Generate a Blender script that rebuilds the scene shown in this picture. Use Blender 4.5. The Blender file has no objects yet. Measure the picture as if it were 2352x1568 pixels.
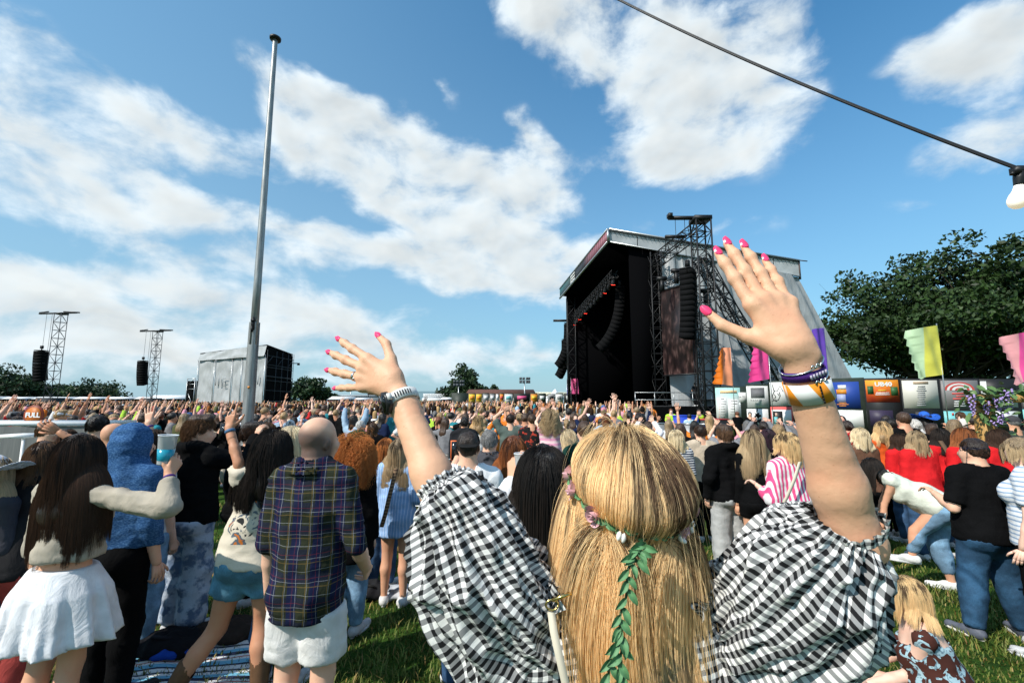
import bpy, math, random, re, time
import numpy as np
from mathutils import Vector, Matrix
T0 = time.time()
rng = np.random.default_rng(7)
random.seed(7)
SC = bpy.context.scene
COL = SC.collection

# ------------------------------------------------------------------ camera
CAM = np.array([0.0, 0.0, 2.05]); PITCH = math.radians(7.3); F = 16 / 36 * 2352
cam_data = bpy.data.cameras.new('camera'); cam_data.lens = 16; cam_data.sensor_width = 36
cam_data.clip_start = 0.05; cam_data.clip_end = 6000
cam = bpy.data.objects.new('camera', cam_data); COL.objects.link(cam)
cam.location = CAM; cam.rotation_euler = (math.radians(90) + PITCH, 0, 0)
SC.camera = cam
SC.render.resolution_x, SC.render.resolution_y = 1024, 682
SC.view_settings.view_transform = 'Standard'; SC.view_settings.look = 'None'
SC.view_settings.exposure = 0.08; SC.view_settings.gamma = 1.0
SC.render.engine = 'CYCLES'
SC.cycles.use_denoising = True
SC.cycles.max_bounces = 6; SC.cycles.diffuse_bounces = 2; SC.cycles.glossy_bounces = 2
SC.cycles.transmission_bounces = 4; SC.cycles.transparent_max_bounces = 8
SC.cycles.caustics_reflective = False; SC.cycles.caustics_refractive = False
SC.cycles_curves.shape = 'RIBBONS'; SC.cycles_curves.subdivisions = 2

def ray(px, py):
    x = (px - 1176) / F; y = (784 - py) / F
    c, s = math.cos(PITCH), math.sin(PITCH)
    return np.array([x, c - y * s, s + y * c])
def at(px, py, Y):            # a point of the place seen at (px, py) of the 2352 px wide photograph, Y metres ahead
    d = ray(px, py); return CAM + d * (Y / d[1])
def gz(x, y):                 # the ground rises a little where the photographer stands
    return 0.28 * np.exp(-((0.35 * np.asarray(x)) ** 2 + np.asarray(y) ** 2) / 4.6)
def on_ground(px, py):
    d = ray(px, py); t = CAM[2] / -d[2]
    for _ in range(6):
        p = CAM + d * t; t = (CAM[2] - float(gz(p[0], p[1]))) / -d[2]
    return CAM + d * t

# ------------------------------------------------------------------ sky and sun
SUN_EL, SUN_AZ = math.radians(43), math.atan2(-0.8, -0.6)     # azimuth measured from +Y towards +X
SUN_DIR = np.array([math.sin(SUN_AZ) * math.cos(SUN_EL), math.cos(SUN_AZ) * math.cos(SUN_EL), math.sin(SUN_EL)])
sun_data = bpy.data.lights.new('sun', 'SUN'); sun_data.energy = 4.9; sun_data.angle = math.radians(0.55)
sun_data.color = (1.0, 0.95, 0.87)
sun = bpy.data.objects.new('sun', sun_data); COL.objects.link(sun)
sun.rotation_euler = Vector(SUN_DIR).to_track_quat('Z', 'Y').to_euler()

class NT:                     # small helper to write node trees
    def __init__(s, tree): s.t = tree; s.n = tree.nodes; s.l = tree.links
    def new(s, typ, **kw):
        n = s.n.new(typ)
        for k, v in kw.items():
            if k.startswith('i_'):
                key = k[2:]; key = int(key) if key.isdigit() else key.replace('_', ' ')
                s.set(n.inputs[key], v)
            else: setattr(n, k, v)
        return n
    def set(s, sock, v):
        if isinstance(v, bpy.types.NodeSocket): s.l.new(v, sock)
        elif isinstance(v, bpy.types.Node): s.l.new(v.outputs[0], sock)
        else: sock.default_value = v
    def m(s, op, a, b=None, c=None, clamp=False):
        n = s.n.new('ShaderNodeMath'); n.operation = op; n.use_clamp = clamp
        for i, v in enumerate((a, b, c)):
            if v is not None: s.set(n.inputs[i], v)
        return n.outputs[0]
    def v(s, op, a, b=None, c=None):
        n = s.n.new('ShaderNodeVectorMath'); n.operation = op
        for i, x in enumerate((a, b, c)):
            if x is not None:
                if op == 'SCALE' and i == 1: s.set(n.inputs['Scale'], x)
                else: s.set(n.inputs[i], x)
        return n.outputs['Value'] if op in ('LENGTH', 'DOT_PRODUCT', 'DISTANCE') else n.outputs[0]
    def mix(s, f, a, b, mode='MIX'):
        n = s.n.new('ShaderNodeMix'); n.data_type = 'RGBA'; n.blend_type = mode
        s.set(n.inputs['Factor'], f); s.set(n.inputs['A'], a); s.set(n.inputs['B'], b)
        return n.outputs['Result']
    def ramp(s, f, stops, interp='LINEAR'):
        n = s.n.new('ShaderNodeValToRGB'); n.color_ramp.interpolation = interp
        e = n.color_ramp.elements
        while len(e) < len(stops): e.new(0.5)
        for el, (p, c) in zip(e, stops):
            el.position = p; el.color = c if len(c) == 4 else (*c, 1)
        s.set(n.inputs[0], f); return n.outputs[0]
    def sstep(s, x, a, b):
        n = s.n.new('ShaderNodeMapRange'); n.interpolation_type = 'SMOOTHSTEP'
        s.set(n.inputs['Value'], x); n.inputs['From Min'].default_value = a; n.inputs['From Max'].default_value = b
        return n.outputs[0]
    def noise(s, vec, scale, detail=3, rough=0.5, dist=0.0, lac=2.0):
        n = s.n.new('ShaderNodeTexNoise'); s.set(n.inputs['Vector'], vec)
        n.inputs['Scale'].default_value = scale; n.inputs['Detail'].default_value = detail
        n.inputs['Roughness'].default_value = rough; n.inputs['Distortion'].default_value = dist
        n.inputs['Lacunarity'].default_value = lac
        return n.outputs[0]
    def comb(s, x, y, z):
        n = s.n.new('ShaderNodeCombineXYZ')
        for i, v in enumerate((x, y, z)): s.set(n.inputs[i], v)
        return n.outputs[0]
    def sep(s, vec):
        n = s.n.new('ShaderNodeSeparateXYZ'); s.set(n.inputs[0], vec); return n.outputs

def make_world():
    w = bpy.data.worlds.new('World'); SC.world = w; w.use_nodes = True
    k = NT(w.node_tree); k.n.clear()
    sky = k.new('ShaderNodeTexSky', sky_type='NISHITA'); sky.sun_disc = False
    sky.sun_elevation = SUN_EL; sky.sun_rotation = SUN_AZ
    sky.air_density = 1.15; sky.dust_density = 0.7; sky.ozone_density = 1.6; sky.altitude = 50
    tc = k.new('ShaderNodeTexCoord').outputs['Generated']
    X, Y, Z = k.sep(tc)
    az = k.m('ARCTAN2', X, Y); el = k.m('ARCSINE', k.m('MAXIMUM', Z, -0.2))
    ae = k.comb(az, el, 0.0)
    # warp for ragged cloud edges
    wn = k.n.new('ShaderNodeTexNoise'); wn.inputs['Scale'].default_value = 5.0; wn.inputs['Detail'].default_value = 2
    k.l.new(ae, wn.inputs['Vector'])
    warp = k.v('SCALE', k.v('SUBTRACT', wn.outputs['Color'], (0.5, 0.5, 0.5)), 0.11)
    aw = k.v('ADD', ae, warp)
    def azel(px, py):
        d = ray(px, py); d = d / np.linalg.norm(d); return math.atan2(d[0], d[1]), math.asin(d[2])
    blobs = [  # px, py, half length, half width, slope (deg, + falls to the right), weight
        (330, 265, 330, 62, 22, 1.0), (120, 345, 230, 85, 25, 1.0), (110, 465, 250, 60, 12, .95), (390, 430, 140, 45, 38, .75),
        (40, 40, 110, 50, 25, .6), (690, 250, 120, 90, 25, 1.05), (830, 345, 170, 95, 35, 1.15), (1010, 430, 270, 105, 22, 1.25),
        (1215, 410, 110, 75, 10, 1.1), (1080, 520, 210, 60, 25, 1.0), (700, 545, 210, 46, 14, 1.0), (560, 600, 220, 32, 6, .8),
        (1480, 110, 330, 150, 22, 1.0), (1600, 230, 230, 130, 20, .9), (1560, 355, 180, 52, -6, 1.0), (1230, 30, 200, 70, 28, .9),
        (1800, 60, 110, 90, 0, .8), (2190, 130, 190, 75, -24, 1.05), (2300, 290, 210, 75, -28, 1.1), (2330, 20, 120, 50, 0, .8),
        (1215, 300, 70, 40, 40, .85), (1010, 175, 50, 22, 45, .45), (90, 640, 230, 46, 0, 1.1), (60, 735, 380, 62, 4, 1.15), (600, 700, 360, 52, 8, 1.05),
        (1130, 645, 300, 52, 8, 1.2), (1220, 585, 210, 50, 4, 1.2), (430, 805, 640, 70, 3, .85), (1600, 520, 150, 30, 0, .55), (1150, 810, 340, 40, 0, .6),
        (2150, 480, 160, 24, -8, .3)]
    tot = None
    for px, py, a, b, ang, wt in blobs:
        a0, e0 = azel(px, py); t = math.radians(ang)
        a1, e1 = azel(px + a * math.cos(t), py + a * math.sin(t)); a2, e2 = azel(px - b * math.sin(t), py + b * math.cos(t))
        mp = k.new('ShaderNodeMapping', vector_type='TEXTURE'); k.l.new(aw, mp.inputs['Vector'])
        mp.inputs['Location'].default_value = (a0, e0, 0)
        mp.inputs['Rotation'].default_value = (0, 0, math.atan2(e1 - e0, a1 - a0))
        mp.inputs['Scale'].default_value = (1.5 * math.hypot(a1 - a0, e1 - e0), 1.5 * math.hypot(a2 - a0, e2 - e0), 1)
        g = k.new('ShaderNodeTexGradient', gradient_type='SPHERICAL'); k.l.new(mp.outputs[0], g.inputs[0])
        tot = k.m('MULTIPLY', g.outputs[1], wt * 1.5) if tot is None else k.m('MULTIPLY_ADD', g.outputs[1], wt * 1.5, tot)
    tot = k.m('MINIMUM', tot, 1.35)
    # the rest of the sky carries the same broken cloud
    beyond = k.sstep(k.m('ABSOLUTE', az), 0.95, 1.25)
    above = k.sstep(el, 0.86, 1.1)
    rest = k.m('MULTIPLY', k.m('MAXIMUM', beyond, above), k.sstep(k.noise(tc, 2.2, 2), 0.42, 0.66))
    tot = k.m('ADD', tot, k.m('MULTIPLY', rest, 1.0))
    # texture of the cloud: sheared, streaky fbm
    st = k.v('MULTIPLY', k.v('ADD', ae, k.v('SCALE', warp, 0.4)), (1.0, 1.6, 1.0))
    n1 = k.noise(st, 6.5, 7, 0.58, 0.15)
    n1b = k.noise(k.v('ADD', st, (-0.03, 0.045, 0)), 6.5, 3, 0.55, 0.15)
    dens = k.m('ADD', k.m('MULTIPLY', tot, 0.78), k.m('MULTIPLY', k.m('SUBTRACT', n1, 0.53), 3.2))
    dens = k.m('MULTIPLY', dens, k.sstep(tot, 0.0, 0.4))
    alpha = k.sstep(dens, 0.0, 0.95)
    lit = k.m('MULTIPLY_ADD', k.m('SUBTRACT', n1, n1b), 2.6, 0.5, clamp=True)
    thick = k.sstep(dens, 0.45, 1.5)
    bright = k.m('MULTIPLY', k.m('MULTIPLY_ADD', k.m('SUBTRACT', lit, 0.5), 0.30, 0.90), k.m('MULTIPLY_ADD', thick, -0.16, 1.0))
    ccol = k.v('SCALE', k.mix(thick, (0.84, 0.95, 1.02, 1), (0.95, 1.0, 1.0, 1)), bright)
    skyc = k.v('MULTIPLY', k.v('SCALE', sky.outputs[0], 0.15), (0.30, 0.88, 1.13))
    # thin high veil: whiter low down and towards the sun's side of the sky
    veil = k.m('MULTIPLY', k.sstep(k.m('MULTIPLY_ADD', el, 0.25, az), 0.75, -0.9), 0.34)
    low = k.m('MULTIPLY', k.m('POWER', k.m('SUBTRACT', 1.0, k.m('MAXIMUM', Z, 0.0), clamp=True), 2.6), 0.88)
    skyc = k.mix(veil, skyc, (0.34, 0.55, 0.70, 1))
    skyc = k.mix(low, skyc, (0.42, 0.59, 0.69, 1))
    fin = k.mix(k.m('MULTIPLY', alpha, 0.95), skyc, ccol)
    bg = k.new('ShaderNodeBackground', i_Color=fin, i_Strength=1.0)
    # cloud and air are written at the strength the 0.1 sky has; nothing else lights the place
    out = k.new('ShaderNodeOutputWorld'); k.l.new(bg.outputs[0], out.inputs[0])
    w.cycles.sampling_method = 'MANUAL'; w.cycles.sample_map_resolution = 512
make_world()
# ------------------------------------------------------------------ objects, meshes, materials
PERSON_WORDS = re.compile(r'\b(woman|man|boy|girl)\b')
def tag(o, label=None, cat=None, group=None, kind=None):
    if label: o['label'] = PERSON_WORDS.sub('person', label)
    if cat: o['category'] = cat
    if group: o['group'] = group
    if kind: o['kind'] = kind
    return o
def link(o, parent=None):
    COL.objects.link(o)
    if parent is not None: o.parent = parent
    return o
def thing(name, label, cat, loc=(0, 0, 0), rz=0.0, group=None):
    o = bpy.data.objects.new(name, None); o.empty_display_size = 0.1
    link(o); o.location = loc; o.rotation_euler = (0, 0, rz)
    return tag(o, label, cat, group)
def mkmesh(name, V, Fs, mat=None, smooth=True, uv=None, col=None, mats=None, fmat=None):
    me = bpy.data.meshes.new(name); V = np.asarray(V, np.float32)
    if isinstance(Fs, np.ndarray) and Fs.ndim == 2:
        nf, k = Fs.shape; flat = Fs.astype(np.int32).ravel(); starts = np.arange(nf, dtype=np.int32) * k
    else:
        ln = np.array([len(f) for f in Fs], np.int32); nf = len(ln)
        flat = np.fromiter((i for f in Fs for i in f), np.int32); starts = np.concatenate(([0], np.cumsum(ln)[:-1])).astype(np.int32)
    me.vertices.add(len(V)); me.vertices.foreach_set('co', V.ravel())
    me.loops.add(len(flat)); me.loops.foreach_set('vertex_index', flat)
    me.polygons.add(nf); me.polygons.foreach_set('loop_start', starts)
    if smooth: me.polygons.foreach_set('use_smooth', np.ones(nf, bool))
    if uv is not None:
        l = me.uv_layers.new(name='UVMap'); l.data.foreach_set('uv', np.asarray(uv, np.float32)[flat].ravel())
    if col is not None:
        a = me.color_attributes.new('col', 'FLOAT_COLOR', 'POINT')
        c = np.ones((len(V), 4), np.float32); c[:, :3] = col; a.data.foreach_set('color', c.ravel())
    if mats:
        for m in mats: me.materials.append(m)
        if fmat is not None: me.polygons.foreach_set('material_index', np.asarray(fmat, np.int32))
    elif mat is not None: me.materials.append(mat)
    me.update(calc_edges=True)
    return me
def obj(name, me, parent=None, loc=None):
    o = bpy.data.objects.new(name, me); link(o, parent)
    if loc is not None: o.location = loc
    return o

class MB:                     # collects boxes, tubes, sheets into ONE mesh (one part)
    def __init__(s): s.V = []; s.F = []; s.n = 0; s.C = []; s.cur = (1, 1, 1)
    def add(s, V, Fs):
        V = [tuple(map(float, v)) for v in V]
        s.F += [tuple(i + s.n for i in f) for f in Fs]; s.V += V; s.C += [s.cur] * len(V); s.n += len(V); return s
    def box(s, c, size, R=None):
        c = np.array(c, float); h = np.array(size, float) / 2
        P = np.array([[x, y, z] for x in (-1, 1) for y in (-1, 1) for z in (-1, 1)]) * h
        if R is not None: P = P @ np.asarray(R).T
        return s.add(P + c, [(0, 1, 3, 2), (4, 6, 7, 5), (0, 4, 5, 1), (2, 3, 7, 6), (0, 2, 6, 4), (1, 5, 7, 3)])
    def hexa(s, P):           # 8 corners: bottom 4 (ccw) then top 4
        return s.add(P, [(3, 2, 1, 0), (4, 5, 6, 7), (0, 1, 5, 4), (1, 2, 6, 5), (2, 3, 7, 6), (3, 0, 4, 7)])
    def slab(s, a, b, c, d, t):   # a thin plate with corners a b c d and thickness t
        a, b, c, d = [np.array(p, float) for p in (a, b, c, d)]
        n = np.cross(b - a, d - a); n = n / np.linalg.norm(n) * t
        return s.hexa([a, b, c, d, a + n, b + n, c + n, d + n])
    def tube(s, pts, r, n=6, caps=True):
        pts = [np.array(p, float) for p in pts]; m = len(pts)
        rs = [r] * m if np.isscalar(r) else list(r)
        base = s.n; V = []; prev = None
        for i in range(m):
            t = pts[min(i + 1, m - 1)] - pts[max(i - 1, 0)]; t = t / (np.linalg.norm(t) + 1e-12)
            if prev is None:
                a = np.array([0, 0, 1.0]) if abs(t[2]) < 0.9 else np.array([1.0, 0, 0])
            else: a = prev
            u = a - t * (a @ t); u /= np.linalg.norm(u); w = np.cross(t, u); prev = u
            for j in range(n):
                an = 2 * math.pi * j / n; V.append(pts[i] + rs[i] * (math.cos(an) * u + math.sin(an) * w))
        Fs = [(i * n + j, i * n + (j + 1) % n, (i + 1) * n + (j + 1) % n, (i + 1) * n + j) for i in range(m - 1) for j in range(n)]
        if caps: Fs += [tuple(range(n - 1, -1, -1)), tuple((m - 1) * n + j for j in range(n))]
        return s.add(V, Fs)
    def lathe(s, prof, c=(0, 0, 0), n=16, R=None):
        V = []; c = np.array(c, float); m = len(prof)
        for r, z in prof:
            for j in range(n):
                an = 2 * math.pi * j / n; p = np.array([r * math.cos(an), r * math.sin(an), z])
                V.append((R @ p if R is not None else p) + c)
        Fs = [(i * n + j, i * n + (j + 1) % n, (i + 1) * n + (j + 1) % n, (i + 1) * n + j) for i in range(m - 1) for j in range(n)]
        Fs += [tuple(range(n - 1, -1, -1)), tuple((m - 1) * n + j for j in range(n))]
        return s.add(V, Fs)
    def grid(s, fn, nu, nv):
        V = [fn(i / nu, j / nv) for j in range(nv + 1) for i in range(nu + 1)]
        return s.add(V, [(j * (nu + 1) + i, j * (nu + 1) + i + 1, (j + 1) * (nu + 1) + i + 1, (j + 1) * (nu + 1) + i) for j in range(nv) for i in range(nu)])
    def truss(s, a, b, w, bay=None, rc=0.03, rw=0.018, up=(0, 0, 1)):   # square lattice girder
        a = np.array(a, float); b = np.array(b, float); L = np.linalg.norm(b - a); t = (b - a) / L
        up = np.array(up, float); up = np.array([1.0, 0, 0]) if abs(t @ up) > 0.95 else up
        u = np.cross(t, up); u /= np.linalg.norm(u); v = np.cross(u, t)
        C = [(u * x + v * y) * w / 2 for x, y in ((1, 1), (-1, 1), (-1, -1), (1, -1))]
        for c in C: s.tube([a + c, b + c], rc, 5)
        n = max(2, int(round(L / (bay or w))))
        for i in range(n):
            p, q = a + t * L * i / n, a + t * L * (i + 1) / n
            for j in range(4):
                c0, c1 = C[j], C[(j + 1) % 4]
                s.tube([p + c0, p + c1], rw, 4, False)
                s.tube([p + c0, q + c1] if (i + j) % 2 else [p + c1, q + c0], rw, 4, False)
        return s
    def mesh(s, name, mat=None, smooth=False):
        c = np.array(s.C) if any(x != (1, 1, 1) for x in s.C) else None
        return mkmesh(name, np.array(s.V), s.F, mat, smooth, col=c)
    def build(s, name, mat=None, parent=None, smooth=False, loc=None):
        return obj(name, s.mesh(name, mat, smooth), parent, loc)

MATS = {}
def material(key, color=(.5, .5, .5), rough=0.7, spec=0.35, metal=0.0, fn=None, **kw):
    if key in MATS: return MATS[key]
    m = bpy.data.materials.new(key); m.use_nodes = True; MATS[key] = m
    k = NT(m.node_tree); b = k.n['Principled BSDF']
    b.inputs['Base Color'].default_value = (*color[:3], 1); b.inputs['Roughness'].default_value = rough
    b.inputs['Specular IOR Level'].default_value = spec; b.inputs['Metallic'].default_value = metal
    for kk, v in kw.items(): b.inputs[kk.replace('_', ' ')].default_value = v
    if fn: fn(k, b)
    return m
def srgb(r, g, b):
    f = lambda c: ((c / 255 + 0.055) / 1.055) ** 2.4 if c > 10 else c / 255 / 12.92
    return (f(r), f(g), f(b))
def objcoord(k): return k.new('ShaderNodeTexCoord').outputs['Object']
def objcolor(k): return k.new('ShaderNodeObjectInfo').outputs['Color']
def bump(k, b, h, strength=0.3, dist=0.01):
    n = k.new('ShaderNodeBump'); n.inputs['Strength'].default_value = strength; n.inputs['Distance'].default_value = dist
    k.l.new(h, n.inputs['Height']); k.l.new(n.outputs[0], b.inputs['Normal'])
def vary(k, c, fac, lo=0.85, hi=1.12):
    n = k.new('ShaderNodeMapRange'); k.set(n.inputs['Value'], fac); n.inputs['From Min'].default_value = 0.3; n.inputs['From Max'].default_value = 0.7
    n.inputs['To Min'].default_value = lo; n.inputs['To Max'].default_value = hi
    return k.v('SCALE', c, n.outputs[0])

def f_skin(k, b):
    c = objcoord(k); a = k.new('ShaderNodeAttribute', attribute_name='col')
    n = k.noise(c, 22, 3); sp = k.noise(c, 260, 2)
    base = k.mix(1.0, objcolor(k), a.outputs['Color'], 'MULTIPLY')
    base = k.mix(k.m('MULTIPLY', k.sstep(n, 0.45, 0.75), 0.35), base, k.mix(1.0, base, (1.0, 0.72, 0.66, 1), 'MULTIPLY'))
    fr = k.m('MAXIMUM', k.m('MULTIPLY', k.sstep(sp, 0.68, 0.76), 0.4), k.m('MULTIPLY', k.sstep(k.noise(c, 150, 1), 0.74, 0.80), 0.4))
    base = k.mix(fr, base, k.mix(1.0, base, (0.62, 0.42, 0.34, 1), 'MULTIPLY'))
    k.l.new(base, b.inputs['Base Color']); bump(k, b, k.noise(c, 320, 3), 0.10, 0.003)
M_SKIN = material('skin', rough=0.55, spec=0.35, fn=f_skin)
def f_fabric(k, b):
    c = objcoord(k); base = objcolor(k)
    k.l.new(vary(k, base, k.noise(c, 9, 3), 0.86, 1.12), b.inputs['Base Color'])
    bump(k, b, k.m('ADD', k.m('MULTIPLY', k.noise(k.v('MULTIPLY', c, (1, 1, .7)), 10, 5, .62, .9), 2.2), k.m('MULTIPLY', k.noise(c, 420, 1), 0.12)), 0.34, 0.02)
M_FABRIC = material('fabric', rough=0.9, spec=0.06, fn=f_fabric)
def f_denim(k, b):
    c = objcoord(k); base = objcolor(k)
    w = k.noise(k.v('MULTIPLY', c, (60, 60, 8)), 6, 2); f = k.noise(c, 7, 3)
    cc = k.mix(k.sstep(f, 0.42, 0.72), base, k.mix(1.0, k.v('SCALE', base, 1.9), (0.95, 1, 1, 1), 'MULTIPLY'))
    k.l.new(vary(k, cc, w, 0.8, 1.15), b.inputs['Base Color']); bump(k, b, k.noise(c, 30, 4, 0.6), 0.4, 0.012)
M_DENIM = material('denim', rough=0.8, spec=0.2, fn=f_denim)
def f_hairmesh(k, b):
    c = objcoord(k); base = objcolor(k)
    s1 = k.noise(k.v('MULTIPLY', c, (1, 1, 0.06)), 150, 3, 0.6); s2 = k.noise(k.v('MULTIPLY', c, (1, 1, 0.12)), 40, 2)
    cc = vary(k, base, s1, 0.45, 1.35); cc = vary(k, cc, s2, 0.7, 1.2)
    k.l.new(cc, b.inputs['Base Color']); bump(k, b, k.m('ADD', s1, s2), 0.8, 0.01)
M_HAIRMESH = material('hair_mesh', rough=0.42, spec=0.45, fn=f_hairmesh)
M_SHOE = material('shoe', rough=0.6, fn=lambda k, b: k.l.new(vary(k, objcolor(k), k.noise(objcoord(k), 30, 3), 0.8, 1.1), b.inputs['Base Color']))
def f_objc(k, b): k.l.new(objcolor(k), b.inputs['Base Color'])
M_PLAIN = material('plain_coloured', rough=0.6, fn=f_objc)
M_GLOSSY = material('glossy_coloured', rough=0.2, spec=0.5, fn=f_objc)
M_BLACK = material('black_metal', (0.012, 0.012, 0.013), 0.5)
M_STEEL = material('galvanised_steel', (0.42, 0.43, 0.43), 0.38, metal=0.85, fn=lambda k, b: k.l.new(vary(k, k.new('ShaderNodeRGB').outputs[0], k.noise(objcoord(k), 6, 3)), b.inputs['Base Color']) if False else None)
M_WHITE = material('white_plastic', (0.78, 0.78, 0.76), 0.5)
def f_strand(k, b):
    pass
def hair_material(key, root, tip, rough=0.32, streak=0.5):
    if key in MATS: return MATS[key]
    m = bpy.data.materials.new(key); m.use_nodes = True; MATS[key] = m
    k = NT(m.node_tree); k.n.clear()
    h = k.new('ShaderNodeHairInfo'); at_ = k.new('ShaderNodeAttribute', attribute_name='streak')
    f = k.sstep(k.m('ADD', h.outputs['Intercept'], k.m('MULTIPLY', k.m('SUBTRACT', at_.outputs['Fac'], 0.5), streak)), 0.02, 0.26)
    c = k.mix(f, (*root, 1), (*tip, 1)); c = vary(k, c, h.outputs['Random'], 0.88, 1.12)
    d = k.new('ShaderNodeBsdfDiffuse'); k.l.new(c, d.inputs['Color'])
    g = k.new('ShaderNodeBsdfHair', component='Reflection'); k.set(g.inputs['Color'], k.v('SCALE', k.mix(0.06, c, (1, 1, 1, 1)), 1.5)); g.inputs['RoughnessU'].default_value = rough; g.inputs['RoughnessV'].default_value = 0.6
    t = k.new('ShaderNodeBsdfHair', component='Transmission'); k.l.new(c, t.inputs['Color']); t.inputs['RoughnessU'].default_value = 0.4; t.inputs['RoughnessV'].default_value = 0.8
    m1 = k.new('ShaderNodeMixShader'); m1.inputs[0].default_value = 0.30; k.l.new(d.outputs[0], m1.inputs[1]); k.l.new(g.outputs[0], m1.inputs[2])
    m2 = k.new('ShaderNodeMixShader'); m2.inputs[0].default_value = 0.30; k.l.new(m1.outputs[0], m2.inputs[1]); k.l.new(t.outputs[0], m2.inputs[2])
    o = k.new('ShaderNodeOutputMaterial'); k.l.new(m2.outputs[0], o.inputs[0])
    return m

# ------------------------------------------------------------------ implicit surfaces -> one continuous mesh
def vnoise(P, seed=0):        # smooth value noise, vectorised
    P = np.asarray(P, np.float64); i = np.floor(P).astype(np.int64); f = P - i; f = f * f * (3 - 2 * f)
    def hsh(x, y, z):
        n = (x * 73856093) ^ (y * 19349663) ^ (z * 83492791) ^ (seed * 2654435761 & 0x7fffffff)
        n = (n ^ (n >> 13)) * 1274126177 & 0x7fffffff
        n = (n ^ (n >> 15)) * 461845907 & 0x7fffffff
        return ((n ^ (n >> 14)) & 0xffff) / 65535.0
    r = 0
    for a in (0, 1):
        wa = f[:, 0] if a else 1 - f[:, 0]
        for b in (0, 1):
            wb = wa * (f[:, 1] if b else 1 - f[:, 1])
            for c in (0, 1):
                r = r + wb * (f[:, 2] if c else 1 - f[:, 2]) * hsh(i[:, 0] + a, i[:, 1] + b, i[:, 2] + c)
    return r - 0.5
def nrm(v): v = np.asarray(v, float); return v / (np.linalg.norm(v) + 1e-12)

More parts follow.
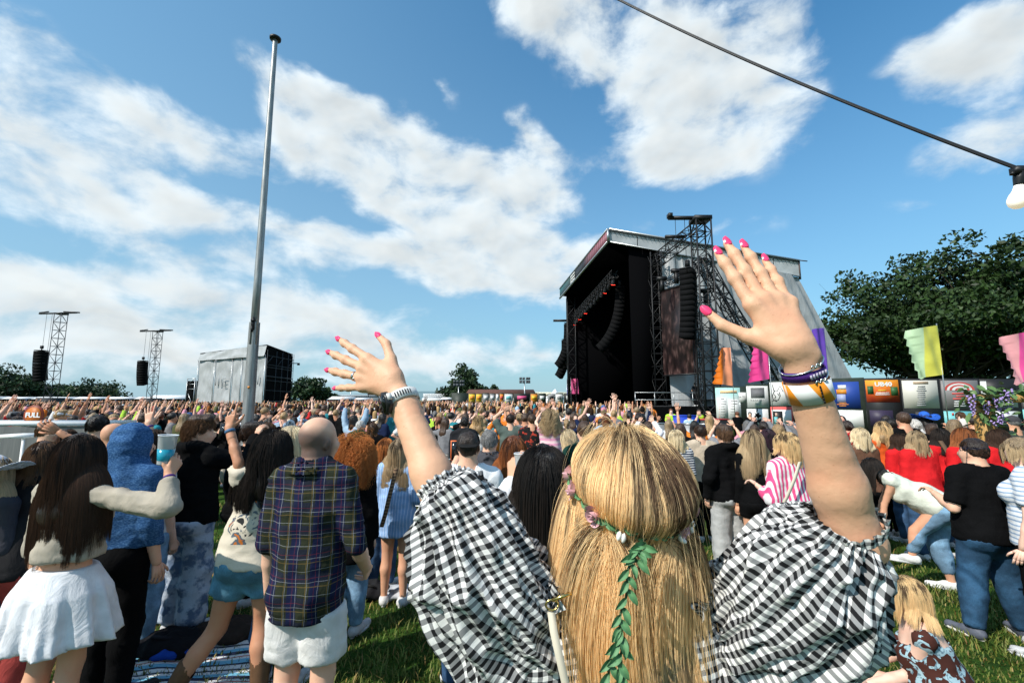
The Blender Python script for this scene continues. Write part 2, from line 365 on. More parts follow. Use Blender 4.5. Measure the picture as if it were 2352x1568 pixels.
class Field:
    def __init__(s, lo, hi, h):
        s.h = h; s.lo = np.array(lo, float) - 2.5 * h; n = np.ceil((np.array(hi, float) + 2.5 * h - s.lo) / h).astype(int) + 1
        s.ax = [(s.lo[i] + h * np.arange(n[i])).astype(np.float32) for i in range(3)]
        s.D = np.full(n, 1.0, np.float32)
    def sub(s, lo, hi):
        i0 = [max(0, int((lo[i] - s.lo[i]) / s.h)) for i in range(3)]
        i1 = [min(s.D.shape[i], int((hi[i] - s.lo[i]) / s.h) + 2) for i in range(3)]
        if any(a >= b for a, b in zip(i0, i1)): return None, None
        sl = tuple(slice(a, b) for a, b in zip(i0, i1))
        return sl, (s.ax[0][sl[0]][:, None, None], s.ax[1][sl[1]][None, :, None], s.ax[2][sl[2]][None, None, :])
    def put(s, sl, d, k, op='u'):
        o = s.D[sl]
        if op == 'u':
            if k > 0: h = np.maximum(k - np.abs(o - d), 0); s.D[sl] = np.minimum(o, d) - h * h / (4 * k)
            else: s.D[sl] = np.minimum(o, d)
        else:
            d = -d
            if k > 0: h = np.maximum(k - np.abs(o - d), 0); s.D[sl] = np.maximum(o, d) + h * h / (4 * k)
            else: s.D[sl] = np.maximum(o, d)
    def cap(s, a, b, ra, rb, k=0.02, flat=None, cut=False, cuta=False, op='u'):
        a = np.array(a, float); b = np.array(b, float); R = max(ra, rb); R2 = R * max(1.0, flat[1] if flat else 1.0) + k + 2 * s.h
        sl, G = s.sub(np.minimum(a, b) - R2, np.maximum(a, b) + R2)
        if sl is None: return
        px, py, pz = G[0] - a[0], G[1] - a[1], G[2] - a[2]; ba = b - a; L2 = ba @ ba + 1e-12
        t0 = (px * ba[0] + py * ba[1] + pz * ba[2]) / L2; t = np.clip(t0, 0, 1)
        qx, qy, qz = px - t * ba[0], py - t * ba[1], pz - t * ba[2]
        d2 = qx * qx + qy * qy + qz * qz
        if flat:                                       # squash along a direction
            f = nrm(flat[0]); c = qx * f[0] + qy * f[1] + qz * f[2]; d2 = d2 + c * c * (1 / flat[1] ** 2 - 1)
        rr = ra + (rb - ra) * t; d = np.sqrt(np.maximum(d2, 1e-12)) - rr
        if flat and flat[1] < 1: d = d * (0.5 + 0.5 * flat[1])
        L = math.sqrt(L2)
        if cut: d = np.maximum(d, (t0 - 1) * L)
        if cuta: d = np.maximum(d, -t0 * L)
        s.put(sl, d.astype(np.float32), k, op)
    def ell(s, c, r, R=None, k=0.02, op='u'):
        c = np.array(c, float); r = np.array(r, float); m = r.max() + k + 2 * s.h
        sl, G = s.sub(c - m, c + m)
        if sl is None: return
        p = [G[i] - c[i] for i in range(3)]
        if R is not None: R = np.asarray(R); p = [p[0] * R[0, i] + p[1] * R[1, i] + p[2] * R[2, i] for i in range(3)]
        q = (p[0] / r[0]) ** 2 + (p[1] / r[1]) ** 2 + (p[2] / r[2]) ** 2; k0 = np.sqrt(q + 1e-9)
        k1 = np.sqrt((p[0] / r[0] ** 2) ** 2 + (p[1] / r[1] ** 2) ** 2 + (p[2] / r[2] ** 2) ** 2 + 1e-9)
        s.put(sl, (k0 * (k0 - 1) / k1).astype(np.float32), k, op)
    def fn(s, lo, hi, f, k=0.0, op='u'):
        sl, G = s.sub(lo, hi)
        if sl is not None: s.put(sl, np.broadcast_to(f(*G), s.D[sl].shape).astype(np.float32), k, op)
    def clip(s, p, n, k=0.0):  # keep the side the normal points away from
        n = nrm(n); d = (s.ax[0][:, None, None] - p[0]) * n[0] + (s.ax[1][None, :, None] - p[1]) * n[1] + (s.ax[2][None, None, :] - p[2]) * n[2]
        s.D = np.maximum(s.D, d.astype(np.float32))
    def nets(s):
        D = s.D; S = D < 0
        c = np.zeros(tuple(n - 1 for n in D.shape), np.int8)
        for x in (0, 1):
            for y in (0, 1):
                for z in (0, 1): c += S[x:D.shape[0] - 1 + x, y:D.shape[1] - 1 + y, z:D.shape[2] - 1 + z]
        act = (c > 0) & (c < 8); idx = np.full(act.shape, -1, np.int32); cells = np.argwhere(act); n = len(cells)
        if n == 0: return np.zeros((0, 3)), np.zeros((0, 4), int)
        idx[act] = np.arange(n)
        acc = np.zeros((n, 3)); cnt = np.zeros(n)
        ce = [(x, y, z) for x in (0, 1) for y in (0, 1) for z in (0, 1)]
        val = {o: D[cells[:, 0] + o[0], cells[:, 1] + o[1], cells[:, 2] + o[2]] for o in ce}
        for o in ce:
            for a in range(3):
                if o[a] == 0:
                    o2 = list(o); o2[a] = 1; o2 = tuple(o2); va, vb = val[o], val[o2]; m = (va < 0) != (vb < 0)
                    t = va[m] / (va[m] - vb[m]); q = np.tile(np.array(o, float), (m.sum(), 1)); q[:, a] = t; acc[m] += q; cnt[m] += 1
        V = s.lo + s.h * (cells + acc / cnt[:, None])
        Q = []
        for a in range(3):
            s0 = [slice(1, -1)] * 3; s1 = [slice(1, -1)] * 3; s0[a] = slice(0, -1); s1[a] = slice(1, None)
            A, B = S[tuple(s0)], S[tuple(s1)]; e = np.argwhere(A != B); inside = A[A != B]
            off = np.array([1, 1, 1]); off[a] = 0; e = e + off; b1, b2 = (a + 1) % 3, (a + 2) % 3
            def cell(d1, d2):
                q = e.copy(); q[:, b1] -= d1; q[:, b2] -= d2; return idx[q[:, 0], q[:, 1], q[:, 2]]
            q = np.stack([cell(1, 1), cell(0, 1), cell(0, 0), cell(1, 0)], 1)
            q[~inside] = q[~inside][:, ::-1]; Q.append(q)
        Q = np.concatenate(Q); Q = Q[(Q >= 0).all(1)]
        return V, Q

def vnormals(V, Q):
    n = np.cross(V[Q[:, 2]] - V[Q[:, 0]], V[Q[:, 3]] - V[Q[:, 1]]); N = np.zeros_like(V)
    for j in range(4): np.add.at(N, Q[:, j], n)
    return N / (np.linalg.norm(N, axis=1, keepdims=True) + 1e-12)
def smooth_v(V, Q, it=1, lam=0.5):
    for _ in range(it):
        A = np.zeros_like(V); c = np.zeros(len(V))
        for j in range(4):
            a, b = Q[:, j], Q[:, (j + 1) % 4]; np.add.at(A, a, V[b]); np.add.at(c, a, 1); np.add.at(A, b, V[a]); np.add.at(c, b, 1)
        V = V + lam * (A / np.maximum(c, 1)[:, None] - V)
    return V
def wrinkle(V, Q, amp, freq, seed, aniso=(1, 1, 1), base=0.0):
    N = vnormals(V, Q); P = V * np.array(aniso) * freq
    d = vnoise(P + 3.1 * seed, seed) + 0.5 * vnoise(P * 2.1 + 7, seed + 1)
    w = np.abs(vnoise(P * 0.8 + 11, seed + 2)) * 1.2          # ridged folds
    return V + N * (amp * (d + 0.35 - 2 * w) + base)[:, None]
# ------------------------------------------------------------------ people
def rotx(a): c, s = math.cos(a), math.sin(a); return np.array([[1, 0, 0], [0, c, -s], [0, s, c]])
def roty(a): c, s = math.cos(a), math.sin(a); return np.array([[c, 0, s], [0, 1, 0], [-s, 0, c]])
def rotz(a): c, s = math.cos(a), math.sin(a); return np.array([[c, -s, 0], [s, c, 0], [0, 0, 1]])
ARM = {  # (upper arm, forearm) directions for the right arm; x out to the right, y ahead, z up
    'down': ((.13, -.02, -1), (.06, .22, -1)), 'hip': ((.75, -.35, -.7), (-.75, .45, -.45)), 'cross': ((.25, .2, -1), (-.9, .55, .12)),
    'up': ((.45, .15, 1), (.05, .2, 1)), 'wide': ((.8, .2, .75), (.35, .3, 1)), 'phone': ((.28, .75, -.15), (-.2, .55, .8)),
    'clap': ((.3, .8, .35), (-.45, .45, .8)), 'bent': ((.3, -.1, -1), (-.12, .9, .35)), 'fwd': ((.35, .85, .2), (.1, .9, .45)), 'pocket': ((.35, -.25, -1), (-.05, .35, -1)),
    'hold': ((.22, -.1, -1), (.1, .75, .75)), 'shoulder': ((.95, .3, -.1), (.9, .35, .15)), 'headup': ((.5, .1, .9), (-.75, -.15, .55))}
def rig(h, sex='f', build=1.0, pose=None):
    p = dict(lean=0.02, twist=0.0, yaw=0.0, pitch=0.0, roll=0.0, stance=0.055, L='down', R='down', hipz=0.525, side=0.0)
    p.update(pose or {}); J = {'h': h, 'p': p}
    P0 = np.array([p['side'] * -0.3 * 0.3 * h, 0, p['hipz'] * h]); Rt = rotz(p['twist']) @ roty(p['side']) @ rotx(-p['lean'])
    J['pel'] = P0; J['R'] = Rt; up = Rt @ np.array([0, 0, 1.0]); rt = Rt @ np.array([1.0, 0, 0]); fw = Rt @ np.array([0, 1.0, 0])
    J['up'], J['rt'], J['fw'] = up, rt, fw
    J['waist'] = P0 + up * 0.095 * h; J['chest'] = P0 + up * 0.205 * h; J['neck'] = P0 + up * 0.315 * h - fw * 0.012 * h
    sw = (0.090 if sex == 'f' else 0.101) * h * (0.7 + 0.3 * build)
    J['shL'], J['shR'] = J['chest'] + up * 0.072 * h - rt * sw - fw * .006 * h, J['chest'] + up * 0.072 * h + rt * sw - fw * .006 * h
    Hr = rotz(p['twist'] * .5 + p['yaw']) @ roty(p['roll']) @ rotx(-p['pitch'] - p['lean'] * .3); J['Hr'] = Hr
    J['head'] = J['neck'] + (0.5 * up + 0.5 * Hr @ np.array([0, 0, 1.0])) * 0.085 * h + Hr @ np.array([0, .014 * h, 0])
    for s, sg in (('L', -1), ('R', 1)):
        a = p[s]
        if isinstance(a, str): a = ARM[a]
        if isinstance(a, tuple) and len(a) == 3 and isinstance(a[0], str): J['el' + s], J['wr' + s] = np.array(a[1], float), np.array(a[2], float)
        else:
            u, f = [nrm(np.array(v, float) * (sg, 1, 1)) for v in a]; Ra = rotz(p['twist'])
            J['el' + s] = J['sh' + s] + Ra @ u * 0.172 * h; J['wr' + s] = J['el' + s] + Ra @ f * 0.148 * h
        J['hp' + s] = P0 + rotz(p['twist'] * .5) @ np.array([sg * 0.05 * h * (0.85 + .15 * build), 0, -0.01 * h])
        lg = p.get('leg' + s)
        if lg: J['kn' + s], J['an' + s], J['toe' + s] = [np.array(v, float) * h for v in lg]
        else:
            fx = sg * (p['stance'] * h + 0.0); J['kn' + s] = np.array([0.5 * (fx + sg * .05 * h) + P0[0] * .5, 0.012 * h, 0.282 * h]); J['an' + s] = np.array([fx, -0.01 * h, 0.045 * h])
            J['toe' + s] = J['an' + s] + np.array([sg * 0.028 * h, 0.105 * h, -0.03 * h])
    J['sex'], J['b'] = sex, build
    return J
def prims(J):
    h, b, f = J['h'], J['b'], J['sex'] == 'f'; up, rt, fw = J['up'], J['rt'], J['fw']; o = []
    fl = (fw, 0.66 if b < 1.15 else 0.78)
    c = lambda g, a, q, ra, rb, k=.03, flat=None: o.append((g, 'c', a, q, ra * h, rb * h, k, flat))
    e = lambda g, p, r, R=None, k=.03: o.append((g, 'e', p, np.array(r) * h, R, k))
    hw, ww, cw = (.098, .073, .082) if f else (.089, .082, .094)
    c('pel', J['pel'] - up * .005 * h, J['waist'], hw * b, ww * b, .04, fl); c('tor', J['waist'], J['chest'], ww * b, cw * (.55 + .45 * b), .05, fl)
    c('tor', J['chest'], J['chest'] + up * .05 * h, cw * (.55 + .45 * b), .074 * (.6 + .4 * b), .05, fl)
    c('tor', J['shL'] * .8 + J['shR'] * .2, J['shR'] * .8 + J['shL'] * .2,   .036, .036, .04)
    for s, sg in (('L', -1), ('R', 1)):
        c('tor', J['neck'] + up * .012 * h, J['sh' + s] + up * .008 * h, .027, .027, .04)
        e('tor', J['pel'] + rt * sg * .042 * h * b - fw * .032 * h - up * .015 * h, (.056 * b, .055 * b, .058 * b), J['R'], .04)
        if f: e('tor', J['chest'] + rt * sg * .045 * h + fw * .05 * h, (.043, .04, .045), J['R'], .04)
        bb = .5 + .5 * b; ar = (.0255 if f else .0295) * bb
        c('ua' + s, J['sh' + s], J['el' + s], ar, ar * .78, .025); m = .42 * J['wr' + s] + .58 * J['el' + s]
        c('fa' + s, J['el' + s], m, ar * .78, ar * .80, .015); c('fa' + s, m, J['wr' + s], ar * .80, .0155 if f else .0175, .015)
        tr = (.057 if f else .053) * b
        c('th' + s, J['hp' + s], J['kn' + s], tr, .034 * bb, .035); m = .68 * J['kn' + s] + .32 * J['an' + s] - fw * .010 * h
        c('sh' + s, J['kn' + s], m, .034 * bb, .0345 * bb, .02); c('sh' + s, m, J['an' + s], .0345 * bb, .0205 * bb, .02)
        c('ft' + s, J['an' + s] - np.array([0, .008 * h, .018 * h]), J['toe' + s], .022, .017, .015)
    R = J['Hr']; H = J['head']; q = lambda x, y, z: H + R @ (np.array([x, y, z]) * h)
    c('nk', J['neck'] - up * .02 * h, q(0, -.012, -.02), .035 if f else .039 * bb, .031 if f else .036, .025)
    e('hd', q(0, -.006, .015), (.0445, .056, .054), R, .01); e('hd', q(0, .016, -.018), (.037, .041, .048), R, .025)
    e('hd', q(0, .030, -.052), (.020, .020, .016), R, .02); c('hd', q(0, .054, .006), q(0, .066, -.017), .0055, .0085, .008)
    for sg in (-1, 1):
        e('hd', q(sg * .0455, -.004, -.010), (.0045, .0135, .0195), R @ rotz(sg * -.35), .004); e('hd', q(sg * .025, .038, -.018), (.014, .014, .013), R, .012)
        o.append(('hd', 's', q(sg * .018, .058, .001), np.array((.011, .008, .007)) * h, R, .008)); e('hd', q(sg * .018, .0475, .0005), (.0085, .007, .0062), R, .002)
    c('hd', q(-.012, .0545, -.0345), q(.012, .0545, -.0345), .0055, .0055, .006)
    return o
def add_prims(fd, P, groups, t=0.0, kk=1.0):
    for p in P:
        if p[0] not in groups: continue
        if p[1] == 'c': fd.cap(p[2], p[3], p[4] + t, p[5] + t, p[6] * kk, p[7])
        elif p[1] == 'e': fd.ell(p[2], p[3] + t, p[4], p[5] * kk)
        else: fd.ell(p[2], p[3], p[4], p[5], 's')
def bounds(J, names, m):
    P = np.array([J[n] for n in names]); return P.min(0) - m, P.max(0) + m
ALLJ = ['pel', 'neck', 'head', 'shL', 'shR', 'elL', 'elR', 'wrL', 'wrR', 'knL', 'knR', 'anL', 'anR', 'toeL', 'toeR']
HANDS = {'relaxed': ((25, 30, 20), (30, 35, 25), (35, 38, 25), (40, 40, 25), .35), 'open': ((4, 6, 4), (4, 6, 4), (4, 7, 4), (4, 8, 5), 1.0), 'fist': ((75, 95, 60),) * 4 + (.1,),
         'point': ((5, 8, 5), (80, 95, 60), (85, 95, 60), (85, 95, 60), .1), 'grip': ((35, 45, 30), (38, 48, 30), (42, 48, 30), (45, 48, 30), .3), 'flat': ((2, 3, 2),) * 4 + (.25,)}
def hand_bones(w, d, n, side, s, kind='relaxed', thumb=None, fl=1.08, fr=.95, pw=1.0):
    d = nrm(d); n = nrm(n - d * (np.dot(n, d))); l = np.cross(d, n) * (1 if side == 'R' else -1); cu = HANDS[kind]; spread = cu[4]
    out = []; tips = []
    kn = [(.090, .031), (.094, .010), (.089, -.011), (.080, -.029)]; ln = [(.042, .025, .020), (.046, .029, .021), (.043, .027, .021), (.033, .020, .018)]
    fan = [9, 1, -8, -19]; kn = [(a, b * pw) for a, b in kn]
    for i in range(4):
        k = w + s * (d * kn[i][0] + l * kn[i][1]); out.append((w + s * (d * .012 + l * kn[i][1] * .45), k, .0150 * s, .0112 * s, 'p'))
        a = math.radians(fan[i] * spread); fd_ = nrm(d * math.cos(a) + l * math.sin(a)); ang = 0; p = k
        for j in range(3):
            ang += math.radians(cu[i][j]); v = fd_ * math.cos(ang) + n * math.sin(ang); q = p + v * ln[i][j] * s * fl
            r0 = (.0092, .0084, .0076)[j] * (1, 1.03, .98, .86)[i] * s * fr; r1 = (.0086, .0076, .0060)[j] * (1, 1.03, .98, .86)[i] * s * fr
            out.append((p, q, r0, r1, 'f')); p = q
        tips.append((p, v, -(-fd_ * math.sin(ang) + n * math.cos(ang)), l))
    tb = w + s * (d * .022 + l * .020 + n * .006)
    td = thumb if thumb is not None else (nrm(.74 * d + .58 * l + .25 * n), nrm(.92 * d + .30 * l + .2 * n))
    t1 = tb + nrm(.62 * d + .66 * l + .3 * n) * .038 * s; t2 = t1 + nrm(td[0]) * .034 * s * fl; t3 = t2 + nrm(td[1]) * .027 * s * fl
    out += [(tb, t1, .0150 * s, .0115 * s, 'p'), (t1, t2, .0105 * s, .0096 * s, 'f'), (t2, t3, .0096 * s, .0070 * s, 'f')]
    tv = nrm(td[1]); tn = nrm(np.cross(tv, np.cross(l, tv)) * .6 - n); tips.append((t3, tv, nrm(-n + .5 * l - tv * np.dot(-n + .5 * l, tv)), nrm(np.cross(tv, n))))
    return out, tips
def hand_mesh(bones):         # light hand: lofted fingers sunk into a palm, appended to the body's own mesh
    mb = MB(); chain = []
    for a, b, ra, rb, t in bones:
        if t == 'p': mb.tube([a, b, b + (b - a) * .08], [ra, rb, rb * .6], 6)
        else:
            if chain and np.allclose(chain[-1][1], a): chain.append((a, b, ra, rb))
            else:
                if chain: mb.tube([chain[0][0]] + [c[1] for c in chain], [chain[0][2]] + [c[3] for c in chain], 6)
                chain = [(a, b, ra, rb)]
    if chain: mb.tube([chain[0][0]] + [c[1] for c in chain], [chain[0][2]] + [c[3] for c in chain], 6)
    return np.array(mb.V), mb.F

def body_mesh(J, res, hands=('relaxed', 'relaxed'), palm=(None, None), bald=0, hand_res=None, name='person_body'):
    P = prims(J); lo, hi = bounds(J, ALLJ, .14 * J['h'] / 1.7); lo[2] = min(lo[2], -0.01)
    fd = Field(lo, hi, res); groups = {p[0] for p in P}; add_prims(fd, P, groups)
    V, Q = fd.nets(); V = smooth_v(V, Q, 1, .35)
    col = np.ones((len(V), 3)); R = J['Hr']; q = (V - J['head']) @ R / J['h']      # head frame
    d = lambda x, y, z, r: np.exp(-(((np.abs(q[:, 0]) - x) ** 2 + (q[:, 1] - y) ** 2 + (q[:, 2] - z) ** 2) / r ** 2))
    col *= 1 - d(.018, .056, .001, .006)[:, None] * np.array((.75, .8, .8)); col *= 1 - d(.018, .056, .0125, .006)[:, None] * .6
    lips = np.exp(-((q[:, 0] / .016) ** 2 + ((q[:, 1] - .058) / .012) ** 2 + ((q[:, 2] + .0345) / .005) ** 2)); col *= 1 - lips[:, None] * np.array((.2, .55, .5))
    if bald:      # a shadow of stubble round the back of the head
        m = np.clip((-.35 * q[:, 1] + .034 - q[:, 2]) / .035, 0, 1) * np.clip((.036 - q[:, 1]) / .02, 0, 1) * np.clip((q[:, 2] + .06) / .015, 0, 1) * (np.linalg.norm(q, axis=1) < .09); col *= 1 - m[:, None] * np.array((.80, .78, .74))
    Vs, Fs, Cs = [V], [tuple(f) for f in Q], [col]; n = len(V); tips = {}
    for i, s in enumerate('LR'):
        w = J['wr' + s]; d = nrm(w - J['el' + s]); pn = palm[i]
        if pn is None: pn = np.array([-1.0 if s == 'R' else 1.0, .2, 0]) if d[2] < .3 else np.array([0, 1.0, 0])
        dd = d
        if isinstance(pn, tuple): dd, pn = np.array(pn[0], float), np.array(pn[1], float)
        sc = J['h'] / 1.75 * (.95 if J['sex'] == 'f' else 1.04); bones, tp = hand_bones(w, dd, np.array(pn, float), s, sc, hands[i]); tips[s] = tp
        if hand_res:
            A = np.array([b[0] for b in bones] + [b[1] for b in bones] + [w - d * .08]); f2 = Field(A.min(0) - .03, A.max(0) + .03, hand_res)
            fr = [p for p in P if p[0] == 'fa' + s][-1]; f2.cap(w - d * .07, w + d * .01, fr[5] * 1.12, fr[5], .01)
            for a, b, ra, rb, t in bones: f2.cap(a, b, ra, rb, .012 if t == 'p' else .0045)
            v2, q2 = f2.nets(); f3 = [tuple(x) for x in q2]
        else: v2, f3 = hand_mesh(bones)
        Vs.append(v2); Fs += [tuple(j + n for j in f) for f in f3]; n += len(v2); Cs.append(np.ones((len(v2), 3)))
    return mkmesh(name, np.concatenate(Vs), Fs, M_SKIN, True, col=np.concatenate(Cs)), tips

def top_mesh(J, res, t=.016, sleeve=.55, hem=.0, neck=.052, loose=0.0, seed=1, amp=.010, collar=False, hood=False, cuff=.0, open_back=False, mat=None, strap=False, name='top', flare=0.0):
    """hem: height along the spine from the pelvis joint, in body heights (negative = below); sleeve 0..1 upper arm, 1..2 forearm"""
    h = J['h']; P = prims(J); up, fw, rt = J['up'], J['fw'], J['rt']
    nm = ['pel', 'neck', 'shL', 'shR'] + (['elL', 'elR'] if sleeve > 0 else []) + (['wrL', 'wrR'] if sleeve > 1 else []) + (['head'] if hood else [])
    lo, hi = bounds(J, nm, .16 * h); lo = np.minimum(lo, J['pel'] + up * (hem * h - .05) - .1 * np.abs(fw)); fd = Field(lo, hi, res)
    add_prims(fd, P, {'pel', 'tor'}, t)
    b = J['b']; cw = (.082 if J['sex'] == 'f' else .094) * (.55 + .45 * b); hw = (.099 if J['sex'] == 'f' else .091) * b
    if hem < .02: fd.cap(J['waist'], J['pel'] + up * (hem - .02) * h, (hw - .004) * h + t, (hw + flare) * h + t + loose, .03, (fw, .86))
    if loose > 0: fd.cap(J['chest'], J['pel'] + up * max(hem, 0) * h, cw * h + t, max(cw, hw * .96) * h + t + loose, .03, (fw, .76))
    if sleeve > 0:
        for s in 'LR':
            ar = [p for p in P if p[0] == 'ua' + s][0]; a, e, w = J['sh' + s], J['el' + s], J['wr' + s]; sl = t * .95 + loose * .3
            en = a + (e - a) * min(sleeve, 1); fd.cap(a, en, ar[4] + sl, ar[4] * (1 - .15 * min(sleeve, 1)) + sl, .03, cut=sleeve <= 1)
            if sleeve > 1: fd.cap(e, e + (w - e) * min(sleeve - 1, 1), ar[5] + sl, .0175 * h + sl * (.75 if not cuff else cuff), .02, cut=True)
    fd.clip(J['pel'] + up * hem * h, -up)
    nb = J['neck'] + up * .034 * h
    if hood:
        H = J['head'] + J['Hr'] @ np.array([0, -.012 * h, 0]); hm = Field(lo, hi + .05, res) if False else fd
        if hood == 'up':
            fd.ell(H + np.array([0, 0, .008 * h]), np.array((.062, .074, .078)) * h, J['Hr'], .03); fd.cap(J['neck'] - up * .03 * h, H - up * .03 * h, .07 * h, .058 * h, .04, (fw, .9))
            fd.ell(H + J['Hr'] @ np.array([0, .085, -.01]) * h, np.array((.048, .05, .062)) * h, J['Hr'], .01, 's')
        else:
            for sg in (-1, 0, 1): fd.ell(J['neck'] - fw * (.050 - .02 * abs(sg)) * h + up * .018 * h + rt * sg * .042 * h, np.array((.045, .028, .030)) * h, J['R'], .03)
    if hood != 'up':
        fd.cap(nb - up * .045 * h + fw * .01 * h, nb + up * .16 * h + fw * .02 * h, neck * h, neck * 1.35 * h, 0, op='s')
        if collar: fd.fn(lo, hi, lambda x, y, z: ring_d(x, y, z, nb - up * .020 * h, up, .044 * h, .007, .026 * h), .006)
    V, Q = fd.nets()
    if strap:     # bare shoulders with two straps
        pass
    V = smooth_v(V, Q, 1, .4); V = wrinkle(V, Q, amp, 9.0, seed, (1, 1, .55)); V = wrinkle(V, Q, amp * .55, 22.0, seed + 5, (.5, .5, 1.3))
    return mkmesh(name, V, Q, mat or M_FABRIC)
def ring_d(x, y, z, c, n, r, t, hh):
    px, py, pz = x - c[0], y - c[1], z - c[2]; a = px * n[0] + py * n[1] + pz * n[2]
    rr = np.sqrt(np.maximum((px - a * n[0]) ** 2 + (py - a * n[1]) ** 2 + (pz - a * n[2]) ** 2, 1e-9))
    return np.maximum(np.abs(rr - r - np.maximum(hh - a, 0) * .35) - t, np.abs(a) - hh)
def bottom_mesh(J, res, kind='trousers', t=.018, length=1.0, waist=.055, wide=0.0, seed=3, amp=.008, mat=None, name=None):
    h = J['h']; P = prims(J); up = J['up']
    lo, hi = bounds(J, ['pel', 'knL', 'knR', 'anL', 'anR'], .15 * h); lo[2] = max(lo[2], -.02); fd = Field(lo, hi, res)
    if kind == 'skirt':
        hw = (.104 if J['sex'] == 'f' else .095) * J['b']; p = J['pel']; L = length * .48 * h; z0 = p[2] + waist * h
        def f(x, y, z):
            an = np.arctan2(y - p[1], x - p[0]); s = np.clip((z0 - z) / L, 0, 1.05); rr = hw * h * (.86 + .3 * np.minimum(s * 3, 1)) + t + wide * s
            rr = rr * (1 + amp * 8 * s * (np.sin(an * 11 + 2 * np.sin(an * 3)) + .5 * np.sin(an * 23 + seed)))
            return np.maximum(np.sqrt((x - p[0]) ** 2 + ((y - p[1]) / .78) ** 2) - rr, np.maximum(z - z0, z0 - L * (1 + .02 * np.sin(an * 5)) - z)) * .7
        fd.fn(lo, hi, f)
    else:
        add_prims(fd, P, {'pel'}, t); fd.cap(J['pel'], J['pel'] - up * .03 * h, .085 * h * J['b'], .075 * h * J['b'] + t, .03, (J['fw'], .8))
        for s, sg in (('L', -1), ('R', 1)):
            for q in P:
                if q[0] == 'tor' and q[1] == 'e' and abs(q[2][2] - J['pel'][2]) < .06 * h: fd.ell(q[2], q[3] + t, q[4], q[5])
            th = [p for p in P if p[0] == 'th' + s][0]; L = min(length / .5, 1) if length < .5 else 1
            kn = th[2] + (th[3] - th[2]) * L; fd.cap(th[2], kn, th[4] + t, th[4] + (th[5] - th[4]) * L + t + wide * .55, .03, cut=length < .5)
            if length >= .5:
                e = J['kn' + s] + (J['an' + s] - J['kn' + s]) * ((length - .5) / .5)
                fd.cap(J['kn' + s], e, .036 * h * J['b'] + t + wide * .55, .024 * h + t + wide, .025, cut=True)
                if length > .7: m = .68 * J['kn' + s] + .32 * J['an' + s] - J['fw'] * .010 * h; bb = .5 + .5 * J['b']; fd.cap(J['kn' + s], m, .036 * h * bb + t, .0355 * h * bb + t, .025); fd.cap(m, .5 * m + .5 * J['an' + s], .0355 * h * bb + t, .028 * h * bb + t, .025)
        fd.clip(J['pel'] + up * waist * h, up)
    V, Q = fd.nets(); V = smooth_v(V, Q, 1, .4)
    if kind != 'skirt': V = wrinkle(V, Q, amp, 10.0, seed, (1, 1, .8), amp * .55); V = wrinkle(V, Q, amp * .5, 22.0, seed + 3, (.5, .5, 1.4))
    return mkmesh(name or {'skirt': 'skirt', 'shorts': 'shorts'}.get(kind, 'trousers'), V, Q, mat or M_FABRIC)
def shoe_mesh(J, s, res=.01, boot=0.0):
    h = J['h']; a, t = J['an' + s], J['toe' + s]; f = nrm((t - a) * (1, 1, 0)); lo = np.minimum(a, t) - .12; hi = np.maximum(a, t) + .12 + np.array([0, 0, boot]); zs = a[2] - .045 * h
    fd = Field(lo, hi, res); z0 = np.array([0, 0, zs]); heel = np.array([a[0], a[1], 0]) - f * .022 * h + z0; toe = heel + f * .142 * h
    u = np.array([0, 0, 1.0]); fd.cap(heel + u * .022 * h, toe + u * .017 * h, .023 * h, .021 * h, .02); fd.cap(heel + u * .03 * h, heel + f * .06 * h + u * .028 * h, .026 * h, .027 * h, .02)
    fd.cap(a - u * .02 * h, a + u * (.008 * h) + boot * nrm(J['kn' + s] - a), .027 * h, .026 * h + boot * .08, .02, cut=True)
    fd.clip(z0 + u * .002, -u); V, Q = fd.nets(); V = smooth_v(V, Q, 1, .4)
    return mkmesh('shoe', V, Q, M_SHOE)
def sole_mesh(J, s):
    h = J['h']; a, t = J['an' + s], J['toe' + s]; f = nrm((t - a) * (1, 1, 0)); n = np.array([f[1], -f[0], 0]); zs = a[2] - .045 * h; heel = np.array([a[0], a[1], zs]) - f * .022 * h
    mb = MB(); pr = []
    for i in range(14):
        an = 2 * math.pi * i / 14; x = math.cos(an); y = math.sin(an); pr.append(heel + f * (.071 + .094 * x) * h + n * y * (.025 + .004 * x) * h)
    V = [p + np.array([0, 0, .0]) for p in pr] + [p + np.array([0, 0, .013 * h]) for p in pr]
    mb.add(V, [tuple(range(13, -1, -1)), tuple(range(14, 28))] + [(i, (i + 1) % 14, 14 + (i + 1) % 14, 14 + i) for i in range(14)]); return mb.mesh('sole', M_SHOE)

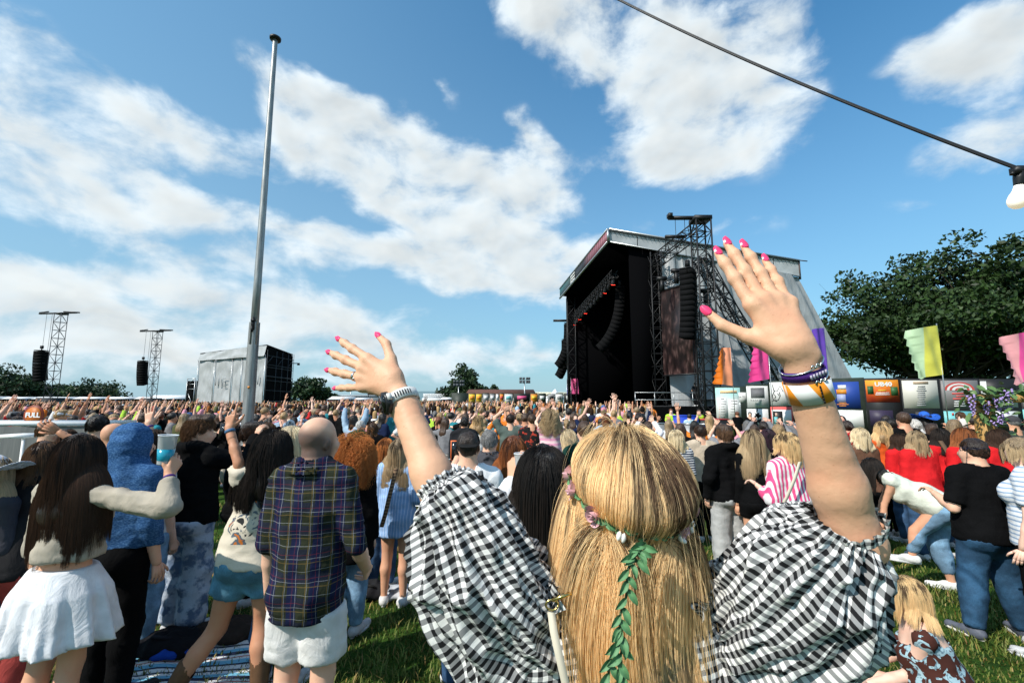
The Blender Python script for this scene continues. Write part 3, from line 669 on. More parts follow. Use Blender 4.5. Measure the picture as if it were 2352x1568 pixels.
def hair_mesh(J, res, style='long', length=.25, vol=.010, seed=2, mat=None, name='hair'):
    h = J['h']; R = J['Hr']; H = J['head']; q = lambda x, y, z: H + R @ (np.array([x, y, z]) * h)
    dn = np.array([0, 0, -1.0]); back = -J['fw']; lo = H - np.array([.13, .15, .12]) * h / 1.0 - np.array([.03, .03, 0]); hi = H + np.array([.13, .13, .14]) * h + .03
    if style in ('long', 'pony', 'wavy'): lo[2] -= length; 
    if J['p']['lean'] > .3: lo -= .25; hi += .25
    fd = Field(lo, hi, res); c0 = q(0, -.008, .016)
    fd.ell(c0, np.array((.0455, .057, .0565)) * h + vol, R, 0)
    if style in ('short', 'buzz', 'crop', 'quiff'):
        if style == 'quiff': fd.ell(q(0, .03, .062), np.array((.042, .036, .026)) * h, R, .02); fd.ell(q(0, -.01, .062), np.array((.046, .046, .026)) * h, R, .02)
        fd.clip(q(0, .040, .028), R @ np.array([0, 1, -.32])); fd.clip(q(0, 0, -.030), R @ np.array([0, .75, -1.0]))
    elif style in ('bob', 'long', 'wavy', 'pony', 'bun'):
        sd = {'bob': .075, 'pony': 0, 'bun': 0}.get(style, .06)
        if sd:
            for sg in (-1, 1): fd.cap(q(sg * .036, -.004, .0), q(sg * .043, .0, -sd), .022 * h + vol * .3, .020 * h, .02)
            fd.cap(q(0, -.03, -.005), q(0, -.036, -sd - .005), .042 * h + vol * .5, .044 * h, .025, (R @ np.array([0, 1, 0]), .7))
        if style in ('long', 'wavy'):
            a = q(0, -.034, -.03); e = a + dn * length + back * .012 * h; w = .046 * h + vol
            fd.cap(a, (a + e) / 2 + back * .022 * h, w, w * 1.12, .03, (J['fw'], .42)); fd.cap((a + e) / 2 + back * .022 * h, e, w * 1.12, w * .62, .03, (J['fw'], .36))
        if style == 'pony':
            a = q(0, -.062, .02); fd.cap(a, a + back * .04 * h + dn * .03 * h, .016 * h, .020 * h, .01); fd.cap(a + back * .04 * h + dn * .03 * h, a + back * .045 * h + dn * length, .021 * h, .008 * h, .015)
        if style == 'bun': fd.ell(q(0, -.055, .05), np.array((.03, .03, .028)) * h, R, .01)
        fd.ell(q(0, .062, -.020), np.array((.040, .045, .055)) * h, R, .012, 's')
        if style in ('pony', 'bun'): fd.clip(q(0, .03, -.020), R @ np.array([0, .8, -1.0]))
    elif style == 'curly':
        fd.ell(q(0, -.012, .0), np.array((.066, .07, .074)) * h, R, .03); fd.ell(q(0, -.03, -.05), np.array((.072, .05, .05)) * h, R, .04)
        fd.ell(q(0, .075, -.020), np.array((.046, .05, .065)) * h, R, .012, 's')
    elif style == 'cap':
        fd.clip(q(0, 0, .004), R @ np.array([0, -.12, -1.0])); fd.cap(q(-.018, .05, .016), q(.018, .05, .016), .03 * h, .03 * h, .008) if False else None
    V, Q = fd.nets()
    if style == 'curly':
        N = vnormals(V, Q); V = V + N * ((vnoise(V * 38, seed) * .05 + vnoise(V * 80, seed + 1) * .022) * h / 1.7)[:, None]
    elif style != 'cap':
        V = smooth_v(V, Q, 1, .4); N = vnormals(V, Q); A = np.array([1, 1, .10]) if style in ('long', 'bob', 'wavy', 'pony') else np.array([1, 1, .5])
        V = V + N * (vnoise(V * A * 70, seed) * .010 + vnoise(V * A * 28, seed + 1) * .014)[:, None]
        if style in ('long', 'wavy', 'bob'):       # ragged ends
            lz = V[:, 2].min(); m = np.clip(1 - (V[:, 2] - lz) / .12, 0, 1); V[:, 2] += m * (vnoise(np.stack([V[:, 0] * 55, V[:, 1] * 30, V[:, 0] * 0], 1), seed + 4)) * .11
        if style == 'wavy': V[:, 0] += np.sin(V[:, 2] * 28 + V[:, 1] * 20) * .010 * np.clip((H[2] - V[:, 2]) / .2, 0, 1)
    return mkmesh(name, V, Q, mat or M_HAIRMESH)
def cap_meshes(J, kind='cap', res=.008, turn=0.0):
    h = J['h']; R = J['Hr'] @ rotz(turn); H = J['head']; q = lambda x, y, z: H + R @ (np.array([x, y, z]) * h); lo, hi = H - .17 * h, H + .17 * h; fd = Field(lo, hi, res)
    fd.ell(q(0, -.006, .022), np.array((.050, .061, .058)) * h, R); fd.clip(q(0, 0, .014), R @ np.array([0, 0, -1.0]))
    if kind == 'cap': fd.ell(q(0, .062, .018), np.array((.044, .046, .0055)) * h, R @ rotx(-.12), .006); fd.ell(q(0, -.006, .080), np.array((.006, .006, .004)) * h, R, .003)
    elif kind == 'bucket': fd.fn(lo, hi, lambda x, y, z: brim_d(x, y, z, q(0, -.004, .012), R, .058 * h, .098 * h, -.035 * h, .004), .01)
    elif kind == 'cowboy': fd.fn(lo, hi, lambda x, y, z: brim_d(x, y, z, q(0, -.004, .016), R, .055 * h, .125 * h, .02 * h, .004, True), .01)
    V, Q = fd.nets(); return mkmesh('hat' if kind != 'cap' else 'cap', smooth_v(V, Q, 1, .4), Q, M_FABRIC)
def brim_d(x, y, z, c, R, r0, r1, drop, t, curl=False):
    px, py, pz = x - c[0], y - c[1], z - c[2]; u = [px * R[0, i] + py * R[1, i] + pz * R[2, i] for i in range(3)]
    rr = np.sqrt(u[0] ** 2 + (u[1] * .9) ** 2); s = np.clip((rr - r0) / (r1 - r0), 0, 1)
    zz = drop * s if not curl else drop * s * (u[0] ** 2 - .6 * u[1] ** 2) / (rr ** 2 + 1e-6) * 1.8
    return np.maximum(np.abs(u[2] - zz) - t, np.maximum(rr - r1, r0 * .8 - rr)) * .8

# ---- strands: combed over the skull, falling over neck and back
def strands(J, n, length=.3, mat=None, part=0.0, vol=.016, seed=5, steps=22, clump=.55, wave=0.0, curl=0.0, rad=.00055, gravity=.30, back=.35, name='hair', lift=0.0, front=True, colliders=None, lenvar=.35, stray=.02, fan=0.0, minlen=.0, ring=None, streakfn=None, crad=.0022):
    g = np.random.default_rng(seed); h = J['h']; R = J['Hr']; C = J['head'] + R @ (np.array([0, -.006, .013]) * h); E = np.array((.0445, .0565, .0545)) * h
    roots = []
    while sum(len(r) for r in roots) < n:
        d = g.normal(size=(n * 3, 3)); d /= np.linalg.norm(d, axis=1, keepdims=True)
        hl = np.where(d[:, 1] < 0, -.62 + .6 * np.clip(d[:, 1] + 1, 0, 1), -.05 + .65 * d[:, 1]); roots.append(d[d[:, 2] > hl])
    d = np.concatenate(roots)[:n]; p = C + (d * E) @ R.T; N = nrm_rows((d / E) @ R.T)
    rt, fw = R[:, 0], R[:, 1]; side = np.tanh((d[:, 0] - part) * 6)
    v = np.outer(side, rt) * .75 - fw * back + np.array([0, 0, -1.0]) * .25 + g.normal(size=(n, 3)) * .06; v = v - N * np.sum(v * N, 1, keepdims=True); v = nrm_rows(v) + N * (lift + .08); v = nrm_rows(v)
    off = vol * (.15 + .85 * g.random(n) ** .7); L = length * (1 - lenvar * g.random(n) ** 2); L = np.maximum(L, minlen); ds = L / steps
    cols = colliders if colliders is not None else [(J['chest'] + J['up'] * .04 * h, np.array((.118, .068, .15)) * h, J['R']), (J['neck'], np.array((.046, .046, .06)) * h, J['R'])]
    P = np.zeros((n, steps + 1, 3)); P[:, 0] = p; ph = g.random(n) * 6.28; fanv = np.outer(g.normal(size=n), J['rt']) * fan
    for k in range(steps):
        v = nrm_rows(v * (1 - gravity) + np.array([0, 0, -1.0]) * gravity + g.normal(size=(n, 3)) * stray + fanv * .1); q = p + v * ds[:, None]
        for (cc, ee, RR, oo) in [(C, E, R, off)] + [(c_, e_, r_, off * .8 + .002) for c_, e_, r_ in cols]:
            l = (q - cc) @ RR; ex = ee[None, :] + oo[:, None]; kk = np.linalg.norm(l / ex, axis=1); m = kk < 1
            if m.any(): l[m] = l[m] / kk[m][:, None]; q[m] = cc + l[m] @ RR.T
        if ring is not None:      # a band presses the hair to the head
            l = q - ring[0]; a = l @ ring[1]; w = np.exp(-(a / ring[2]) ** 2)[:, None] * (np.linalg.norm(l, axis=1) < .17)[:, None]
            le = (q - C) @ R; kk = np.linalg.norm(le / (E + .004)[None, :], axis=1)[:, None]; tgt = C + (le / kk * (1 + .05 * g.random((n, 1)))) @ R.T; q = q * (1 - w * .55) + tgt * w * .55
        v = nrm_rows(q - p); p = q; P[:, k + 1] = p
    if clump > 0:
        m = max(8, n // 55); par = P[:m]; idx = np.zeros(n, int)
        for a in range(0, n, 4000):
            q = P[a:a + 4000, steps // 3]; idx[a:a + 4000] = np.argmin(((q[:, None, :] - par[None, :, steps // 3, :]) ** 2).sum(-1), 1)
        t = (np.linspace(0, 1, steps + 1) ** 1.3 * clump)[None, :, None]; P = P * (1 - t) + par[idx] * t + g.normal(size=(n, 1, 3)) * crad * t
    if wave or curl:
        t = np.linspace(0, 1, steps + 1); phs = ph if curl else ph * .12
        s = np.sin(t[None] * L[:, None] * (95 if curl else 26) + phs[:, None]); c = np.cos(t[None] * L[:, None] * (95 if curl else 26) + phs[:, None]); am = (wave or curl) * np.minimum(t * 4, 1)
        P = P + s[..., None] * am[None, :, None] * J['rt'] + c[..., None] * am[None, :, None] * J['fw'] * (1 if curl else .3)
    return strand_object(P, mat, rad, name, g, streakfn(P, d, g) if streakfn else None)
def nrm_rows(v): return v / (np.linalg.norm(v, axis=1, keepdims=True) + 1e-12)
def strand_object(P, mat, rad, name='hair', g=None, streak=None):
    n, m, _ = P.shape; hc = bpy.data.hair_curves.new(name); hc.add_curves([m] * n)
    hc.position_data.foreach_set('vector', np.ascontiguousarray(P, np.float32).ravel()) if hasattr(hc, 'position_data') else hc.points.foreach_set('position', np.ascontiguousarray(P, np.float32).ravel())
    r = (rad * np.clip(1.25 - np.linspace(0, 1, m) ** 3, .2, 1))[None].repeat(n, 0)
    a = hc.attributes.get('radius') or hc.attributes.new('radius', 'FLOAT', 'POINT'); a.data.foreach_set('value', r.astype(np.float32).ravel())
    st = streak if streak is not None else np.clip(.5 + 1.6 * vnoise(P[:, min(3, m - 1)] * 38, 3) + .35 * ((g or rng).random(n) - .5), 0, 1)
    s = hc.attributes.new('streak', 'FLOAT', 'CURVE'); s.data.foreach_set('value', st.astype(np.float32))
    if mat: hc.materials.append(mat)
    return hc

# ---- putting a person together
def spawn(parts, label, loc, yaw=0.0, group=None, colors=None, scale=1.0, name='person', cat='person'):
    """parts: list of (name, data, colour key, parent index); the first is the body"""
    obs = []
    for i, (nm, me, ck, pa) in enumerate(parts):
        o = bpy.data.objects.new(name if i == 0 else nm, me); COL.objects.link(o)
        if i: o.parent = obs[pa]
        c = (colors or {}).get(ck, (1, 1, 1)); o.color = (*c[:3], 1); obs.append(o)
    r = obs[0]; r.location = loc; r.rotation_euler = (0, 0, yaw); r.scale = (scale,) * 3; tag(r, label, cat, group)
    return r, obs
SKINS = [srgb(226, 178, 150), srgb(214, 160, 128), srgb(232, 190, 168), srgb(196, 140, 108), srgb(222, 170, 146)]
# ------------------------------------------------------------------ ground, grass
def f_ground(k, b):
    g = k.new('ShaderNodeNewGeometry').outputs['Position']
    n1 = k.noise(g, 0.55, 4); n2 = k.noise(g, 3.5, 4); n3 = k.noise(g, 45, 3)
    c = k.ramp(n2, [(0.3, (.020, .055, .008)), (0.5, (.040, .092, .012)), (0.7, (.075, .135, .020))])
    c = k.mix(k.m('MULTIPLY', k.sstep(n1, 0.56, 0.70), .55), c, (.155, .125, .040, 1))
    c = vary(k, c, n3, .55, 1.35); k.l.new(c, b.inputs['Base Color']); bump(k, b, k.noise(g, 60, 4, .7), .9, .03)
M_GROUND = material('trampled_grass', rough=.95, spec=.1, fn=f_ground)
def make_ground():
    y = np.concatenate([-np.geomspace(3000, 6, 14), np.linspace(-5, 12, 52), np.geomspace(13, 4000, 26)]); x = np.concatenate([-np.geomspace(4000, 11, 22), np.linspace(-10, 10, 50), np.geomspace(11, 4000, 22)])
    X, Y = np.meshgrid(x, y); V = np.stack([X, Y, gz(X, Y)], -1).reshape(-1, 3); nx, ny = len(x), len(y)
    i = np.arange(nx * ny).reshape(ny, nx); Q = np.stack([i[:-1, :-1], i[:-1, 1:], i[1:, 1:], i[1:, :-1]], -1).reshape(-1, 4)
    tag(obj('ground', mkmesh('ground', V, Q, M_GROUND)), 'trampled green festival field with dry patches', None, None, 'structure')
make_ground()
def f_blade(k, b):
    a = k.new('ShaderNodeAttribute', attribute_name='col'); k.l.new(a.outputs['Color'], b.inputs['Base Color'])
M_BLADE = material('grass_blade', rough=.6, spec=.25, fn=f_blade)
def make_grass(n=95000):
    g = np.random.default_rng(3); y = 1.5 * (9.5 / 1.5) ** g.random(n); x = (g.random(n) * 2 - 1) * (1.22 * y + .5)
    cl = vnoise(np.stack([x * 2.2, y * 2.2, 0 * x], 1), 4) + .35; hgt = (.018 + .042 * g.random(n)) * (.65 + 1.1 * np.clip(cl, 0, 1)); an = g.random(n) * 6.28
    w = .0022 + .0007 * y; le = hgt * (.3 + .9 * g.random(n)); d = np.stack([np.cos(an), np.sin(an)], 1); p = np.stack([-d[:, 1], d[:, 0]], 1)
    z = gz(x, y); B = np.stack([x, y], 1)
    v = np.zeros((n, 5, 3)); v[:, 0, :2] = B - p * w[:, None]; v[:, 1, :2] = B + p * w[:, None]; v[:, :2, 2] = (z - .004)[:, None]
    m = B + d * (le * .35)[:, None]; v[:, 2, :2] = m + p * (w * .8)[:, None]; v[:, 3, :2] = m - p * (w * .8)[:, None]; v[:, 2:4, 2] = (z + hgt * .65)[:, None]
    v[:, 4, :2] = B + d * le[:, None]; v[:, 4, 2] = z + hgt
    i = np.arange(n) * 5; F3 = np.concatenate([np.stack([i, i + 1, i + 2], 1), np.stack([i, i + 2, i + 3], 1), np.stack([i + 3, i + 2, i + 4], 1)])
    dry = (vnoise(np.stack([x * .55, y * .55, 0 * x + 5], 1), 9) > .06) & (g.random(n) < .6) | (g.random(n) < .10); br = (.6 + .9 * g.random(n))[:, None]
    c = np.where(dry[:, None], np.array([.19, .16, .05]), np.array([.082, .122, .022])) * br; c[:, 0] *= 1 + .5 * g.random(n)
    tag(obj('grass', mkmesh('grass', v.reshape(-1, 3), F3, M_BLADE, False, col=np.repeat(c, 5, 0))), 'short green grass blades of the field', 'grass', None, 'stuff')
make_grass()

# ------------------------------------------------------------------ trees
def f_leaf(k, b):
    a = k.new('ShaderNodeAttribute', attribute_name='col'); k.l.new(a.outputs['Color'], b.inputs['Base Color'])
M_LEAF = material('leaf', rough=.55, spec=.3, fn=f_leaf)
M_BARK = material('bark', (.05, .038, .026), .9, .1, fn=lambda k, b: (k.l.new(vary(k, (.05, .038, .026), k.noise(k.v('MULTIPLY', objcoord(k), (6, 6, 1)), 2, 4), .5, 1.5), b.inputs['Base Color'])))
def make_tree(label, base, H, W, nleaf, size, seed, trunk=.14, crown_lo=.25, group=None, tone=1.0, shape=1.0, limbs=10, depth=3, name='tree', blue=0.0, sparse=.0, ybias=.8, clump=.055):
    g = np.random.default_rng(seed); root = thing(name, label, 'tree', base, 0, group); mb = MB(); tips = []
    def grow(p, d, L, r, lev):
        pts = [p]; rs = [r]; n = 4
        for i in range(n):
            d = nrm(d + g.normal(size=3) * .16 + np.array([0, 0, .06 if lev else .0])); p = p + d * L / n; pts.append(p); rs.append(r * (1 - .55 * (i + 1) / n))
        mb.tube(pts, rs, 6 if lev < 2 else 4, False)
        if lev >= depth: tips.append((p, L)); tips.append((pts[2], L)); return
        for c in range(3 if lev else limbs):
            t = g.uniform(.35, 1.0) if lev else g.uniform(.55, 1.0); q = np.array(pts[min(n, int(t * n))]); a = g.random() * 6.28
            o = np.array([math.cos(a), math.sin(a) * ybias, g.uniform(-.05, .9) if lev else g.uniform(.05, .9)]); grow(q, nrm(d * (.25 if lev == 0 else .55) + o), L * g.uniform(.58, .82) if lev else W * .34 * g.uniform(.7, 1.1), rs[2] * (.55 if lev else .5), lev + 1)
    th = H * crown_lo; grow(np.array([0, 0, -.2]), np.array([0.03, 0, 1.0]), th * 1.5, trunk * H * .35, 0)
    T = np.array([t[0] for t in tips]); # fit the crown to its height and width
    zc = T[:, 2]; T2 = T.copy(); mz, Mz = zc.min(), zc.max(); T2[:, 2] = th + (zc - mz) / (Mz - mz) * (H * .97 - th); wx = np.percentile(np.abs(T[:, 0]), 97); sc = W / 2 / wx
    dome = np.clip(1.12 - ((T2[:, 2] - th) / (H - th)) ** 2 * .75 * shape, .3, 1.1); T2[:, 0] *= sc; T2[:, 1] *= sc * .9; rr = np.hypot(T2[:, 0], T2[:, 1]); lim = W / 2 * dome; f = np.where(rr > lim, lim / np.maximum(rr, 1e-6), 1); T2[:, 0] *= f; T2[:, 1] *= f
    Vb = np.array(mb.V); 
    zf = np.where(Vb[:, 2] > th, th + (Vb[:, 2] - th) / max(Mz - th, .1) * (H * .95 - th), Vb[:, 2]); fr = np.clip((Vb[:, 2] - th * .6) / th, 0, 1); Vb[:, 0] *= 1 + (sc - 1) * fr; Vb[:, 1] *= 1 + (sc * .9 - 1) * fr; Vb[:, 2] = zf
    obj('trunk', mkmesh('trunk', Vb, mb.F, M_BARK), root)
    k = g.integers(0, len(T2), nleaf); cs = W * clump * (1 + .5 * g.random(len(T2))); off = g.normal(size=(nleaf, 3)); off /= np.maximum(1, np.linalg.norm(off, axis=1, keepdims=True) / 1.7); c = T2[k] + off * cs[k][:, None] * (1, 1, .6)
    a = nrm_rows(g.normal(size=(nleaf, 3))); n2 = nrm_rows(np.cross(a, g.normal(size=(nleaf, 3)))); s = size * (.6 + .8 * g.random(nleaf))[:, None]
    v = np.stack([c - a * s, c + n2 * s * .55, c + a * s, c - n2 * s * .55], 1).reshape(-1, 3)
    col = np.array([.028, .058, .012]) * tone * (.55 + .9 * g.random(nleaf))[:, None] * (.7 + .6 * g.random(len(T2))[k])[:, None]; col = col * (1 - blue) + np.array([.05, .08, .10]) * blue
    Q = np.arange(nleaf * 4).reshape(-1, 4); obj('crown', mkmesh('crown', v, Q, M_LEAF, False, col=np.repeat(col, 4, 0)), root)
    return root
def place(px, Y, z=0.0): p = at(px, 900, Y); return (p[0], Y, z)
def ztop(py, Y): return at(1176, py, Y)[2]
make_tree('huge spreading oak behind the poster boards on the right', place(2175, 50), ztop(566, 50), 24, 88000, .25, 21, .10, .15, tone=.8, limbs=15, name='oak_tree', shape=.9, depth=4, clump=.032)
make_tree('dark broad tree at the right edge behind the pink flag', place(2470, 56), ztop(655, 56), 14, 16000, .28, 25, .10, .2, tone=.8, limbs=9, name='oak_tree', depth=4, clump=.03)
FT = 'trees beyond the crowd'
for px, Y, top, W, lab, seed, sh in [
        (703, 120, 868, 8.2, 'umbrella-shaped lone tree just right of the grey delay stage', 31, .6), (748, 135, 903, 6, 'low dark bush between the lone tree and the white tents', 32, 1.),
        (1068, 105, 838, 9.5, 'tall airy tree left of the brown-roofed building', 33, 1.3), (1040, 110, 878, 7, 'shorter tree at the left foot of the tall airy tree', 34, 1.), (1127, 120, 884, 4.2, 'small round tree above the brown roof', 35, 1.),
        (8, 128, 842, 11, 'tall dark tree at the left edge of the photo', 36, 1.2), (62, 135, 878, 9, 'dense round tree beside the tall one at left', 37, .8), (110, 140, 884, 8, 'low dark tree behind the left speaker tower', 38, .8),
        (158, 138, 886, 8, 'dark bushy tree right of the left speaker tower', 39, .8), (215, 138, 873, 12, 'wide flat-topped dark tree between the two speaker towers', 40, .6), (-60, 130, 850, 14, 'dark tree cut off by the left photo edge', 41, 1.)]:
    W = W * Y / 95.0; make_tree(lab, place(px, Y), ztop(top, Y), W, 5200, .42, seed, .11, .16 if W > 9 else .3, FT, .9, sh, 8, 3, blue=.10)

# ------------------------------------------------------------------ far hills
def make_hills():
    mb = MB(); g = np.random.default_rng(5)
    xs = np.linspace(-2600, 2600, 120); hz = 14 + 26 * (vnoise(np.stack([xs / 420, xs * 0, xs * 0], 1), 3) + .5) + 8 * vnoise(np.stack([xs / 60, xs * 0, xs * 0], 1), 4); hz = np.maximum(hz, 6)
    V = []; n = len(xs)
    for j, (yy, f) in enumerate([(1900, -.3), (2000, .7), (2150, 1.0), (2400, .6), (2700, -.3)]): V += [(x, yy + 60 * math.sin(x / 300), h * f) for x, h in zip(xs, hz)]
    mb.add(V, [(j * n + i, j * n + i + 1, (j + 1) * n + i + 1, (j + 1) * n + i) for j in range(4) for i in range(n - 1)])
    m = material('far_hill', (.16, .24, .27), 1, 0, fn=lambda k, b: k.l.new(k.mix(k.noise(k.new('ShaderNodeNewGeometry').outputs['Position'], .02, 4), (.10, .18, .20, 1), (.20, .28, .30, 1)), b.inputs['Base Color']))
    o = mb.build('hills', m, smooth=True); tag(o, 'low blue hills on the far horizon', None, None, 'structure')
make_hills()

# ------------------------------------------------------------------ flagpole and festoon cable
def make_pole():
    b = place(573.5, 10); zt = ztop(92, 10); zs = ztop(740, 10); r = thing('flagpole', 'tall bare grey metal pole with a black disc on top', 'pole', b)
    m = material('weathered_galvanised', (.34, .34, .33), .45, metal=.55, fn=lambda k, b: k.l.new(vary(k, (.34, .34, .33), k.noise(k.v('MULTIPLY', objcoord(k), (8, 8, 1)), 3, 4), .72, 1.25), b.inputs['Base Color']))
    mb = MB(); n = 8
    prof = [(.125, -.02), (.122, 1), (.108, zs - .02), (.108, zs)]; mb.lathe(prof, n=4, R=rotz(.5)); mb.build('lower_mast', m, r)
    MB().lathe([(.085, zs - .5), (.080, zs + 1), (.055, zt - .1), (.055, zt)], n=14).build('upper_mast', m, r, True)
    MB().lathe([(.03, zt - .02), (.125, zt + .0), (.13, zt + .05), (.03, zt + .075)], n=18).build('top_disc', M_BLACK, r, True)
    mb = MB(); mb.box((.03, -.115, zs - .05), (.05, .06, .28)); mb.box((.05, -.15, zs + .02), (.09, .05, .05)); mb.box((.03, -.14, zs - .17), (.03, .04, .14)); mb.build('cleat', M_BLACK, r)
    MB().box((.03, -.098, 2.32), (.05, .02, .045)).build('sticker', material('orange_sticker', (.6, .22, .02), .5), r)
make_pole()
def make_festoon():
    A, B = at(1412, -4, 2.6), at(2338, 389, 1.62); d = B - A; pts = []
    for i in range(41):
        t = -.55 + 1.75 * i / 40; pts.append(A + d * t - np.array([0, 0, .16 * (t - t * t) if t > 0 else 0]) * 1.0)
    root = thing('festoon_cable', 'thick black festoon light cable slanting across the top right sky', 'cable', B)
    o = MB().tube([p - B for p in pts], .0052, 8).build('cable', material('black_rubber', (.010, .010, .011), .45), root, True)
    MB().tube([p - B + np.array([.004, 0, .006]) for p in pts], .0042, 6).build('second_core', MATS['black_rubber'], root, True)
    P = at(2344, 392, 1.62); r2 = thing('light_bulb', 'white festoon bulb hanging from the black cable at the right edge', 'bulb', P); tilt = rotx(.1) @ roty(.12)
    MB().box((0, 0, .0), (.055, .030, .026)).box((-.030, 0, -.012), (.016, .012, .01)).build('cable_clamp', MATS['black_rubber'], r2)
    MB().lathe([(.020, -.008), (.019, -.03), (.016, -.052), (.015, -.058)], n=16, R=tilt).build('socket', MATS['black_rubber'], r2, True)
    m = material('bulb_opal', (.85, .84, .80), .25, .5, fn=lambda k, b: (k.set(b.inputs['Emission Color'], (1, .80, .55, 1)), k.set(b.inputs['Emission Strength'], .55)))
    MB().lathe([(.0148, -.054), (.015, -.062), (.018, -.078), (.026, -.095), (.030, -.110), (.0295, -.122), (.024, -.135), (.014, -.143), (.002, -.146)], n=24, R=tilt).build('glass', m, r2, True)
make_festoon()

# ------------------------------------------------------------------ loudspeaker delay towers
M_TRUSS = material('dark_truss', (.055, .062, .070), .5, metal=.3)
M_TRUSSB = material('black_truss', (.014, .014, .015), .5)
M_CAB = material('speaker_cabinet', (.006, .006, .0065), .9, .1, fn=lambda k, b: bump(k, b, k.noise(objcoord(k), 40, 2), .2, .01))
def line_array(label, p, n, w, ch, depth, curve, group=None, tilt=0.0, yaw=0.0, dirv=None):
    r = thing('line_array', label, 'loudspeaker', p, yaw, group); a = tilt; c = np.zeros(3); R0 = rotz(0)
    for i in range(n):
        R = rotx(a); mb = MB(); h2 = ch * .50; w2 = w / 2
        P = [np.array(v) for v in ((-w2, -depth * .5, -h2), (w2, -depth * .5, -h2), (w2, depth * .5, -h2 * .97), (-w2, depth * .5, -h2 * .97), (-w2, -depth * .5, h2), (w2, -depth * .5, h2), (w2, depth * .5, h2 * .97), (-w2, depth * .5, h2 * .97))]
        mb.hexa([R @ v + c for v in P]); mb.build('cabinet', M_CAB, r)
        a += curve / n * (0.4 + 1.2 * i / n); c = c + R @ np.array([0, 0, -ch])
    mb = MB(); mb.box((0, 0, ch * .75), (w * 1.05, depth * .9, ch * .22)); mb.tube([(0, 0, ch * .8), (0, 0, ch * 1.7)], .06); mb.box((0, 0, ch * 1.9), (.35, .3, .5)); mb.build('rigging_frame', M_BLACK, r)
    return r
def delay_tower(label, px, Y, top, alabel, side):
    b = place(px, Y); H = ztop(top, Y); r = thing('speaker_tower', label, 'tower', b, 0, 'delay speaker towers')
    MB().truss((0, 0, 0), (0, 0, H), 1.15, 1.3, .055, .035).build('lattice_mast', M_TRUSS, r)
    mb = MB(); mb.box((-.25, -.3, H + .15), (6.2, .28, .22), roty(-.03)); mb.box((-2.6, -.3, H + .32), (1.5, .2, .16), roty(-.12)); mb.box((1.5, .2, H + .42), (2.6, .25, .2), roty(.05)); mb.box((0, 0, H + .1), (1.4, 1.2, .25)); mb.build('cross_arm', M_BLACK, r)
    mb = MB(); mb.tube([(-2.1, -.3, H), (-2.1, -.3, H * .62)], .03, 4); mb.tube([(-1.2, -.3, H), (-1.2, -.3, H * .6)], .03, 4); mb.build('hoist_chain', M_BLACK, r)
    mb = MB(); mb.box((0, 0, 1.2), (2.6, 2.2, 2.4)); mb.build('ballast_base', material('dark_base', (.03, .032, .036), .8), r)
    line_array(alabel, (b[0] - 2.0, Y - .5, H * .60), 10, 1.35, H * .030, 1.2, .30, 'delay line arrays', .02)
delay_tower('left lattice speaker tower rising beyond the crowd', 118, 75, 722, 'black curved speaker stack hung on the left delay tower', -1)
delay_tower('second lattice speaker tower nearer the grey delay stage', 349, 91, 762, 'black curved speaker stack hung on the second delay tower', -1)

# ------------------------------------------------------------------ grey delay stage of tarpaulin and scaffold
def f_tarp(k, b):
    c = objcoord(k); n = k.noise(k.v('MULTIPLY', c, (1, 1, .6)), 1.2, 4); k.l.new(vary(k, (.40, .41, .41), n, .82, 1.12), b.inputs['Base Color'])
    bump(k, b, k.m('ADD', k.noise(k.v('MULTIPLY', c, (1, 1, .35)), 3.2, 4, .6), k.m('MULTIPLY', k.noise(c, 12, 3), .2)), .5, .12)
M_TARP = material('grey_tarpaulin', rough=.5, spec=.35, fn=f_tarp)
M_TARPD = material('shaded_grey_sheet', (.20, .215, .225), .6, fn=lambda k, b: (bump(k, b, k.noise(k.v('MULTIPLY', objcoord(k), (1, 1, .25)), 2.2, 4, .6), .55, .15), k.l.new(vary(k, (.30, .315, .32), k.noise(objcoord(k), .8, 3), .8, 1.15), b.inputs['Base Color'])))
M_SCRIM = material('black_scrim', (.004, .0042, .0045), .95, .05, fn=lambda k, b: bump(k, b, k.noise(objcoord(k), 5, 3), .3, .05))
def sheet(mb, a, b, c, d, nu, nv, amp, seed, fold=(3, 5), scallop=0):   # draped cloth between corners a b (bottom) c d (top right, top left)
    a, b, c, d = [np.array(p, float) for p in (a, b, c, d)]; n = nrm(np.cross(b - a, d - a))
    def f(u, v):
        p = (a * (1 - u) + b * u) * (1 - v) + (d * (1 - u) + c * u) * v
        w = float(vnoise(np.array([[u * fold[0] + .3 * math.sin(v * 5), v * fold[1] - 1.2 * u, seed]]), seed)[0]) * 2 + .5 * math.sin((v + .35 * u * u) * fold[1] * 3.3 + seed) * u
        e = math.sin(math.pi * u) ** .5 * min(1, 6 * v + .1); return p + n * amp * w * (.25 + .75 * e)
    return mb.grid(f, nu, nv)
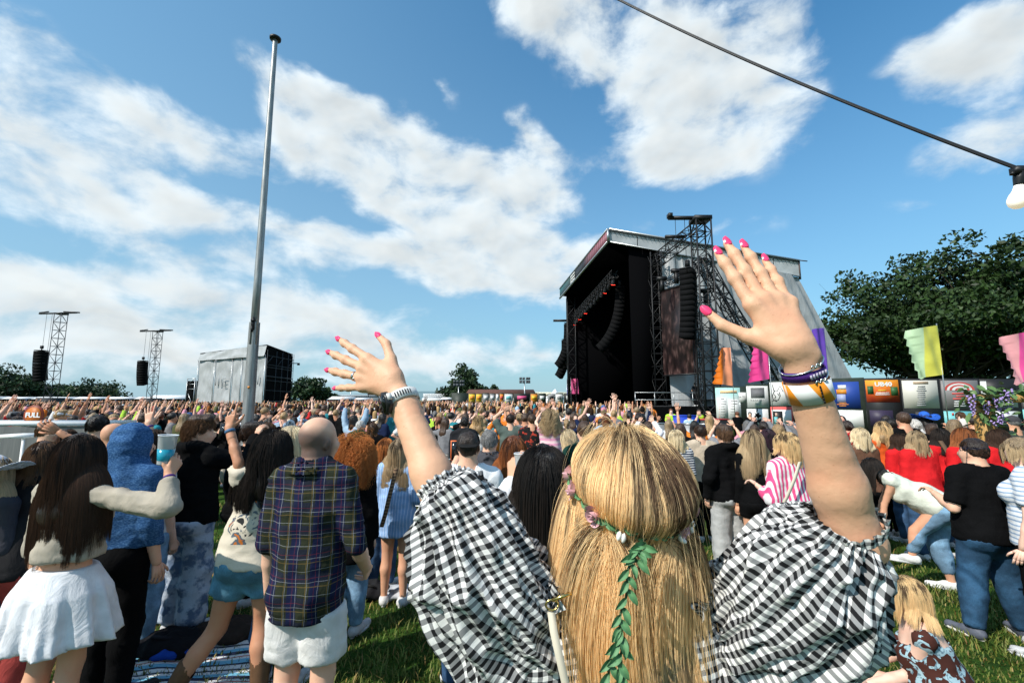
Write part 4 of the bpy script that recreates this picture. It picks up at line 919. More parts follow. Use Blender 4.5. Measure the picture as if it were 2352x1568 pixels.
def delay_stage():
    FR, FL, BR = place(606, 55), place(452, 62), place(668, 61); FR, FL, BR = [np.array(p) for p in (FR, FL, BR)]; BL = FL + BR - FR; H = 8.3; r = thing('delay_stage', 'box stage hung with grey tarpaulin standing in the crowd, black side', 'stage', FR)
    o = FR; q = lambda P, z: P - o + np.array([0, 0, z]); e = lambda t: FL * (1 - t) + FR * t; fw = nrm(np.cross(FR - FL, (0, 0, 1))) ; cuts = [0, .27, .54, .68, .82, 1.0]
    for i in range(5):
        a, b = e(cuts[i]), e(cuts[i + 1] - .006)
        mb = MB(); sheet(mb, q(a, 1.75), q(b, 1.75), q(b, H - .95), q(a, H - .95), 14, 26, .14 if i in (0, 1, 4) else .08, 3 + i, (2, 5)); mb.build('tarpaulin', M_TARP, r, True)
        mb = MB(); sheet(mb, q(a, 0), q(b, 0), q(b, 1.72), q(a, 1.72), 10, 8, .09, 13 + i, (2, 2)); mb.build('skirt', M_TARP, r, True)
    mb = MB()
    for t in cuts: mb.tube([q(e(t), 0) + fw * .12, q(e(t), H - .8) + fw * .12], .05, 5)
    mb.tube([q(FL, H - .9) + fw * .12, q(FR, H - .9) + fw * .12], .05, 5); mb.build('scaffold_pole', M_STEEL, r)
    mb = MB(); sheet(mb, q(FL, H - 1.0) + fw * .3, q(FR, H - 1.0) + fw * .3, q(FR, H + .35), q(FL, H + .0), 30, 5, .18, 31, (9, 2)); mb.build('roof_flap', M_TARP, r, True)
    mb = MB(); mb.slab(q(FL, H - .05), q(FR, H + .3), q(BR, H - .3), q(BL, H - .6), .12); mb.build('roof', M_SCRIM, r)
    mb = MB(); sheet(mb, q(FR, 0), q(BR, 0), q(BR, H - .4), q(FR, H + .2), 10, 16, .05, 41); mb.build('black_side', M_SCRIM, r, True)
    mb = MB(); so = nrm(np.cross(BR - FR, (0, 0, 1))) * .14
    for z in (1.9, 3.2, 4.4, 4.9, 6.0, 6.3, 7.4): mb.tube([q(FR, z) + so, q(BR, z - .1) + so], .03 if z not in (1.9, 4.9) else .05, 4)
    for t in (.0, .33, .55, .78, 1): P = FR * (1 - t) + BR * t; mb.tube([q(P, 0) + so, q(P, H - .2) + so], .03, 4)
    for t in (0, .4, .8): P, Q2 = FR * (1 - t) + BR * t, FR * (.8 - t) + BR * (t + .2); mb.tube([q(P, 6.4) + so, q(Q2, 7.4) + so], .03, 4)
    mb.build('side_scaffold', material('dull_scaffold', (.10, .105, .11), .5, metal=.4), r)
    mb = MB(); mb.tube([q(BR, H - 1.4), q(BR, H - 1.4) + np.array([.8, 0, 0])], .06, 5); mb.box(q(BR, H - 1.5) + np.array([.8, 0, 0]), (.25, .25, .3)); mb.build('bracket_lamp', M_BLACK, r)
    mb = MB(); fo = fw * .16
    for t0, z0, w, hh in [(.32, 3.9, .035, 1.1), (.37, 3.85, .035, 1.1), (.425, 3.75, .03, 1.0), (.93, 3.9, .04, 1.0)]: mb.slab(q(e(t0), z0) + fo * 1.6, q(e(t0 + w * .35), z0) + fo * 1.6, q(e(t0 + w * .45), z0 + hh) + fo * 1.6, q(e(t0 + w * .1), z0 + hh) + fo * 1.6, .02)
    for dz in (0, .5, .95): mb.slab(q(e(.435), 3.78 + dz) + fo * 1.6, q(e(.475), 3.78 + dz) + fo * 1.6, q(e(.475), 3.86 + dz) + fo * 1.6, q(e(.435), 3.86 + dz) + fo * 1.6, .02)
    mb.build('faded_lettering', material('faded_grey', (.25, .27, .28), .7), r)['kind'] = 'stuff'
    B = np.array(place(446, 66)); A = np.array(place(428, 67)); s = thing('scaffold_tower', 'small black-backed scaffold tower left of the grey delay stage', 'scaffold', A); q2 = lambda P, z: P - A + np.array([0, 0, z])
    mb = MB(); mb.box(q2((A + B) / 2, 2.4) + np.array([0, .6, 0]), (1.3, .8, 4.8)); mb.build('black_cloth', M_SCRIM, s); mb = MB()
    for P in (A, B): mb.tube([q2(P, 0), q2(P, 5.2)], .06, 5)
    for z in (1.3, 3.6, 4.3, 5.1): mb.tube([q2(A, z), q2(B, z)], .05, 5)
    mb.tube([q2(A, 3.6), q2(B, 1.0)], .05, 5); mb.tube([q2(A, 4.3), q2(B, 5.1)], .05, 5); mb.build('scaffold_frame', M_STEEL, s)
delay_stage()

# ------------------------------------------------------------------ far tents, buildings, screen
M_TENT = material('white_canvas', (.74, .75, .75), .6)
def marquee(label, x0, x1, Y, eave, ridge, group=None):
    a, b = at(x0, 900, Y)[0], at(x1, 900, Y)[0]; r = thing('marquee', label, 'marquee', (a, Y, 0), 0, group); w = b - a; D = 6
    ze, zr = ztop(eave, Y), ztop(ridge, Y); mb = MB(); mb.hexa([(0, 0, ze), (w, 0, ze), (w, D, ze), (0, D, ze), (.3, D * .4, zr), (w - .3, D * .4, zr), (w - .3, D * .6, zr), (.3, D * .6, zr)]); mb.build('roof', M_TENT, r)
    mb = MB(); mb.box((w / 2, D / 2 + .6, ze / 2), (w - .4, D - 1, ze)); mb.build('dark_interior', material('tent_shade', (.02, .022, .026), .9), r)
    mb = MB(); n = max(2, int(w / 4))
    for i in range(n + 1): mb.box((w * i / n, .1, ze / 2), (.12, .12, ze))
    mb.build('pole', material('blue_leg', (.03, .06, .16), .5), r)
for i, (a, b) in enumerate([(-130, -10), (-8, 62), (64, 158), (162, 232), (235, 300), (303, 420)]):
    marquee(['white bar tent cut by the left edge', 'low white bar tent under the tall left trees', 'low white bar tent at the foot of the left speaker tower', 'white bar tent right of the left speaker tower', 'narrow white bar tent between the speaker towers', 'long white bar tent reaching the second speaker tower'][i], a, b, 118 + i, 916, 911 if i else 910, 'row of white bar tents')
def simple_building(name, label, cat, x0, x1, Y, eave, ridge, D, mw, mr, rof=.4):
    a, b = at(x0, 900, Y)[0], at(x1, 900, Y)[0]; r = thing(name, label, cat, (a, Y, 0)); w = b - a; ze, zr = ztop(eave, Y), ztop(ridge, Y)
    MB().box((w / 2, D / 2, ze / 2), (w, D, ze)).build('wall', mw, r); MB().hexa([(-rof, -rof, ze), (w + rof, -rof, ze), (w + rof, D + rof, ze), (-rof, D + rof, ze), (0, D * .5 - .1, zr), (w, D * .5 - .1, zr), (w, D * .5 + .1, zr), (0, D * .5 + .1, zr)]).build('roof', mr, r); return r, w, ze, zr
M_BROWN = material('brown_roof', (.115, .052, .038), .8, fn=lambda k, b: k.l.new(vary(k, (.115, .052, .038), k.noise(objcoord(k), 1.5, 3), .85, 1.15), b.inputs['Base Color']))
simple_building('stand_building', 'long low building with a brown roof behind the far posters', 'building', 1072, 1228, 96, 907, 893, 9, material('pale_wall', (.45, .42, .36), .8), M_BROWN)
r, w, ze, zr = simple_building('hall', 'cream ribbed hall roof left of the main stage', 'building', 1232, 1322, 104, 906, 899, 12, material('cream_wall', (.62, .60, .50), .8), material('cream_roof', (.60, .58, .44), .7))
mb = MB(); [mb.box((w * i / 14, 3, ze + (zr - ze) * .5), (.18, .18, .3)) for i in range(15)]; mb.build('roof_rib', material('cream_rib', (.40, .39, .32), .7), r)
mb = MB(); P = place(1275, 88); r = thing('peaked_tent', 'white peaked pagoda tent in front of the cream hall', 'tent', P); zt = ztop(893, 88); prof = [(2.6, 2.5), (1.5, 2.75), (.8, 3.2), (.35, zt - .3), (.08, zt)]; mb.lathe(prof, n=8); mb.build('canopy', M_TENT, r, True); MB().lathe([(2.45, 0), (2.45, 2.5)], n=8).build('side_wall', M_TENT, r)
r, w, ze, zr = simple_building('far_shed', 'long grey flat shed on the horizon behind the white tents', 'building', 760, 895, 170, 909, 906, 14, material('grey_shed', (.25, .28, .30), .8), material('grey_shed_roof', (.30, .33, .35), .7))
marquee('larger white tent below the far video screen', 752, 805, 112, 917, 910, 'white tents in the distance'); marquee('smaller white tent right of the larger white tent', 806, 842, 114, 918, 913, 'white tents in the distance'); marquee('white trailer tent with a flat roof behind the bar tents', 340, 440, 140, 912, 907, 'white tents in the distance')
def far_screen():
    P = place(861, 118); r = thing('video_screen', 'distant video screen on legs left of the smartwatch hand', 'screen', P); zt, zb = ztop(887, 118), ztop(907, 118); w = 3.6
    MB().box((0, 0, (zt + zb) / 2), (w, .4, zt - zb)).build('frame', M_BLACK, r); 
    MB().box((0, -.23, (zt + zb) / 2 - .1), (w * .78, .04, (zt - zb) * .55)).build('display', material('screen_green', (.02, .10, .09), .4, fn=lambda k, b: (k.set(b.inputs['Emission Color'], (.05, .32, .26, 1)), k.set(b.inputs['Emission Strength'], .4))), r)
    MB().box((.95, -.26, (zt + zb) / 2 - .1), (.5, .03, .7)).box((-.4, -.26, (zt + zb) / 2), (1.2, .03, .1)).box((-.4, -.26, (zt + zb) / 2 - .4), (1.0, .03, .08)).build('caption', material('screen_cyan', (.2, .5, .5), .4), r)
    MB().tube([(-w * .45, 0, 0), (-w * .45, 0, zt + .6)], .08).tube([(w * .45, 0, 0), (w * .45, 0, zt + .6)], .08).build('leg', M_BLACK, r)
far_screen()
def text_mesh(name, body, size, mat, parent, loc, rot=(math.pi / 2, 0, 0), extrude=.004, align='CENTER', bold=0.0, res=2, shear=0.0, stretch=1.0):
    c = bpy.data.curves.new(name, 'FONT'); c.body = body; c.size = size; c.align_x = align; c.align_y = 'CENTER'; c.extrude = extrude; c.resolution_u = res; c.offset = bold; c.shear = shear
    o = bpy.data.objects.new(name, c); COL.objects.link(o); bpy.context.view_layer.update(); dg = bpy.context.evaluated_depsgraph_get(); me = bpy.data.meshes.new_from_object(o.evaluated_get(dg)); bpy.data.objects.remove(o); bpy.data.curves.remove(c)
    me.materials.clear(); me.materials.append(mat); n = obj(name, me, parent); n.location = loc; n.rotation_euler = rot; n.scale = (stretch, 1, 1); return n
def street_food():
    P = place(1002, 108); r = thing('food_stand', 'white food stand with STREET FOOD sign letters on its roof', 'food stand', P); ze = ztop(914, 108)
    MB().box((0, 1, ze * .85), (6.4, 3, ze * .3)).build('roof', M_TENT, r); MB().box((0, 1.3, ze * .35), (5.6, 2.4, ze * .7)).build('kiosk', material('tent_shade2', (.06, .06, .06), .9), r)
    MB().box((0, .2, ze + .55), (6.2, .1, 1.0)).build('sign_board', material('sign_pale', (.55, .57, .58), .6), r); text_mesh('lettering', 'STREET FOOD', .85, M_WHITE, r, (0, .1, ze + .6), bold=.01)
street_food()
marquee('white van-like stall right of the food stand', 1010, 1038, 100, 917, 912, 'white tents in the distance')
def light_mast(label, px, Y, top):
    P = place(px, Y); H = ztop(top, Y); r = thing('light_mast', label, 'light mast', P, 0, 'distant floodlight masts'); MB().tube([(0, 0, 0), (0, 0, H)], [.14, .09], 6).build('mast', M_STEEL, r)
    mb = MB(); [mb.box((x, 0, H + z), (.5, .3, .5)) for x in (-.8, -.2, .5, .9) for z in (0, .7)]; mb.box((0, 0, H + .3), (2.2, .1, .1)); mb.build('lamp_head', material('lamp_head', (.06, .07, .08), .5), r)
light_mast('floodlight mast standing above the brown roof', 1205, 92, 877); light_mast('thin mast in front of the tall airy tree', 1053, 90, 884); light_mast('thin light mast above the white tents', 806, 150, 893)
# ------------------------------------------------------------------ main stage
SA, SB, SCc = np.array([8.4, 38.0, 0]), np.array([5.9, 54.0, 0]), np.array([26.5, 40.8, 0]); SU = nrm(SB - SA); SV = nrm(SCc - SA); SD = SB + SCc - SA
M_ROOFPVC = material('pale_roof_sheet', (.52, .53, .53), .45, fn=lambda k, b: (k.l.new(vary(k, (.52, .53, .53), k.noise(objcoord(k), .9, 4), .8, 1.1), b.inputs['Base Color']), bump(k, b, k.noise(objcoord(k), 2.5, 3), .25, .06)))
M_STBLACK = material('stage_black', (.0035, .0035, .004), 1.0, 0.0)
M_DECK = material('stage_deck', (.02, .02, .021), .6)
def f_fascia(k, b):
    g = objcoord(k); X, Y, Z = k.sep(g); u = k.m('DIVIDE', k.v('DOT_PRODUCT', g, tuple(SU)), 16.2)
    c = k.ramp(u, [(0, (.30, .10, .13)), (.30, (.22, .10, .12)), (.42, (.03, .03, .035)), (.62, (.02, .025, .03)), (.74, (.08, .13, .12)), (1, (.03, .20, .22))])
    w = k.m('SINE', k.m('MULTIPLY', u, 190.0)); c = k.mix(k.m('MULTIPLY', k.sstep(w, .0, .5), .7), c, k.v('SCALE', c, .35)); k.l.new(c, b.inputs['Base Color'])
def stage():
    r = thing('main_stage', 'huge black festival stage with pale sloping roof and speaker wings', 'stage', SA); q = lambda P, z: P - SA + np.array([0, 0, z])
    zA, zB, zC = ztop(528, 38), ztop(664, 54), ztop(600, 40.8); zD = zB - (zA - zC); fA, fB, fC = zA - ztop(556, 38), zB - ztop(685, 54), zC - ztop(636, 40.8); DD = SD
    MB().hexa([q(SA, zA - .12), q(SCc, zC - .12), q(DD, zD - .12), q(SB, zB - .12), q(SA, zA), q(SCc, zC), q(DD, zD), q(SB, zB)]).build('roof_sheet', M_ROOFPVC, r)
    MB().hexa([q(SA + SU * .2 + SV * .2, zA - fA * .8), q(SCc - SV * .2 + SU * .2, zC - fC * .8), q(DD, zD - 1), q(SB + SV * .2 - SU * .2, zB - fB * .8), q(SA + SU * .2 + SV * .2, zA - .14), q(SCc - SV * .2 + SU * .2, zC - .14), q(DD, zD - .14), q(SB + SV * .2 - SU * .2, zB - .14)]).build('roof_soffit', M_STBLACK, r)
    out = nrm(np.cross(SU, (0, 0, 1))) ; out = out if out[0] < 0 else -out                                                        # towards the audience
    sd = nrm(np.cross(SV, (0, 0, 1))); sd = sd if sd[1] < 0 else -sd                                                              # towards the camera
    MB().slab(q(SB, zB - fB) + out * .05, q(SA, zA - fA) + out * .05, q(SA, zA) + out * .05, q(SB, zB) + out * .05, .06).build('front_fascia', material('printed_fascia', rough=.5, fn=f_fascia), r)
    n = 7
    for i in range(n):      # side fascia sheets, each its own
        t0, t1 = i / n, (i + 1) / n - .004; a, b = SA * (1 - t0) + SCc * t0, SA * (1 - t1) + SCc * t1; z0, z1 = zA + (zC - zA) * t0, zA + (zC - zA) * t1; f0, f1 = fA + (fC - fA) * t0, fA + (fC - fA) * t1
        mb = MB(); sheet(mb, q(a, z0 - f0) + sd * .05, q(b, z1 - f1) + sd * .05, q(b, z1) + sd * .05, q(a, z0) + sd * .05, 8, 4, .05, 50 + i, (2, 2)); mb.build('side_fascia', M_ROOFPVC, r, True)
    mb = MB(); mb.tube([q(SA, zA + .05) + sd * .1, q(SCc, zC + .05) + sd * .1], .10, 6); mb.tube([q(SA, zA - fA) + sd * .1, q(SCc, zC - fC) + sd * .1], .07, 6); mb.tube([q(SA, zA + .05) + out * .1, q(SB, zB + .05) + out * .1], .09, 6); mb.tube([q(SA, zA - fA) + out * .12, q(SB, zB - fB) + out * .12], .12, 6); mb.tube([q(SA, zA) + out * .1 + sd * .1, q(SA, zA - fA) + out * .1 + sd * .1], .13, 6); mb.build('roof_edge_rail', M_STEEL, r, True)
    mb = MB(); mb.tube([q(SCc, zC + .1), q(SCc + SV * .9, zC + .05)], .05, 5); mb.tube([q(SCc, zC), q(SCc, zC - fC * 1.15)], .12, 5); mb.build('corner_post', material('rusty_steel', (.10, .07, .06), .7), r)
    # lacing along the top edge
    mb = MB()
    for i in range(46):
        t = i / 46; P = SA * (1 - t) + SCc * t; z = zA + (zC - zA) * t; P2 = SA * (1 - t - .012) + SCc * (t + .012); mb.tube([q(P, z - .06) + sd * .14, q(P2, z - .42) + sd * .14], .018, 3, False)
    mb.tube([q(SA, zA - .12) + sd * .16, q(SCc, zC - .12) + sd * .16], .03, 4); o = mb.build('lacing', M_BLACK, r); o['kind'] = 'stuff'
    # white logo on the front fascia, too small to read
    mb = MB(); t0 = .60
    for row in range(3):
        for c in range(5):
            u = t0 + .012 + .020 * c; P = SA * (1 - u) + SB * u; z = zA + (zB - zA) * u - .28 - row * .32; mb.box(q(P, z) + out * .16, (.05, .20, .22)); mb.box(q(P + SU * .1, z + (.06 if c % 2 else -.06)) + out * .16, (.05, .12, .07))
    o = mb.build('logo_mark', M_WHITE, r); o['kind'] = 'stuff'
    # black box: back wall, far side wall, near dark wing
    zk = zB - 1; d = 13.0
    MB().slab(q(SA + SV * d, .0), q(SB + SV * d, .0), q(SB + SV * d, zk - 1.2), q(SA + SV * d, zA - 2.6), .2).build('back_cloth', M_STBLACK, r)
    MB().slab(q(SB + SV * .6 - SU * .3, 0), q(SB + SV * d, 0), q(SB + SV * d, zk - 1.2), q(SB + SV * .6 - SU * .3, zk), .2).build('far_side_cloth', M_STBLACK, r)
    MB().slab(q(SA + SV * 1.9 + SU * .4, 0), q(SA + SV * 4.9 + SU * .4, 0), q(SA + SV * 4.9 + SU * .4, zA - fA - .5), q(SA + SV * 1.9 + SU * .4, zA - fA), .15).build('near_side_cloth', M_STBLACK, r)
    dk = 1.55
    F0, F1 = SA - SU * 3.6, SB; MB().hexa([q(F0, 0), q(F0 + SV * 13, 0), q(F1 + SV * 13, 0), q(F1, 0), q(F0, dk), q(F0 + SV * 13, dk), q(F1 + SV * 13, dk), q(F1, dk)]).build('deck', M_DECK, r)
    mb = MB(); sheet(mb, q(F1, 0) + out * .12, q(F0, 0) + out * .12, q(F0, dk) + out * .12, q(F1, dk) + out * .12, 40, 4, .06, 61, (14, 1)); mb.build('deck_skirt', M_SCRIM, r, True)
    mb = MB(); sheet(mb, q(F0, 0) + sd * .14, q(F0 + SV * 13, 0) + sd * .14, q(F0 + SV * 13, dk) + sd * .14, q(F0, dk) + sd * .14, 30, 4, .06, 62, (10, 1)); mb.build('deck_skirt', M_SCRIM, r, True)
    # columns (dark lattice legs of the roof)
    for P, zz in ((SB + SV * 1.0 - SU * .8, zB - 1.2), (SA + SV * 4.0 - SU * .2, zA - 2)): MB().truss(q(P, dk), q(P, zz), .9, 1.1, .06, .03).build('roof_leg', M_TRUSSB, r)
    # side tarpaulin from roof to ground, spreading at the foot
    W0, W1, W2 = SA + SV * 4.6, SA + SV * 18.2, SA + SV * 23.2; zf = lambda t: zA - fA + (zC - fC - zA + fA) * t / 18.3; edges = [0, .16, .36, .56, .78, 1.0]
    for i in range(5):
        e0, e1 = edges[i], edges[i + 1] - .004; a, b = W0 * (1 - e0) + W2 * e0, W0 * (1 - e1) + W2 * e1; c, dd = W0 * (1 - e1) + W1 * e1, W0 * (1 - e0) + W1 * e0
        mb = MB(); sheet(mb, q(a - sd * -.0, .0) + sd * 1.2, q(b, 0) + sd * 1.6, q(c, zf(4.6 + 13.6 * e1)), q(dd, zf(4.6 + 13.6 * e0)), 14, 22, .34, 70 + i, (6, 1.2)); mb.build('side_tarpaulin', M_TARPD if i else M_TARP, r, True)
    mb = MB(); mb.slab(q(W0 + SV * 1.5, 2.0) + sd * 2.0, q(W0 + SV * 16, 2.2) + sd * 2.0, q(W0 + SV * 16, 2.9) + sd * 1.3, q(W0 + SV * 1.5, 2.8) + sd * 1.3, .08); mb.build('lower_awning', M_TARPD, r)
    mb = MB()
    for i in range(7): P = W0 + SV * (1.5 + 2.4 * i); mb.tube([q(P, 0) + sd * 2.0, q(P, 2.1) + sd * 2.0], .06, 5)
    mb.build('awning_post', M_TRUSSB, r)
    mb = MB(); P0 = SA - SU * 2.2 + SV * 1.0 + sd * .5
    for P, P1 in ((SA - SU * 3.4 + SV * 0.3, SA - SU * 3.4 + SV * 6.5),):
        for z in (dk + .5, dk + 1.05): mb.tube([q(P, z) + sd * .25, q(P1, z) + sd * .25], .03, 5)
        for i in range(5): mb.tube([q(P + SV * 6.2 * i / 4, dk - .1) + sd * .25, q(P + SV * 6.2 * i / 4, dk + 1.1) + sd * .25], .03, 5)
    mb.build('guard_rail', M_STEEL, r)
    return dk
DECK_Z = stage()
LA = 'main stage line arrays'; LT = 'main stage lattice towers'
def tower(label, P, H, w=1.15): r = thing('truss_tower', label, 'truss tower', P, 0, LT); MB().truss((0, 0, 0), (0, 0, H), w, 1.0, .065, .035).build('lattice_mast', M_TRUSSB, r); MB().box((0, 0, .12), (2.0, 2.0, .24)).build('base_plate', M_BLACK, r); return r
TP = np.array([14.25, 33.0, 0]); TH = ztop(508, 33); r = tower('tall black lattice tower in front of the stage tarpaulin', TP, TH, 1.1)
MB().box((-1.0, 0, TH + .25), (2.8, .3, .22)).box((-2.3, 0, TH + .42), (.3, .5, .3)).box((-1.7, .6, TH - 1.0), (1.6, .25, .2)).box((0, 0, TH + .1), (1.3, 1.2, .3)).build('top_beam', M_BLACK, r)
MB().tube([(-1.9, 0, TH + .2), (-1.9, 0, TH - 3)], .02, 4).tube([(-1.2, 0, TH + .2), (-1.2, 0, TH - 4)], .02, 4).build('hoist_chain', M_BLACK, r)
E1 = np.array([12.3, 38.2, ztop(604, 38.2)]); r = thing('truss_girder', 'black lattice girder running from the tower top back to the stage roof', 'truss', TP); MB().truss((0, 0, TH - .4), E1 - TP, .85, .8, .055, .03).build('lattice', M_TRUSSB, r)
RK0, RK1 = np.array([14.4, 33.6, ztop(592, 33.6)]), np.array([22.6, 37.2, 0.3]); r = thing('raking_truss', 'slanted black lattice brace leaning against the tower, behind the waving hand', 'truss', RK0); MB().truss((0, 0, 0), RK1 - RK0, .8, .85, .055, .03).build('lattice', M_TRUSSB, r); MB().truss((0, 0, -.2), (RK1 - RK0) * (1, 1, 1) + np.array([1.1, .3, 0]), .6, .85, .04, .025).build('second_chord', M_TRUSSB, r)
r = thing('screen_truss', 'small black lattice holding the side screen', 'truss', (12.6, 37.6, 0)); p0 = np.array([0, 0, ztop(655, 37.6)]); MB().truss(p0, np.array([1.55, -4.4, p0[2] + .2]), .4, .5, .03, .018).build('lattice', M_TRUSSB, r); MB().truss((1.5, -3.2, 0), (1.5, -3.2, 9), .42, .6, .04, .02).build('leg', M_TRUSSB, r)
for i, (px, py) in enumerate([(1520, 640), (1553, 622), (1620, 668)]):
    P = at(px, py, 35.5 - .5 * i); t = thing('chain_hoist', ['black chain hoist at the left end of the screen truss', 'black chain hoist above the middle of the side screen', 'black chain hoist beside the tall lattice tower'][i], 'hoist', P, 0, 'chain hoists'); MB().box((0, 0, 0), (.75, .3, .3)).box((0, 0, -.55), (.28, .28, .9)).tube([(0, 0, .1), (0, 0, 2.2)], .02, 4).build('body', M_BLACK, t)
def f_video(k, b):
    c = objcoord(k); X, Y, Z = k.sep(c); p = k.comb(k.m('ADD', k.m('MULTIPLY', X, .4), k.m('MULTIPLY', Y, -1.0)), k.m('MULTIPLY', Z, .42), 0.0)
    v = k.new('ShaderNodeTexVoronoi', voronoi_dimensions='2D'); v.inputs['Scale'].default_value = 2.3; v.inputs['Randomness'].default_value = 1; k.l.new(k.v('ADD', p, k.v('SCALE', k.new('ShaderNodeTexNoise', i_Vector=p, i_Scale=1.6).outputs['Color'], .8)), v.inputs['Vector'])
    n = k.noise(p, 3.2, 4, .6); c1 = k.ramp(v.outputs['Distance'], [(.0, (.30, .19, .17)), (.28, (.11, .06, .055)), (.6, (.030, .018, .018))]); c1 = vary(k, c1, n, .25, 1.5)
    c1 = k.mix(k.sstep(Z, 2.0, 6.5), c1, k.v('SCALE', c1, .35)); b.inputs['Base Color'].default_value = (.012, .010, .010, 1); k.l.new(c1, b.inputs['Emission Color']); b.inputs['Emission Strength'].default_value = .95
M_VIDEO = material('video_picture', rough=.4, fn=f_video)
def screen(label, P0, P1, z0, z1, zt1=None):
    r = thing('video_screen', label, 'screen', P0, 0, 'side video screens'); a = np.zeros(3); b = np.array(P1) - np.array(P0); u = nrm(b); nn = nrm(np.cross(u, (0, 0, 1)))
    MB().slab(a + (0, 0, z0), b + (0, 0, z0), b + (0, 0, z1), a + (0, 0, z1), .12).build('picture', M_VIDEO, r)
    MB().slab(a + (0, 0, z0 - .12), b + (0, 0, z0 - .12), b + (0, 0, z0 - .01), a + (0, 0, z0 - .01), .22).slab(a + (0, 0, z1 + .01), b + (0, 0, z1 + .01), b + (0, 0, z1 + .14), a + (0, 0, z1 + .14), .22).build('frame', M_BLACK, r)
P0, P1 = np.array([at(1521, 800, 38)[0], 37.6, 0]), np.array([at(1597, 800, 34.8)[0], 34.5, 0]); screen('video screen showing the crowd beside the waving right hand', P0, P1, ztop(860, 37), ztop(668, 37))
line_array('large black line array hung in front of the right video screen', at(1580, 628, 33.6), 13, 1.25, .40, .9, .16, LA, .0, .9)
line_array('long curved black line array hanging under the stage roof', at(1425, 668, 43), 16, .95, .40, .9, .95, LA, .05, 1.3)
line_array('shorter black line array behind the long curved one', at(1480, 690, 46), 9, 1.4, .42, 1.0, .30, LA, .0, .6)
line_array('curved black line array outermost on the far side of the stage', at(1306, 748, 55), 13, .8, .42, .9, .95, LA, .0, 1.0)
line_array('second curved line array on the far side, set lower', at(1300, 785, 57), 12, .75, .40, .9, .8, LA, .0, 1.0)
line_array('wide black speaker block in front of the far screen', at(1340, 768, 56), 8, 1.3, .48, 1.1, .35, LA, .0, .9)
tower('far black lattice tower left of the stage opening', np.array(place(1357, 55.5)), ztop(688, 55.5), .9); tower('slim far lattice tower beside the far screen', np.array(place(1329, 56.5)), ztop(742, 56.5), .7)
FA, FB = at(1318, 738, 57), at(1366, 686, 53.5); r = thing('truss_girder', 'far lattice girder carrying the outer line arrays', 'truss', FA); MB().truss((0, 0, 0), FB - FA, .7, .7, .05, .03).build('lattice', M_TRUSSB, r); MB().box((-1.3, 0, .1), (2.6, .3, .25)).build('outrigger', M_BLACK, r)
screen('narrow far video screen left of the stage opening', np.array(place(1331, 57.5)), np.array(place(1349, 55.8)), ztop(905, 56.5), ztop(822, 56.5))
LA0, LA1 = at(1312, 738, 55), at(1413, 628, 40.5); r = thing('lighting_truss', 'black lighting girder under the front roof edge, lamps below', 'truss', LA0); MB().truss((0, 0, 0), LA1 - LA0, .6, .6, .045, .025).build('lattice', M_TRUSSB, r)
M_RED = material('red_lamp', (.3, .01, .01), .4, fn=lambda k, b: (k.set(b.inputs['Emission Color'], (1, .05, .03, 1)), k.set(b.inputs['Emission Strength'], 5.0)))
M_LENS = material('lamp_lens', (.25, .26, .28), .15)
for i in range(14):
    t = (i + .5) / 14; P = LA0 + (LA1 - LA0) * t - np.array([0, 0, .55]); lit = i in (1, 3, 5, 11, 13); o = thing('stage_lamp', ('lit red' if lit else 'dark') + ' stage lamp on the lighting girder, number %s from the far end' % ['one', 'two', 'three', 'four', 'five', 'six', 'seven', 'eight', 'nine', 'ten', 'eleven', 'twelve', 'thirteen', 'fourteen'][i], 'lamp', P, 0, 'stage lamps'); Rr = rotx(.5 + .3 * math.sin(i * 2.3)) @ rotz(i)
    MB().lathe([(.10, .25), (.20, .12), (.22, -.25), (.20, -.30)], n=8, R=Rr).box((0, 0, .3), (.12, .4, .3)).build('housing', M_BLACK, o); MB().lathe([(.01, -.315), (.19, -.31), (.19, -.325), (.01, -.33)], n=8, R=Rr).build('lens', M_RED if lit else M_LENS, o)
for i, (px, py, Y, rr) in enumerate([(1448, 868, 60, .09), (1467, 872, 60, .13), (1415, 880, 58, .07), (1439, 858, 59, .06), (1546, 873, 38, .05), (1453, 785, 55, .05)]):
    P = at(px, py, Y); o = thing('stage_lamp', ['small red light low at the back of the stage', 'brightest red light at the back of the stage', 'faint lamp at the far back of the stage', 'faint lamp above the red back lights', 'tiny red marker light on the near stage column', 'tiny red marker light below the long line array'][i], 'lamp', P, 0, 'stage lamps'); MB().lathe([(rr * .5, -rr), (rr, -rr * .6), (rr, rr * .6), (rr * .5, rr)], n=8, R=rotx(1.57)).build('lens', M_RED if i != 2 else M_LENS, o)
# things on the stage: drum kit, guitars, amps
def drum_kit():
    P = at(1468, 926, 57); P[2] = DECK_Z; r = thing('drum_kit', 'drum kit with pale shells on the stage', 'drum kit', P); m = material('drum_shell', (.55, .50, .48), .3); c = material('cymbal', (.45, .33, .10), .25, metal=.9)
    MB().lathe([(.30, -.2), (.30, .2)], (0, -.3, .32), 14, rotx(1.57)).build('bass_drum', m, r); MB().lathe([(.17, -.1), (.17, .12)], (-.35, -.1, .8), 12).build('tom', m, r); MB().lathe([(.17, -.1), (.17, .12)], (.30, -.1, .8), 12).build('tom', m, r); MB().lathe([(.22, -.2), (.22, .2)], (.7, .1, .5), 12).build('floor_tom', m, r)
    for x in (-.85, .95): MB().lathe([(.24, 0), (.02, .04)], (x, 0, 1.25), 14).build('cymbal', c, r); MB().tube([(x, 0, 0), (x, 0, 1.28)], .02, 5).build('stand', M_STEEL, r)
    MB().box((0, .2, .04), (2.4, 1.8, .08)).build('rug', material('drum_rug', (.12, .11, .11), .9), r)
drum_kit()
